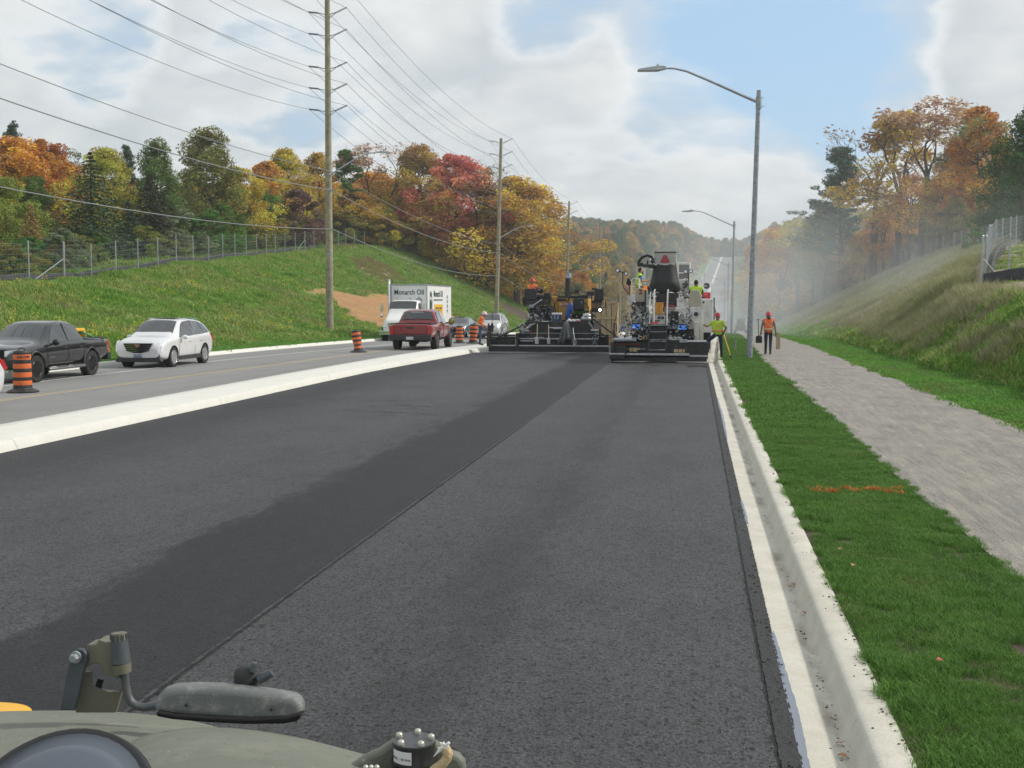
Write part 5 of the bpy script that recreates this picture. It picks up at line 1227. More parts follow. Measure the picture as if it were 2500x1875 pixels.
# ---- box truck
bt = empty('box_truck'); tag(bt, 'white box truck with green Monarch Oil lettering facing the viewer behind the red pickup', 'truck')
m_box = mat('box_white', (.76, .77, .76), .4, dirt=((.55, .54, .5), .3, .8)); m_dg = mat('dark_green_lettering', (.01, .045, .035), .5); m_yel = mat('sign_yellow', (.72, .42, .02), .5)
b = MB(); b.bb((-1.25, -7.9, 1.08), (1.25, 0, 3.78)); b.build('cargo_box', m_box, bt, bevel=.03)
b = MB(); 
for x in (-1.25, 1.25): b.bb((x-.035, -.03, 1.05), (x+.035, .035, 3.80))
b.bb((-1.25, -.02, 3.70), (1.25, .03, 3.81)); b.bb((1.235, -7.9, 3.70), (1.275, 0, 3.80)); b.bb((-1.275, -7.9, 3.70), (-1.235, 0, 3.80)); b.bb((-1.28, -7.9, 1.0), (1.28, 0, 1.12)); b.build('box_trim', m_galv, bt)
b = MB(); b.bb((-1.0, -7.8, .62), (1.0, 2.0, .98)); b.cyl((-1.1, -6.2, .5), (1.1, -6.2, .5), .07, 8); b.build('chassis', m_under, bt)
STc = [(.15, .75, 1.75, 2.62, 1.05, 1.07, .92), (.3, .7, 1.75, 2.72, 1.08, 1.10, .94), (1.2, .7, 1.72, 2.72, 1.10, 1.10, .94), (1.45, .7, 1.70, 2.62, 1.10, 1.10, .96), (1.95, .7, 1.62, 1.82, 1.08, 1.06, .92), (2.6, .7, 1.50, 1.66, 1.02, 1.0, .86), (3.2, .62, 1.32, 1.48, .98, .94, .78), (3.38, .62, 1.18, 1.30, .90, .86, .66), (3.42, .66, 1.05, 1.12, .8, .76, .56)]
car_shell(STc, m_white, bt, [(2.45, .50, .60, .78, 1.4)], name='cab')
end_glass(STc, 1.88, 1.42, .97, .95, m_glass, bt); side_glass(STc, [(1.55, .10), (1.32, .86), (.45, .92), (.45, .10)], m_glass, bt)
for s_ in (-1, 1):
    wheel(bt, s_*1.02, 2.45, .50, .28, s_, m_galvd, 5, rr=.55); wheel(bt, s_*.98, -6.2, .50, .5, s_, m_galvd, 5, rr=.55)
    b = MB(); b.tube([(s_*1.08, 1.75, 2.5), (s_*1.42, 1.85, 2.5), (s_*1.42, 1.85, 1.75), (s_*1.08, 1.75, 1.75)], .018, 6); b.bb((s_*1.33, 1.80, 1.95), (s_*1.50, 1.88, 2.42)); b.sph((s_*1.42, 1.85, 1.68), (.12, .08, .13), 10, 6); b.build('mirror', m_chrome, bt)
    b = MB(); b.sph((s_*.80, 3.34, .98), (.16, .10, .12), 10, 6); b.build('headlight', m_lens, bt, smooth=True)
    b = MB(); b.bb((s_*.40, 1.30, 2.70), (s_*.46, 1.36, 2.86)); b.sph((s_*.43, 1.38, 2.86), .05, 8, 5); b.build('air_horn', m_chrome, bt)
b = MB(); b.tube([(1.32, .2, 1.0), (1.32, .2, 3.7), (1.34, .1, 3.95), (1.4, -.1, 4.08)], .075, 10); b.build('exhaust_stack', m_chrome, bt, smooth=True)
b = MB(); b.prism([(-.55, 1.22), (.55, 1.22), (.50, .80), (-.50, .80)], 3.3, 3.46, 'y'); b.build('grille', m_chrome, bt); b = MB(); b.bb((-1.15, 3.35, .45), (1.15, 3.60, .72)); b.build('front_bumper', m_chrome, bt, bevel=.03)
text_mesh('front_lettering', 'Monarch Oil', .50, m_dg, bt, (0, .012, 3.24), (PI/2, 0, PI), .004, sx=.82, bold=.006)
text_mesh('side_lettering', 'Monarch Oil', .62, m_dg, bt, (-1.262, -3.45, 3.14), (PI/2, 0, -PI/2), .004, sx=.92, bold=.006)
text_mesh('side_small_lettering', 'INDUSTRIAL AUTOMOTIVE LUBRICANTS', .17, m_dg, bt, (-1.262, -3.45, 2.72), (PI/2, 0, -PI/2), .003, sx=.92)
b = MB(); b.bb((-1.27, -4.9, 1.62), (-1.252, -2.2, 2.42)); b.build('yellow_panel', m_yel, bt)
text_mesh('panel_lettering', 'PROPANE CYLINDER\nEXCHANGE', .22, m_dg, bt, (-1.274, -3.55, 2.02), (PI/2, 0, -PI/2), .003)
b = MB(); e_ = [(.36*math.cos(q), .88*math.sin(q)) for q in np.linspace(0, 2*PI, 25)]
b.tube([(-1.262, -1.15+u, 2.35+v) for u, v in e_], .022, 4, cap=False); b.build('crest_ring', m_dg, bt)
b = MB(); b.prism([(-1.4, 2.5), (-1.32, 1.95), (-1.15, 2.0), (-.98, 1.95), (-.9, 2.5), (-1.05, 2.75), (-1.25, 2.75)], -1.266, -1.252, 'x'); b.prism([(-1.42, 2.95), (-1.46, 3.32), (-1.3, 3.12), (-1.15, 3.38), (-1.0, 3.12), (-.84, 3.32), (-.88, 2.95)], -1.266, -1.252, 'x'); b.build('crest', m_dg, bt)
for z in (2.95, 2.62, 2.28, 1.95):
    b = MB(); b.prism([(-6.75, z-.0), (-6.5, z+.16), (-6.25, z), (-6.5, z-.16)], -1.266, -1.252, 'x'); b.build('placard', m_galvd, bt)
b = MB(); b.prism([(-.95, 2.72), (-.70, 2.98), (-.45, 2.72), (-.70, 2.46)], .004, .016, 'y'); b.build('placard', m_galvd, bt)
place(bt, -19.2, 76.3, PI)
# ================================================================== ROADSIDE ITEMS AND FAR TRAFFIC
m_or = mat('barrel_orange', (.72, .15, .03), .45, var=.12, vs=6, dirt=((.25, .1, .05), .35, 5)); m_bb = mat('barrel_black', (.02, .02, .022), .55, dirt=((.1, .1, .1), .3, 5))
def barrel(X, Y, label, tilt=(0, 0), H=1.05, z=None, txt=None, squash=0, rz=0):
    t = empty('traffic_barrel', (X, Y, float(roadz(Y)) if z is None else z)); tag(t, label, 'traffic barrel', 'orange and black construction barrels')
    bs = MB(); n = 16; bs.lathe([(.40, 0), (.41, .03), (.36, .06), (.25, .10), (.24, .12)], (0, 0, 0), n); bs.build('base', m_bb, t)
    body = empty('drum', (0, 0, .08)); body.parent = t; body.rotation_euler = (tilt[0], tilt[1], rz)
    R0, R1 = .235, .215; hh = H-.08; zs = [0, .12, .24, .33, .46, .56, .69, .79, .93]
    def rad(z): u = z/hh; return R0+(R1-R0)*u-(squash*math.exp(-((u-.25)/.2)**2))
    cols = [m_bb, m_or, m_bb, m_or, m_bb, m_or, m_bb, m_or, m_bb]; zz_ = [z*hh/1.0 for z in zs]+[hh*.985]
    for k in range(9):
        a, b2 = zz_[k], zz_[k+1]; mb = MB(); mb.lathe([(rad(a), a+.001), (rad(a)*1.012, a+.012), (rad(b2)*1.012, b2-.012), (rad(b2), b2-.001)], (0, 0, 0), 28)
        mb.build('band', cols[k], body, smooth=True)
    mb = MB(); mb.lathe([(R1, hh*.985), (R1*.9, hh+.02), (R1*.6, hh+.035), (.001, hh+.04)], (0, 0, 0), 20); mb.tube([(-.08, 0, hh+.03), (-.06, 0, hh+.09), (.06, 0, hh+.09), (.08, 0, hh+.03)], .014, 6); mb.build('cap', m_bb, body, smooth=True)
    if txt:
        for i, ch in enumerate(txt):
            a = -PI/2+(i-(len(txt)-1)/2)*.30+.50; r_ = rad(.84)*1.02; text_mesh('lettering', ch, .095, m_ink, body, (math.cos(a)*r_, math.sin(a)*r_, hh*.865), (PI/2, 0, a+PI/2), .003, bold=.004)
    return t
barrel(-17.42, 27.7, 'upright orange barrel in front of the black pickup, lettered AECON', txt='AECON', rz=.25, H=1.07)
barrel(-15.9, 53.2, 'battered leaning orange barrel standing alone behind the near part of the median', (.0, -.13), H=1.03, squash=.06)
barrel(-14.2, 69.0, 'orange barrel between the red pickup and the dark car', H=1.03)
barrel(-12.25, 63.3, 'orange barrel with wide black middle beside the worker on the median', (.0, .07), H=1.05, z=float(roadz(63.3))+.15, squash=.03)
# far traffic
def low_car(col, name='car'):
    m = mat('far_car_'+name+str(col), col, .35, .1); t = MB(); t.cur = 0
    t.bb((-.9, -2.2, .35), (.9, 2.2, .95)); 
    for (a, b2, z0, z1, x0, x1) in ((-2.0, .9, .95, 1.5, .85, .65),):
        t.cur = 1; t.add([(-x0, a, z0), (x0, a, z0), (x0, b2, z0), (-x0, b2, z0), (-x1, a+.5, z1), (x1, a+.5, z1), (x1, b2-.7, z1), (-x1, b2-.7, z1)], [(0, 1, 5, 4), (1, 2, 6, 5), (2, 3, 7, 6), (3, 0, 4, 7)]); t.cur = 0; t.add([(-x1, a+.5, z1+.01), (x1, a+.5, z1+.01), (x1, b2-.7, z1+.01), (-x1, b2-.7, z1+.01)], [(0, 1, 2, 3)])
    t.cur = 2
    for x in (-.8, .8):
        for y in (-1.35, 1.35): t.cyl((x-.1, y, .33), (x+.1, y, .33), .33, 10)
    t.cur = 3; t.bb((-.85, 2.2, .62), (-.5, 2.23, .8)); t.bb((.5, 2.2, .62), (.85, 2.23, .8))
    return t.build(name, [m, m_glass, m_rub, m_lens], smooth=False, bevel=0)
rr = random.Random(77)
fc = [low_car(c) for c in ((.6, .6, .62), (.05, .05, .06), (.3, .31, .33), (.35, .03, .03), (.06, .09, .2))]
proto_used = set(); Yc = 120.0; n = 0
while Yc < 1030 and n < 44:
    Yc += rr.uniform(9, 14) if Yc > 400 else rr.uniform(14, 24)
    for ln in (0, 1):
        if rr.random() < .25: continue
        k = rr.randrange(5); o = fc[k] if k not in proto_used else fc[k].copy()
        if k in proto_used: COL.objects.link(o)
        proto_used.add(k); n += 1
        o.location = (float(xmedL(Yc))-2.0-3.2*ln, Yc, float(roadz(Yc))); sl_ = (float(roadz(Yc+3))-float(roadz(Yc-3)))/6; o.rotation_euler = (-math.atan(sl_)*1, 0, PI); o.rotation_euler = (-math.atan(sl_), 0, PI)
        cn = ['white', 'black', 'grey', 'red', 'blue'][k]
        tag(o, f'small {cn} car in the oncoming queue down the far hill', 'car', f'small {cn} cars queuing on the far hill')
for k, o in enumerate(fc):
    if k not in proto_used: bpy.data.objects.remove(o)
# red dump truck far ahead, and a second red truck behind the right paver
def tipper(X, Y, col, label, rz=PI, s=1.0):
    t = empty('dump_truck'); tag(t, label, 'truck'); m = mat('truck_paint'+str(col), col, .35, coat=.4)
    b = MB(); b.bb((-1.15, 1.0, .9), (1.15, 2.9, 2.1)); b.bb((-1.05, .2, 1.9), (1.05, 1.9, 3.0)); b.build('cab', m, t, bevel=.1)
    b = MB(); b.bb((-.95, 1.88, 2.15), (.95, 1.93, 2.8)); b.build('windshield', m_glass, t); b = MB(); b.bb((-.6, 2.88, 1.0), (.6, 2.96, 1.95)); b.build('grille', m_chrome, t); b = MB(); b.bb((-1.2, 2.85, .5), (1.2, 3.1, .85)); b.build('bumper', m_galvd, t)
    b = MB(); b.prism([(-1.25, 1.3), (-1.25, 3.1), (1.25, 3.1), (1.25, 1.3), (.9, 1.1), (-.9, 1.1)], -4.5, -.1, 'y'); b.build('tipper_body', m, t, bevel=.04)
    b = MB(); b.bb((-.5, -4.4, .7), (.5, 2.6, 1.1)); b.build('chassis', m_under, t)
    for s_ in (-1, 1):
        for y in (2.1, -2.6, -3.8): wheel(t, s_*1.0, y, .5, .3, s_, m_galvd, 5, rr=.55)
        b = MB(); b.sph((s_*.9, 3.0, 1.1), .14, 8, 5); b.build('headlight', m_lens, t)
    place(t, X, Y, rz); t.scale = (s, s, s); return t
p = atD(1763, 778, 300); tipper(p.x, p.y, (.45, .03, .03), 'hazy red truck facing the viewer in the valley beyond the pavers')
tipper(-.3, 69.5, (.55, .03, .04), 'red truck standing just beyond the right paver')
# skid steer on the path
sk = empty('skid_steer_loader'); tag(sk, 'small black and yellow skid steer loader far down the path', 'loader')
b = MB(); b.bb((-.55, -1.0, .5), (.55, .9, 1.15)); b.build('chassis', m_black, sk, bevel=.05); b = MB(); b.bb((-.48, -1.15, .7), (.48, -.9, 1.5)); b.build('rear_door', m_black, sk, bevel=.05)
b = MB()
for x in (-.45, .45):
    for y in (-.6, .5): b.tube([(x, y, 1.1), (x, y, 2.0)], .04, 6)
b.bb((-.5, -.7, 1.97), (.5, .6, 2.05)); b.build('roll_cage', m_black, sk); MB().bb((-.42, -.66, 1.2), (.42, -.62, 1.9)).build('rear_window', m_glass, sk)
for s_ in (-1, 1):
    b = MB(); b.tube([(s_*.62, -.9, 1.2), (s_*.62, -.2, 1.45), (s_*.62, 1.2, .5)], .08, 6); b.build('lift_arm', m_ye, sk)
    b = MB(); b.prism([(-.95, .0), (-1.05, .3), (-.8, .6), (.8, .6), (1.0, .3), (.9, 0)], s_*.55, s_*.85, 'x'); b.build('track', m_rub, sk, bevel=.05)
    MB().sph((s_*.45, -1.0, 1.2), .07, 8, 5).build('tail_lamp', m_red, sk)
p = onh(1808, 816); place(sk, p.x, p.y, 0)
p = onh(1850, 806); o = low_car((.4, .02, .03), 'red_car'); place(o, p.x+1, p.y, PI/2+.4, .12); tag(o, 'small red car crossing far down by the path', 'car')
# ================================================================== PAVERS
def CX(cx, cy, D): return atD(1150+cx/3.16, 560+cy/3.16, D)      # position of a point seen in the machine survey at depth D
class Mach:
    def __init__(s, name, X, Y, label, cat): s.o = Vector((X, Y, float(roadz(Y)))); s.t = empty(name, tuple(s.o)); tag(s.t, label, cat)
    def bx(s, mb, x0, y0, x1, y1, D, th):
        a = CX(x0, y0, D); b = CX(x1, y1, D); Y = (a.y+b.y)/2; mb.bb((a.x, Y, a.z), (b.x, Y+th, b.z)); return mb
    def B(s, name, rects, m, bevel=.012, parent=None):
        mb = MB()
        for r in rects: s.bx(mb, *r)
        return mb.build(name, m, parent or s.t, off=s.o, bevel=bevel) if parent is None else mb.build(name, m, parent, off=s.o+parent.location, bevel=bevel)
    def T(s, name, paths, m, parent=None, n=8, smooth=True):
        mb = MB()
        for pts, r in paths: mb.tube([CX(*p) for p in pts], r, n)
        return mb.build(name, m, parent or s.t, off=s.o, smooth=smooth)
    def PR(s, name, poly, D, th, m, bevel=.01):
        pts = [CX(x, y, D) for x, y in poly]; Y = sum(p.y for p in pts)/len(pts); mb = MB(); mb.prism([(p.x, p.z) for p in pts], Y, Y+th, 'y'); return mb.build(name, m, s.t, off=s.o, bevel=bevel)
m_yp = mat('machine_amber_paint', (.55, .30, .04), .4, dirt=((.25, .17, .08), .4, 3)); m_cream = mat('cream_machine_paint', (.62, .60, .53), .4, dirt=((.18, .17, .15), .5, 3)); m_seatb = mat('beige_seat_shell', (.40, .37, .29), .6, dirt=((.2, .18, .14), .35, 6))
m_wp = mat('white_machine_paint', (.66, .66, .63), .45, dirt=((.12, .115, .10), .6, 4)); m_blu = mat('blue_plastic', (.015, .07, .28), .35); m_cool = mat('navy_plastic', (.02, .045, .12), .4); m_scr = mat('blue_screen', (.02, .06, .2), .2, emit=((.05, .18, .55), .5))
m_rbr = mat('black_rubber_sheet', (.012, .012, .013), .55, var=.3, vs=2, bump=.2, bs=6); m_stl = mat('worn_bright_steel', (.50, .51, .53), .35, .8, var=.3, vs=12); m_rd = mat('safety_red', (.38, .03, .03), .5); m_orl = mat('amber_beacon', (.85, .22, .02), .25, emit=((1, .25, .02), .25))
m_gm = mat('grimy_black_steel', (.022, .022, .023), .5, .2, var=.4, vs=4, dirt=((.10, .09, .075), .5, 5), bump=.3, bs=20); m_lit = mat('lit_work_lamp', (.9, .9, .9), .2, emit=((1, .98, .9), 3.0)); m_wd = mat('rough_timber', (.42, .33, .20), .9, var=.3, vs=10); m_tarp = mat('grey_tarpaulin', (.075, .085, .09), .6, var=.25, vs=5)
def clutter(M, n, x0, y0, x1, y1, D0, D1, seed, mats_, s0=6, s1=22, name='hydraulic_hoses'):
    r = random.Random(seed); mb = [MB() for _ in mats_]
    for i in range(n):
        k = r.randrange(len(mats_)); cx_, cy_, D = r.uniform(x0, x1), r.uniform(y0, y1), r.uniform(D0, D1)
        if r.random() < .55:
            pts = [(cx_+r.uniform(-s1, s1)*1.2*j/3, cy_+r.uniform(-s1, s1)*j/2.2, D+r.uniform(-.1, .1)) for j in range(4)]
            mb[k].tube([CX(*p) for p in pts], r.uniform(.012, .03), 6)
        else:
            w_, h_ = r.uniform(s0, s1), r.uniform(s0, s1)*.8; M.bx(mb[k], cx_-w_/2, cy_-h_/2, cx_+w_/2, cy_+h_/2, D, r.uniform(.06, .3))
    for m, b in zip(mats_, mb):
        if b.v: o = b.build(name, m, M.t, off=M.o); o['kind'] = 'stuff'
# ---------------- left paver
L_ = Mach('asphalt_paver', -6.8, 54.0, 'black and amber asphalt paver on the left with two seats and a tall exhaust', 'paver'); D = 54.4
L_.B('screed_plate', [(122, 905, 1068, 938, D, .5), (122, 934, 1068, 946, D-.02, .45)], m_gm)
L_.B('screed_edge', [(122, 893, 1065, 902, D+.02, .12)], m_stl, 0)
L_.B('extension_frame', [(140, 812, 345, 824, D+.3, .06), (140, 858, 345, 866, D+.1, .08), (120, 812, 140, 905, D, .25), (345, 800, 362, 905, D+.1, .4), (140, 826, 345, 904, D+.55, .06)], m_gm)
L_.B('extension_frame', [(985, 812, 1062, 822, D+.3, .06), (985, 868, 1062, 880, D+.1, .08), (985, 770, 1000, 905, D+.05, .3), (1040, 822, 1060, 900, D+.2, .3), (1000, 830, 1040, 900, D+.55, .06)], m_gm)
L_.PR('screed_body', [(362, 895), (362, 770), (378, 768), (432, 712), (905, 712), (945, 775), (985, 775), (985, 895)], D+.2, .9, m_gm)
L_.PR('chevron_plate', [(378, 800), (455, 730), (505, 722), (470, 742), (395, 806)], D+.17, .03, m_galvd); L_.PR('chevron_plate', [(790, 722), (830, 730), (910, 790), (905, 806), (880, 796), (800, 734)], D+.17, .03, m_galvd)
L_.B('walkway', [(595, 755, 700, 762, D+.0, .35), (545, 706, 600, 713, D+.1, .2), (630, 762, 705, 768, D-.02, .03), (380, 858, 480, 864, D, .3), (485, 832, 560, 838, D, .25)], m_stl, .004)
L_.B('toe_plate', [(365, 840, 985, 848, D+.12, .1), (365, 800, 985, 803, D+.15, .06)], m_stl, .003)
for x in (462, 882):
    c = CX(x, 787, D+.14); mb = MB(); mb.lathe([(.045, 0), (.045, -.02)], c, 12, 'y'); mb.build('reflector', m_rd, L_.t, off=L_.o)
L_.PR('badge', [(783, 768), (832, 768), (826, 797), (783, 797)], D+.15, .02, m_or); L_.PR('badge', [(786, 771), (826, 771), (821, 794), (786, 794)], D+.135, .02, m_wp)
q = CX(804, 778, D+.11); text_mesh('badge_lettering', '1055', .10, m_ink, L_.t, q-L_.o, (PI/2, 0, 0), .003); q = CX(804, 789, D+.11); text_mesh('badge_lettering', '3 in 1', .06, m_ink, L_.t, q-L_.o, (PI/2, 0, 0), .003)
L_.T('push_arm', [([(135, 862, D), (300, 790, D+.2), (440, 712, D+.5)], .045), ([(945, 692, D+.4), (1040, 765, D+.2), (1140, 842, D)], .04), ([(985, 790, D), (1060, 838, D)], .03)], m_gm)
L_.T('sonic_mast', [([(163, 812, D), (163, 640, D)], .014), ([(150, 830, D), (150, 740, D)], .05), ([(135, 800, D), (135, 725, D)], .04), ([(163, 790, D), (163, 725, D)], .06)], m_blk2)
L_.B('end_gate', [(122, 790, 138, 890, D-.3, .25), (118, 838, 130, 850, D-.45, .2)], m_gm)
D = 58
L_.B('engine_hood', [(622, 517, 668, 640, D, 2.6), (668, 535, 905, 700, D, 2.6)], m_yp, .04); L_.B('hood_top', [(640, 512, 905, 530, D-.05, 2.7)], m_blk2, .02)
L_.B('hood_panel', [(672, 555, 740, 700, D-.04, .05), (668, 530, 735, 556, D-.05, .05)], m_yp, .01); L_.B('switch_panel', [(668, 532, 735, 556, D-.09, .04)], m_blk2)
L_.B('warning_label', [(868, 535, 902, 560, D-.08, .02)], mat('label_yellow', (.7, .6, .2), .5)); L_.B('name_plate', [(697, 566, 742, 592, D-.1, .02)], m_rd)
q = CX(719, 579, D-.12); text_mesh('name_plate_text', 'AECON', .14, m_white, L_.t, q-L_.o, (PI/2, 0, 0), .003, bold=.003)
L_.T('exhaust', [([(744, 530, D+.6), (750, 372, D+.6)], .145)], mat('sooty_pipe', (.025, .024, .023), .6), n=16); L_.T('exhaust_tip', [([(750, 378, D+.6), (751, 337, D+.6)], .15)], m_galvd, n=16)
L_.B('side_housing', [(450, 590, 620, 712, D-.9, 1.6), (780, 640, 900, 700, D-.8, .8)], m_gm); L_.B('rear_cabinet', [(786, 532, 872, 622, D-1.5, .5)], m_blk2, .03); L_.B('cabinet_latch', [(848, 556, 853, 570, D-1.53, .03)], m_stl, 0)
L_.B('tank', [(770, 622, 905, 655, D-1.1, .5)], mat('dull_green', (.12, .22, .03), .6), .05)
clutter(L_, 120, 455, 590, 620, 705, D-1.9, D-1.0, 3, [m_blk2, m_gm, m_galvd]); clutter(L_, 70, 760, 610, 960, 715, D-1.9, D-1.2, 4, [m_blk2, m_gm, m_stl], 4, 14); clutter(L_, 46, 430, 650, 560, 716, D-2.6, D-2.0, 5, [m_galvd, m_blk2, m_stl], 4, 12)
L_.T('handrail', [([(560, 495, D-1), (600, 500, D-1), (640, 560, D-1), (665, 690, D-1)], .022), ([(680, 500, D-1), (640, 600, D-1), (635, 690, D-1)], .022), ([(740, 560, D-1), (770, 490, D-1), (815, 478, D-1), (845, 520, D-1), (905, 600, D-1), (905, 690, D-1)], .025), ([(850, 510, D-1), (930, 510, D-1), (935, 700, D-1)], .03), ([(768, 480, D-1), (735, 640, D-1), (725, 700, D-1)], .02)], m_blk2)
L_.T('grab_bar', [([(470, 592, D-1.8), (520, 560, D-1.8), (548, 540, D-1.8)], .035)], m_stl); L_.B('step_bracket', [(448, 580, 482, 605, D-1.8, .2)], m_galvd)
L_.B('seat', [(412, 458, 498, 470, D-1.6, .10), (408, 468, 505, 545, D-1.62, .16)], m_blk2, .04); L_.B('seat_base', [(412, 545, 585, 582, D-1.6, .8), (400, 520, 412, 588, D-1.5, .9)], m_blk2, .03)
L_.T('seat_rail', [([(402, 480, D-1.7), (398, 560, D-1.7), (415, 590, D-1.7), (450, 592, D-1.7)], .022)], m_blk2)
L_.B('control_console', [(505, 455, 552, 490, D-.9, .3), (560, 488, 612, 575, D-.9, .5), (500, 505, 560, 545, D-1.2, .5)], m_blk2, .04)
L_.T('steering_wheel', [([(508, 468, D-1.1), (528, 456, D-1.1), (552, 466, D-.9), (556, 484, D-.8), (535, 496, D-.9), (512, 486, D-1.1), (508, 468, D-1.1)], .02)], m_blk2)
L_.B('seat', [(955, 458, 1022, 466, D-1.6, .12), (950, 464, 1022, 550, D-1.62, .18)], m_blk2, .04); L_.B('seat_base', [(930, 548, 1012, 572, D-1.5, .8)]+[(932, 576+k*8, 1006, 581+k*8, D-1.5, .7) for k in range(5)], m_blk2, .01)
L_.B('control_console', [(893, 478, 948, 512, D-.9, .5), (930, 450, 975, 466, D-1.2, .4)], m_blk2, .04); L_.T('seat_rail', [([(1022, 535, D-1.7), (1040, 538, D-1.7), (1036, 600, D-1.7), (1012, 606, D-1.7)], .025), ([(1022, 500, D-1.7), (1030, 504, D-1.7)], .03)], m_blk2)
L_.B('lamp_housing', [(925, 608, 1010, 640, D-1.4, .5)], m_blk2, .02); c = CX(994, 621, D-1.45); mb = MB(); mb.sph(c, (.07, .04, .075), 12, 8); mb.build('work_lamp', m_lit, L_.t, off=L_.o)
mb = MB(); c = CX(820, 482, D-1.1); mb.tube([(c.x-.12, c.y, c.z-.12), (c.x-.12, c.y, c.z+.12), (c.x+.12, c.y, c.z+.12), (c.x+.12, c.y, c.z-.12), (c.x-.12, c.y, c.z-.12)], .025, 5); mb.bb((c.x-.09, c.y, c.z-.09), (c.x+.09, c.y+.03, c.z+.09)); mb.build('side_mirror', m_blk2, L_.t, off=L_.o)
L_.B('support_post', [(925, 655, 940, 720, D-1.5, .12), (450, 600, 462, 700, D-1.5, .12), (590, 560, 600, 650, D-1.2, .1)], m_gm); L_.B('crawler_track', [(430, 700, 520, 800, D-1.0, 4.0), (860, 700, 950, 800, D-1, 4.0)], m_rub, .08)
L_.B('hopper', [(600, 660, 700, 800, D+3.0, 2.2), (420, 690, 940, 800, D+3.2, 2.0)], m_gm)
L_.B('status_panel', [(925, 770, 985, 783, 54.3, .05), (372, 762, 430, 770, 54.35, .05)], m_wp, .003); clutter(L_, 40, 935, 790, 985, 885, 54.1, 54.4, 6, [m_blk2, m_stl, m_galvd], 4, 10); clutter(L_, 36, 372, 730, 440, 800, 54.1, 54.4, 8, [m_wp, m_blk2, m_galvd], 4, 12)
# things resting on the left paver
def item(name, label, cat, c): t = empty(name, tuple(c)); tag(t, label, cat); return t
D = 55.0; c = CX(659, 712, D); k_ = item('cooler', 'navy cooler box with a white lid on the left paver walkway', 'cooler', c); s_ = D/2800/3.16
mb = MB(); mb.prism([(-33*s_, 0), (33*s_, 0), (36*s_, 54*s_), (-36*s_, 54*s_)], 0, .32, 'y'); mb.build('tub', m_cool, k_, bevel=.02); mb = MB(); mb.bb((-37*s_, -.01, 54*s_), (37*s_, .33, 68*s_)); mb.build('lid', m_white, k_, bevel=.02); mb = MB(); mb.tube([(-14*s_, -.02, 50*s_), (-11*s_, -.03, 22*s_), (11*s_, -.03, 22*s_), (14*s_, -.02, 50*s_)], .012, 6); mb.build('handle', m_white, k_)
mb = MB(); r = random.Random(8); pts = []; nn_ = 14
top = [(717+(748-717)*i/nn_, 718+3*math.sin(i), 54.35) for i in range(nn_+1)]; bot = [(668+(808-668)*i/nn_+r.uniform(-4, 4), 872+14*math.sin(i*1.9)-(26 if 5 < i < 11 else 0), 54.05+.12*math.sin(i*2.2)) for i in range(nn_+1)]
vs = []
for j in range(8):
    t = j/7
    for i in range(nn_+1):
        a, b2 = top[i], bot[i]; vs.append(CX(a[0]*(1-t)+b2[0]*t, a[1]*(1-t)+b2[1]*t, a[2]*(1-t)+b2[2]*t-.08*math.sin(i*1.6)*t))
mb.add(vs, [(j*(nn_+1)+i, j*(nn_+1)+i+1, (j+1)*(nn_+1)+i+1, (j+1)*(nn_+1)+i) for j in range(7) for i in range(nn_)]); o = mb.build('tarpaulin', m_tarp, smooth='all'); sd_ = o.modifiers.new('s', 'SOLIDIFY'); sd_.thickness = .02; tag(o, 'crumpled grey tarpaulin hanging down the back of the left paver', 'tarpaulin')
def shovel(x, y0, y1, D, label, lean=0, m_h=None, bl=14):
    a = CX(x+lean, y0, D+.2); b2 = CX(x, y1, D-.1); t = empty('shovel', tuple(b2)); tag(t, label, 'shovel', 'shovels hanging on the left paver')
    MB().tube([(0, 0, .2), tuple(a-b2)], .018, 7).build('handle', m_h or m_wd, t); mb = MB(); w_ = bl*D/2800/3.16
    mb.add([(-w_, -.02, 0), (w_, -.02, 0), (w_*1.05, .0, .24), (w_*.5, -.03, .32), (-w_*.5, -.03, .32), (-w_*1.05, 0, .24), (0, -.07, .02), (0, -.05, .25)], [(0, 6, 7, 5), (6, 1, 2, 7), (2, 3, 7), (3, 4, 7), (4, 5, 7)]); bl_ = mb.build('blade', m_stl, t); sd_ = bl_.modifiers.new('s', 'SOLIDIFY'); sd_.thickness = .012
shovel(508, 730, 884, 54.25, 'shovel hanging leftmost on the left paver screed', 4); shovel(600, 735, 884, 54.25, 'shovel hanging between the leftmost shovel and the tarpaulin', -3, None, 12); shovel(800, 760, 895, 54.15, 'shovel leaning against the tarpaulin on the left paver', -14, m_stl, 13)
c = CX(748, 655, 55.6); mb = MB(); mb.sph(c, (.13, .1, .42), 10, 8); mb.sph(c+Vector((.12, 0, .3)), (.12, .1, .3), 8, 6); tag(mb.build('jacket', m_blu, smooth='all'), 'blue jacket hanging in the middle of the left paver', 'jacket')
mb = MB(); r = random.Random(2)
for i in range(9): mb.sph(CX(745+i*11, 705+r.uniform(-5, 5), 54.8), (r.uniform(.05, .09), .1, r.uniform(.05, .09)), 8, 5)
tag(mb.build('rag_pile', m_wp, smooth='all'), 'pile of pale rags on the left paver walkway', 'rags'); mb = MB(); mb.sph(CX(832, 712, 54.7), (.11, .08, .05), 8, 5); mb.sph(CX(820, 718, 54.7), (.07, .08, .04), 8, 5); tag(mb.build('red_rag', m_rd, smooth='all'), 'red cloth beside the pale rags on the left paver', 'rag')
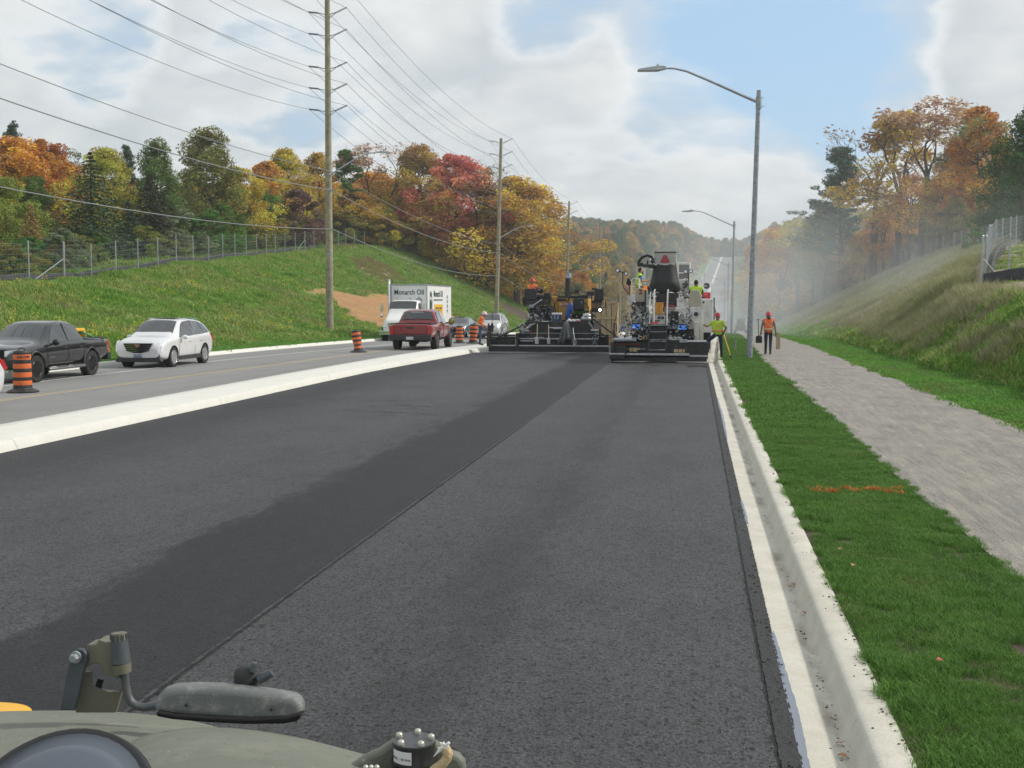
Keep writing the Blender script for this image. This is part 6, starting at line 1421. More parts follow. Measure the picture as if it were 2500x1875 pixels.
c = CX(885, 716, 54.7); t_ = item('tool_case', 'light grey lumpy tool case at the right of the left paver walkway', 'case', c); mb = MB(); mb.sph((0, .1, .16), (.26, .2, .16), 14, 8); mb.sph((.05, .1, .3), (.2, .16, .14), 12, 8); mb.build('shell', m_galv, t_, smooth=True); mb = MB(); mb.bb((-.12, -.12, .28), (.12, -.06, .40)); mb.build('lid_plate', m_wp, t_, bevel=.02)
# pallet crate load ahead of the paver
c = CX(985, 775, 66); t_ = item('timber_crate', 'stack of tan timber crates behind the right seat of the left paver', 'crate', (c.x, c.y, float(roadz(c.y))))
for i in range(7): MB().bb((-1.1+i*.31, 0, .5), (-.84+i*.31, .06, 2.55)).build('plank', m_wd, t_)
for z in (.6, 1.5, 2.4): MB().bb((-1.12, -.05, z), (1.08, -.002, z+.14)).build('rail', m_wd, t_)
mb = MB(); mb.bb((-1.08, .07, 0), (1.04, 1.6, 2.5)); mb.build('load', mat('tan_card', (.38, .27, .14), .8), t_)
# ---------------- right paver
R_ = Mach('asphalt_paver', -1.4, 45.3, 'white and black asphalt paver on the right with a tall rubber chute', 'paver'); D = 45.1
R_.B('screed_plate', [(1072, 988, 1818, 1018, D, .5), (1066, 965, 1186, 1000, D-.05, .4)], m_gm); R_.B('screed_edge', [(1066, 955, 1185, 968, D-.05, .3), (1185, 956, 1685, 972, D-.08, .3), (1685, 970, 1825, 984, D-.05, .3)], m_stl, .006)
R_.B('screed_body', [(1088, 862, 1812, 985, D+.25, .9), (1075, 870, 1100, 980, D, .6), (1790, 870, 1828, 1000, D-.1, .9)], m_gm, .02)
R_.B('screed_extension_tray', [(1092, 900, 1200, 960, D+.05, .3)], m_gm)
R_.B('deck_plate', [(1095, 838, 1242, 850, D, .3), (1640, 856, 1815, 868, D, .3)], mat('clean_bright_plate', (.72, .74, .76), .3, .6), .004); R_.B('deck_lip', [(1095, 852, 1245, 862, D+.05, .25), (1640, 870, 1812, 882, D+.05, .25)], m_galvd, .004)
hz = [(1112+k*22, 882, 1124+k*22, 890, D+.21, .03) for k in range(9)]+[(1520+k*22, 895+k*.8, 1532+k*22, 903+k*.8, D+.21, .03) for k in range(12)]
R_.B('hazard_stripe', hz, m_rd, 0)
R_.B('grab_strip', [(1178, 921, 1224, 925, D+.2, .05), (1308, 921, 1344, 925, D+.2, .05), (1455, 926, 1500, 930, D+.2, .05), (1600, 932, 1648, 936, D+.2, .05), (1480, 866, 1500, 869, D, .3)], m_stl, 0)
for i, (x0, y0, x1, y1) in enumerate(((1222, 914, 1242, 942), (1246, 914, 1282, 943), (1284, 916, 1302, 930), (1565, 924, 1598, 950), (1602, 924, 1628, 952), (1632, 924, 1650, 951))): R_.B('timber_block', [(x0, y0, x1, y1, D+.1, .14)], m_wd, .006)
R_.T('ladder_rail', [([(1368, 935, D-.2), (1372, 870, D-.15), (1380, 730, D)], .03), ([(1502, 940, D-.2), (1505, 870, D-.15), (1512, 740, D)], .03)], m_black); 
for y in (740, 790, 850, 862, 930): R_.B('ladder_rung', [(1372, y-2, 1508, y+3, D-.12, .16)], m_galvd, .003)
R_.T('handrail', [([(1412, 735, D+.1), (1409, 600, D+.1), (1414, 478, D+.1), (1419, 465, D+.15)], .03), ([(1512, 740, D+.1), (1514, 600, D+.1), (1518, 478, D+.1), (1522, 465, D+.15)], .03), ([(1378, 740, D), (1381, 500, D+.4)], .018), ([(1385, 480, D+.3), (1372, 620, D+.3), (1380, 640, D+.3)], .02)], m_white)
R_.B('step_well', [(1388, 745, 1500, 930, D+.22, .1), (1388, 738, 1500, 748, D+.1, .3)], m_blk2)
R_.B('engine_body', [(1240, 690, 1380, 800, D+.6, 2.5), (1235, 590, 1385, 655, D+.9, 1.6), (1395, 640, 1500, 735, D+.5, 2.5), (1530, 605, 1690, 660, D+.9, 1.6), (1690, 600, 1790, 720, D+.7, 1.0), (1600, 660, 1700, 700, D+.8, 2.0)], m_wp, .03)
R_.B('side_column', [(1720, 712, 1760, 856, D+.5, .5), (1762, 720, 1792, 856, D+.7, .3)], m_cream, .02); R_.B('lower_housing', [(1240, 775, 1385, 860, D+.45, .7)], m_gm, .03); R_.B('lower_housing', [(1510, 770, 1720, 860, D+.5, .7)], m_gm, .03)
R_.B('side_plate', [(1190, 690, 1212, 830, D+.7, .3)], m_cream)
R_.B('label_panel', [(1440, 672, 1462, 690, D+.47, .02), (1468, 672, 1488, 692, D+.47, .02), (1436, 700, 1456, 708, D+.47, .02), (1418, 700, 1432, 712, D+.47, .02)], m_ink, 0); R_.B('red_label', [(1388, 714, 1445, 730, D-.02, .02)], mat('coral_label', (.7, .08, .09), .5), 0)
for i, (x0, y0, x1, y1) in enumerate(((1238, 724, 1312, 772), (1592, 730, 1668, 780))):
    f = R_.B('control_screen', [(x0, y0, x1, y1, D+.2, .12)], m_blk2, .015); R_.B('screen', [(x0+6, y0+8, x1-5, y1-6, D+.17, .03)], m_scr, 0)
    R_.B('screen_readout', [(x0+8+k*5, y0+24, x0+11+k*5, y1-10, D+.16, .01) for k in range(4)]+[(x0+36+k*8, y0+16+(k % 2)*5, x0+41+k*8, y0+20+(k % 2)*5, D+.16, .01) for k in range(4)], mat('screen_pale_blue', (.2, .4, .7), .4, emit=((.3, .55, .9), .4)), 0)
R_.B('name_box', [(1510, 812, 1612, 866, D+.2, .3)], m_blk2, .02); q = CX(1562, 841, D+.18); text_mesh('name_lettering', 'CARLSON', .15, m_white, R_.t, q-R_.o, (PI/2, 0, 0), .004, bold=.005); q = CX(1556, 854, D+.18); text_mesh('name_lettering', 'PAVING PRODUCTS', .05, m_white, R_.t, q-R_.o, (PI/2, 0, 0), .003)
R_.T('chain_clip', [([(1318, 826, D+.1), (1295, 828, D+.1), (1288, 838, D+.1), (1296, 848, D+.1), (1318, 848, D+.1)], .022)], m_wp); c = CX(1343, 836, D+.2); mb = MB(); mb.lathe([(.10, 0), (.10, -.03)], c, 12, 'y'); mb.build('brass_badge', mat('brass', (.45, .28, .12), .4, .5), R_.t, off=R_.o)
R_.B('grey_box', [(1225, 836, 1275, 862, D-.05, .2), (1608, 848, 1668, 874, D-.05, .2)], m_galvd, .01)
R_.B('black_cabinet', [(1540, 632, 1600, 735, D+.3, .4)], m_blk2, .02); R_.B('grey_cabinet', [(1350, 620, 1378, 690, D+.3, .3)], mat('grey_blue_box', (.22, .28, .30), .5), .01); R_.B('blue_valve_block', [(1545, 728, 1572, 765, D+.25, .2)], m_blu, .01)
mb = MB(); c = CX(1735, 653, D+.66); mb.lathe([(.085, 0), (.085, -.05)], c, 14, 'y'); mb.build('filler_cap', m_ink, R_.t, off=R_.o)
clutter(R_, 150, 1195, 640, 1385, 850, D+.0, D+.5, 11, [m_blk2, m_gm, m_galvd, m_wp], 4, 16); clutter(R_, 150, 1510, 640, 1720, 860, D+.0, D+.6, 12, [m_blk2, m_gm, m_stl, m_wp], 4, 16); clutter(R_, 40, 1240, 560, 1340, 650, D+.4, D+.8, 13, [m_blk2, m_gm], 5, 20)
clutter(R_, 24, 1090, 720, 1190, 835, D+.1, D+.4, 14, [m_blk2, m_stl], 4, 12)
R_.T('side_mast', [([(1101, 838, D), (1104, 722, D), (1104, 720, D)], .03), ([(1106, 730, D), (1118, 722, D), (1124, 760, D), (1120, 790, D)], .02), ([(1110, 718, D), (1128, 620, D), (1143, 500, D)], .012)], m_blk2)
# seats
def seat2(x0, y0, x1, y1, D, lx_, ly_):
    a = CX(x0, y0, D); b2 = CX(x1, y1, D); w_ = b2.x-a.x; h_ = a.z-b2.z; cx_ = (a.x+b2.x)/2; mb = MB()
    mb.prism([(cx_-w_*.5, b2.z+h_*.1), (cx_-w_*.5, b2.z+h_*.65), (cx_-w_*.34, a.z-h_*.05), (cx_-w_*.2, a.z), (cx_+w_*.2, a.z), (cx_+w_*.34, a.z-h_*.05), (cx_+w_*.5, b2.z+h_*.65), (cx_+w_*.5, b2.z+h_*.1), (cx_+w_*.35, b2.z), (cx_-w_*.35, b2.z)], a.y, a.y+.14, 'y')
    se = mb.build('seat', m_seatb, R_.t, off=R_.o, bevel=.04); mb = MB(); mb.bb((cx_-w_*.5, a.y+.1, b2.z-.12), (cx_+w_*.5, a.y+.6, b2.z+.02)); mb.build('seat_cushion', m_blk2, R_.t, off=R_.o, bevel=.03)
    q = CX(lx_, ly_, D-.02); text_mesh('seat_logo', '2', .27, mat('logo_dark_red', (.20, .015, .01), .5), R_.t, q-R_.o, (PI/2, 0, 0), .004, bold=.012)
seat2(1268, 450, 1346, 562, D+.9, 1307, 484); seat2(1678, 468, 1778, 602, D+.9, 1738, 497)
R_.B('seat_suspension', [(1690, 600, 1770, 616, D+1.0, .4), (1700, 618, 1764, 624, D+1, .4), (1285, 565, 1330, 650, D+1.2, .4)], m_blk2, .01); R_.T('seat_hose', [([(1668, 604, D+.8), (1690, 632, D+.8), (1730, 622, D+.8), (1760, 634, D+.8), (1776, 620, D+.8)], .02)], m_blk2)
R_.B('armrest', [(1640, 522, 1682, 532, D+.9, .4), (1775, 520, 1800, 530, D+.9, .4)], m_blk2, .02)
R_.B('beacon', [(1331, 435, 1357, 469, D+.6, .2)], m_orl, .02); R_.T('beacon_post', [([(1345, 468, D+.7), (1345, 640, D+.7)], .035)], m_blk2)
R_.B('control_box', [(1207, 510, 1249, 582, D+.6, .16), (1776, 542, 1806, 606, D+.6, .12), (1588, 528, 1660, 600, D+1.1, .3), (1600, 535, 1620, 550, D+1.05, .05)], m_wp, .012); R_.B('control_box_print', [(1788, 556, 1800, 570, D+.57, .02)], m_ink, 0)
R_.T('guard_rail', [([(1240, 500, D+1), (1240, 388, D+1), (1250, 380, D+1), (1298, 380, D+1)], .018), ([(1298, 450, D+1), (1298, 378, D+1)], .035), ([(1240, 440, D+1), (1262, 440, D+1)], .015)], m_white)
mb = MB(); c = CX(1217, 412, D+1.2); mb.lathe([(.0005, .02), (.10, .0), (.115, .05), (.11, .08), (.0005, .09)], c, 16, 'y'); c = CX(1214, 388, D+1.2); mb.lathe([(.0005, 0), (.06, 0), (.06, .06), (.0005, .07)], c, 12, 'y'); mb.build('horn', m_blk2, R_.t, off=R_.o); R_.T('horn_post', [([(1222, 420, D+1.2), (1222, 510, D+1.2)], .02)], m_blk2)
# lamp masts
R_.T('lamp_mast', [([(1222, 508, D+.7), (1180, 452, D+.7), (1171, 430, D+.7), (1170, 335, D+.7), (1160, 328, D+.7), (1137, 320, D+.7)], .022), ([(1170, 330, D+.7), (1195, 328, D+.7)], .02), ([(1675, 470, D+1), (1677, 335, D+1)], .022), ([(1655, 330, D+1), (1677, 338, D+1), (1698, 328, D+1)], .018)], m_blk2)
for (x, y) in ((1132, 318), (1196, 340), (1655, 326), (1696, 322)):
    c = CX(x, y, D+.8); mb = MB(); mb.lathe([(.0005, .12), (.05, .1), (.085, .02), (.085, -.02), (.065, -.035)], c, 14, 'y'); f = mb.build('work_light', m_blk2, R_.t, off=R_.o, smooth=True); mb = MB(); mb.lathe([(.06, -.036), (.0005, -.03)], c, 12, 'y'); mb.build('lamp_glass', m_lens, R_.t, off=R_.o)
c = CX(1818, 436, D+1.0); mb = MB(); mb.lathe([(.0005, .03), (.12, .0), (.125, -.02), (.0005, -.025)], c, 20, 'y'); mb.build('round_mirror', mat('mirror_back_grey', (.10, .11, .12), .5), R_.t, off=R_.o); R_.T('mirror_arm', [([(1775, 440, D+1), (1818, 436, D+.97)], .02)], m_white)
# chute and conveyor
D2 = D+3.0
R_.PR('conveyor_head', [(1414, 178), (1582, 178), (1583, 262), (1562, 276), (1440, 278), (1412, 262)], D2, 1.1, mat('conveyor_grey_panel', (.40, .39, .37), .5, dirt=((.2, .19, .17), .4, 3)), .03); R_.B('conveyor_rim', [(1412, 172, 1584, 179, D2-.05, 1.2)], m_blk2, .01); R_.B('head_lip', [(1424, 266, 1568, 276, D2-.1, .1)], m_wp, .01)
c = CX(1497, 232, D2-.03); w_ = D2/2800/3.16; tri = [(-36, -24), (-10, 31), (10, 31), (36, -24), (28, -32 + 6), (-28, -26)]; mb = MB(); mb.prism([(c.x+x*w_, c.z+y*w_) for x, y in [(-37, -20), (-11, 33), (11, 33), (37, -20), (30, -26), (-30, -26)]], c.y-.012, c.y, 'y'); mb.build('slow_vehicle_triangle', mat('triangle_red', (.36, .05, .06), .5), R_.t, off=R_.o)
mb = MB(); vs = []; N_ = 20
for (y, x0, x1, dep) in ((276, 1412, 1585, .55), (330, 1402, 1592, .55), (400, 1385, 1603, .6), (470, 1368, 1618, .65), (486, 1400, 1600, .5)):
    a = CX(x0, y, D2+.4); b2 = CX(x1, y, D2+.4); cx_ = (a.x+b2.x)/2; hw = (b2.x-a.x)/2
    for k in range(N_): q = 2*PI*k/N_; e = 2.6; ca, sa = math.cos(q), math.sin(q); vs.append((cx_+hw*abs(ca)**(2/e)*(1 if ca > 0 else -1), a.y+dep*abs(sa)**(2/e)*(1 if sa > 0 else -1), a.z+.04*math.sin(k*2.0)))
mb.add(vs, [(i*N_+k, i*N_+(k+1) % N_, (i+1)*N_+(k+1) % N_, (i+1)*N_+k) for i in range(4) for k in range(N_)]); mb.build('rubber_chute', m_rbr, R_.t, off=R_.o, smooth='all')
R_.B('hopper_throat', [(1425, 490, 1600, 600, D2-.2, 1.2), (1440, 560, 1560, 640, D2-.4, 1.0)], m_blk2, .03); R_.B('white_plate', [(1600, 540, 1625, 590, D2-.6, .2)], m_cream)
R_.T('hose_arch', [([(1290, 272, D2), (1294, 240, D2), (1318, 210, D2), (1360, 198, D2), (1395, 208, D2), (1412, 235, D2)], .035), ([(1300, 270, D2), (1304, 245, D2), (1326, 218, D2), (1358, 206, D2), (1390, 218, D2), (1408, 245, D2)], .03), ([(1285, 262, D2), (1286, 245, D2), (1312, 214, D2), (1340, 202, D2)], .02)], m_blk2)
R_.B('slew_motor', [(1282, 258, 1330, 286, D2, .4), (1330, 268, 1412, 290, D2, .5), (1368, 285, 1412, 300, D2, .5), (1355, 240, 1368, 268, D2, .1)], m_black, .04); c = CX(1399, 248, D2); mb = MB(); mb.sph(c, .09, 10, 8); mb.build('hydraulic_motor', m_blk2, R_.t, off=R_.o)
D3 = D+6
R_.T('canopy_frame', [([(1590, 262, D3), (1688, 258, D3), (1688, 470, D3)], .03), ([(1600, 262, D3), (1600, 480, D3)], .02), ([(1590, 338, D3), (1688, 336, D3)], .02), ([(1335, 300, D3), (1335, 420, D3)], .03), ([(1344, 300, D3), (1344, 420, D3)], .025)], m_white)
R_.B('canopy_screen', [(1602, 272, 1684, 330, D3+.05, .02), (1602, 340, 1684, 384, D3+.05, .02)], mat('screen_grey', (.22, .22, .23), .7), 0)
R_.T('side_hoop', [([(1690, 330, D3), (1740, 330, D3), (1778, 355, D3), (1780, 420, D3), (1775, 520, D3)], .018), ([(1740, 380, D3), (1758, 372, D3), (1770, 395, D3), (1758, 420, D3), (1742, 400, D3), (1740, 380, D3)], .02), ([(1640, 380, D3), (1700, 385, D3), (1740, 400, D3), (1776, 385, D3)], .015)], m_white)
R_.B('upper_deck', [(1602, 388, 1672, 500, D3, .3), (1690, 470, 1780, 520, D3-.5, .3), (1235, 500, 1275, 585, D3-1, .3)], m_wp, .02); clutter(R_, 60, 1610, 390, 1690, 520, D3-.3, D3-.05, 21, [m_blk2, m_wp, m_galvd], 4, 14); clutter(R_, 30, 1375, 500, 1420, 640, D+.8, D+1.6, 22, [m_blk2, m_wp, m_galvd], 3, 8)
R_.B('tractor_unit', [(1250, 620, 1745, 800, D+3.2, 4.0)], m_wp, .05)
for x0, x1 in ((1245, 1330), (1640, 1725)): R_.B('crawler_track', [(x0, 780, x1, 925, D+1.4, 3.8)], m_rub, .1)
# box and bag on the right paver
D = 45.5; c = CX(1450, 655, D); t_ = item('cool_box', 'orange yellow drinks box between the handrails of the right paver', 'cooler', c); s_ = D/2800/3.16
for x0, x1 in ((-31, 0), (1, 30)): MB().bb((x0*s_, 0, 0), (x1*s_, .4, 82*s_)).build('panel', mat('amber_plastic', (.62, .28, .03), .4), t_, bevel=.02)
MB().bb((-32*s_, -.01, 82*s_), (31*s_, .42, 90*s_)).build('lid', MATS['amber_plastic'], t_, bevel=.02)
c = CX(1528, 655, D); t_ = item('tool_bag', 'grey bag with red trim beside the orange drinks box', 'bag', c); mb = MB(); mb.prism([(-40*s_, 0), (42*s_, 0), (40*s_, 55*s_), (-36*s_, 55*s_)], .0, .35, 'y'); mb.build('bag_body', mat('grey_fabric', (.28, .27, .27), .8), t_, bevel=.03); mb = MB(); mb.tube([(-40*s_, -.01, 56*s_), (20*s_, -.01, 68*s_), (42*s_, -.01, 60*s_), (44*s_, -.01, 30*s_)], .025, 6); mb.build('trim', m_rd, t_)
# transfer vehicle ahead of the right paver
TV = Mach('material_transfer_vehicle', .0, 56.5, 'white material transfer vehicle directly ahead of the right paver', 'transfer vehicle')
mb = MB(); mb.bb((-2.0, 55.2, .9), (.88, 63.5, 2.5)); mb.build('hull', m_wp, TV.t, off=TV.o, bevel=.05); mb = MB()
for k in range(9): mb.bb((.88, 55.4+k*.9, 1.0), (.93, 55.5+k*.9, 2.45))
mb.build('rib', m_galv, TV.t, off=TV.o); mb = MB(); mb.prism([(62.5, 2.0), (64.5, 2.4), (50.0, 4.3), (49.4, 3.7)], -1.9, -1.0, 'x'); mb.build('conveyor', m_wp, TV.t, off=TV.o, bevel=.03)
mb = MB(); mb.bb((-1.9, 55.6, .05), (-1.3, 63, 1.0)); mb.bb((.2, 55.6, .05), (.8, 63, 1.0)); mb.build('crawler_track', m_rub, TV.t, off=TV.o, bevel=.1)
mb = MB(); mb.bb((-1.6, 58, 2.5), (.3, 61, 3.3)); mb.build('engine_cover', m_cream, TV.t, off=TV.o, bevel=.06)
mb = MB(); mb.bb((.90, 55.9, 1.5), (.98, 56.4, 2.55)); mb.build('side_panel', mat('slate_panel', (.12, .16, .18), .5), TV.t, off=TV.o)
# smear of spilled mix at the gutter
mb = MB(); r = random.Random(4)
for i in range(46):
    q = onh(1680+r.random()*46, 894+r.gauss(0, 1.6), .0); mb.sph((q.x, q.y, .012), (r.uniform(.02, .09), r.uniform(.04, .15), .014), 6, 4)
tag(mb.build('spilled_asphalt', m_lip), 'small streak of spilled asphalt beside the gutter behind the right paver', kind='stuff')
# ================================================================== PEOPLE
P0 = dict(pelvis=(0, 0, .95), spine=(0, 0, 1.14), chest=(0, 0, 1.32), neck=(0, 0, 1.47), head=(0, .015, 1.58), crown=(0, .01, 1.70),
          shL=(-.18, 0, 1.42), elL=(-.24, -.02, 1.14), wrL=(-.26, .04, .90), shR=(.18, 0, 1.42), elR=(.24, -.02, 1.14), wrR=(.26, .04, .90),
          hipL=(-.10, 0, .92), knL=(-.11, .02, .50), anL=(-.12, -.01, .09), toL=(-.14, .15, .04), hipR=(.10, 0, .92), knR=(.11, .02, .50), anR=(.12, -.01, .09), toR=(.14, .15, .04))
R0 = dict(pelvis=.145, spine=.135, chest=.155, neck=.06, head=.088, crown=.07, shL=.075, elL=.047, wrL=.033, shR=.075, elR=.047, wrR=.033, hipL=.098, knL=.066, anL=.052, toL=.045, hipR=.098, knR=.066, anR=.052, toR=.045)
ED = [('pelvis', 'spine'), ('spine', 'chest'), ('chest', 'neck'), ('neck', 'head'), ('head', 'crown'), ('chest', 'shL'), ('shL', 'elL'), ('elL', 'wrL'), ('chest', 'shR'), ('shR', 'elR'), ('elR', 'wrR'),
      ('pelvis', 'hipL'), ('hipL', 'knL'), ('knL', 'anL'), ('anL', 'toL'), ('pelvis', 'hipR'), ('hipR', 'knR'), ('knR', 'anR'), ('anR', 'toR')]
m_boot = mat('work_boot', (.06, .045, .035), .8)
def hand(mb, w, d, side, curl=.6):
    w = Vector(w); d = Vector(d).normalized(); s_ = d.cross(Vector((0, 0, 1)));  s_ = s_.normalized() if s_.length > .1 else Vector((1, 0, 0)); u = s_.cross(d)
    palm = w+d*.05; mb.tube([w-d*.01, w+d*.03, w+d*.085], [.026, .038, .036], 8)
    for k, (o, L) in enumerate(((-.028, .07), (-.010, .08), (.010, .075), (.027, .058))):
        a = w+d*.08+s_*o; b = a+(d*math.cos(curl*.6)-u*math.sin(curl*.6))*L*.5; c = b+(d*math.cos(curl*1.6)-u*math.sin(curl*1.6))*L*.5; mb.tube([a, b, c], [.0095, .009, .0065], 6)
    a = w+d*.03+s_*.03*side; mb.tube([a, a+s_*.03*side+d*.03, a+s_*.035*side+d*.055-u*.02], [.012, .011, .008], 6)
def person(label, X, Y, Z, rz, pose={}, shirt=None, trous=None, vest=None, strip=None, hat=None, skin=None, sleeve='short', hair=None, vx=True, scale=1.0, grp='road workers', beard=False, wide=1.0):
    J = {k: Vector(v) for k, v in P0.items()}
    for k, v in pose.items():
        if k in P0: J[k] = Vector(v)
    names = list(J); me = bpy.data.meshes.new('body'); me.from_pydata([tuple(J[n]) for n in names], [], [(names.index(a), names.index(b)) for a, b in ED])
    o = bpy.data.objects.new('body', me); COL.objects.link(o); sk_ = o.modifiers.new('skin', 'SKIN'); sk_.branch_smoothing = .4
    for i, n in enumerate(names):
        r = R0[n]*(wide if n in ('pelvis', 'spine', 'chest') else 1); fl = 1.25 if n in ('pelvis', 'spine', 'chest') else 1
        me.skin_vertices[0].data[i].radius = (r*fl, r*(.82 if fl > 1 else 1)); me.skin_vertices[0].data[i].use_root = (n == 'pelvis')
    s_ = o.modifiers.new('s', 'SUBSURF'); s_.levels = s_.render_levels = 2; applied(o)
    me = o.data; me.materials.clear(); mm = [skin or m_skin, shirt, trous, m_boot]
    vs = [v.co.copy() for v in me.vertices]; fs = [list(p.vertices) for p in me.polygons]; bpy.data.objects.remove(o)
    segs = [(J[a], J[b], a, b) for a, b in ED]
    def near(p):
        best = None
        for a, b, na, nb in segs:
            ab = b-a; t = max(0, min(1, (p-a).dot(ab)/ab.length_squared)); d = (p-(a+ab*t)).length/(R0[na]+(R0[nb]-R0[na])*t)
            if best is None or d < best[0]: best = (d, na, nb, t)
        return best
    mb = MB(); mb.v = [tuple(v) for v in vs]; mb.f = list(fs); cls = []
    for f in fs:
        c = sum((vs[i] for i in f), Vector())/len(f); _, na, nb, t = near(c)
        k = 1
        if nb in ('head', 'crown') or (nb == 'neck' and t > .75): k = 0
        elif nb[:2] == 'wr': k = 1 if (sleeve == 'long' and t < .9) else 0
        elif nb[:2] == 'el': k = 1 if (sleeve != 'none' and (t < .75 or sleeve == 'long')) else 0
        elif nb[:2] in ('kn', 'hi') or (nb == 'spine' and t < .1): k = 2
        elif nb[:2] == 'an': k = 2 if t < .86 else 3
        elif nb[:2] == 'to': k = 3
        cls.append((k, na, nb, t, c))
    mb.m = [c[0] for c in cls]
    # face, ears, hands and boot soles belong to the same body
    hd = J['head']; up = (J['crown']-J['head']).normalized(); fwd = Vector(pose.get('face', (0, 1, 0))).normalized(); fwd = (fwd-up*fwd.dot(up)).normalized(); sd_ = fwd.cross(up)
    n0 = len(mb.f); mb.cur = 0
    mb.sph(hd+up*.045, .001, 4, 2)
    def hs(c, r3, n=12, m=9):
        k0 = len(mb.v); mb.sph((0, 0, 0), r3, n, m)
        for i in range(k0, len(mb.v)): v = Vector(mb.v[i]); mb.v[i] = tuple(c+sd_*v.x+fwd*v.y+up*v.z)
    hs(hd+up*.05+fwd*.005, (.078, .098, .118)); hs(hd+up*-.035+fwd*.045, (.05, .05, .05)); hs(hd+up*.03+fwd*.105, (.013, .022, .026), 6, 5)
    for q in (-1, 1): hs(hd+up*.035+sd_*.08*q, (.012, .022, .033), 6, 5)
    for q in ('L', 'R'): hand(mb, J['wr'+q], J.get('hd'+q, J['wr'+q]+(J['wr'+q]-J['el'+q]))-J['wr'+q], 1 if q == 'L' else -1)
    mb.cur = 3
    for q in ('L', 'R'):
        a, t_ = J['an'+q], J['to'+q]; mb.tube([a+Vector((0, 0, -.02))-(t_-a)*.35, (a+t_)/2+Vector((0, 0, .0)), t_+(t_-a)*.12], [.045, .05, .035], 8)
    mb.cur = 2 if 0 else 0
    mb.m += [0]*0
    t = empty('person', (X, Y, Z), rz); t.scale = (scale,)*3; tag(t, label, 'person', grp)
    while len(mb.m) < len(mb.f): mb.m.append(0)
    mb.build('body', mm, t, smooth='all', fixn=False)
    m_eye = m_ink; e = MB()
    for q in (-1, 1): e.sph(hd+up*.05+fwd*.092+sd_*.03*q, .011, 6, 4)
    e.sph(hd+up*-.022+fwd*.098, (.024, .008, .006), 6, 4); e.build('facial_features', m_eye, t)
    if hair or beard:
        h = MB(); k0 = 0
        def hs2(c, r3):
            k0 = len(h.v); h.sph((0, 0, 0), r3, 12, 9)
            for i in range(k0, len(h.v)): v = Vector(h.v[i]); h.v[i] = tuple(c+sd_*v.x+fwd*v.y+up*v.z)
        if hair: hs2(hd+up*.072-fwd*.018, (.083, .094, .108))
        if beard: hs2(hd+up*-.045+fwd*.055, (.054, .054, .05))
        h.build('hair', hair or m_ink, t, smooth='all')
    if hat:
        h = MB(); c = hd+up*.085; vs_ = []; n_ = 20
        prof = [(.155, -.012), (.135, .0), (.120, .005), (.118, .04), (.105, .08), (.07, .112), (.03, .122), (.001, .124)]
        for r_, z_ in prof:
            for k in range(n_): a = 2*PI*k/n_; rr_ = r_*(1.12 if abs(math.cos(a)) > -1 else 1); ex = (.045 if r_ > .13 and math.sin(a) > .4 else 0); vs_.append(c+sd_*math.cos(a)*r_*.92+fwd*(math.sin(a)*r_*1.12+ex)+up*z_)
        h.add(vs_, [(i*n_+k, i*n_+(k+1) % n_, (i+1)*n_+(k+1) % n_, (i+1)*n_+k) for i in range(len(prof)-1) for k in range(n_)])
        ho = h.build('hard_hat', hat, t, smooth='all'); h = MB(); h.tube([c+up*.045-fwd*.12, c+up*.11-fwd*.05, c+up*.13+fwd*.02, c+up*.09+fwd*.10], .016, 6); h.build('hat_ridge', hat, ho if 0 else t, smooth='all')
    if vest:
        vv = MB(); nrm = [Vector() for _ in vs]
        for f in fs:
            n = (vs[f[1]]-vs[f[0]]).cross(vs[f[2]]-vs[f[0]])
            for i in f: nrm[i] += n
        ctr = J['chest']
        top = J['neck'].z; keep = [i for i, c in enumerate(cls) if c[0] == 1 and (c[2] in ('spine', 'chest') or (c[2] == 'neck' and c[3] < .85) or (c[2][:2] == 'sh') or (c[2][:2] == 'el' and c[3] < .14)) or (c[2] == 'spine')]
        used = {}
        ax = (J['neck']-J['pelvis']).normalized()
        for i in keep:
            if (cls[i][4]-J['pelvis']).dot(ax) < -.03: continue
            idx = []
            for v in fs[i]:
                if v not in used: used[v] = len(vv.v); n = nrm[v].normalized() if nrm[v].length > 0 else Vector(); vv.v.append(tuple(vs[v]+n*.022))
                idx.append(used[v])
            vv.f.append(idx); c = cls[i][4]; u = (c-J['pelvis']).dot(ax); L = (J['neck']-J['pelvis']).length; s2_ = u/L
            vv.m.append(0)
        vo = vv.build('safety_vest', vest, t, smooth='all'); sm_ = vo.modifiers.new('t', 'SOLIDIFY'); sm_.thickness = .012; sm_.offset = 1
        # reflective tapes wrapped round the vest
        side_ = Vector((1, 0, 0)); bk = ax.cross(side_).normalized()      # bk points to the back or front
        tp = MB(); cen = lambda s2: J['pelvis'].lerp(J['spine'], s2/.36) if s2 < .36 else (J['spine'].lerp(J['chest'], (s2-.36)/.35) if s2 < .71 else J['chest'].lerp(J['neck'], (s2-.71)/.29))
        def pt(a, s2, e=.045):
            r_ = (.145+(.155-.145)*s2)*wide*(1 if s2 < .8 else 1-(s2-.8)*1.2)
            return cen(s2)+side_*math.cos(a)*(r_*1.25+e)*.93+bk*math.sin(a)*(r_*.82+e)*.95
        def ribbon_(pts, w_):
            vs_ = []
            for p_, up_ in pts: vs_ += [p_-up_*w_/2, p_+up_*w_/2]
            tp.add(vs_, [(2*i, 2*i+1, 2*i+3, 2*i+2) for i in range(len(pts)-1)])
        ribbon_([(pt(a, .22), ax) for a in np.linspace(0, 2*PI, 25)], .055)
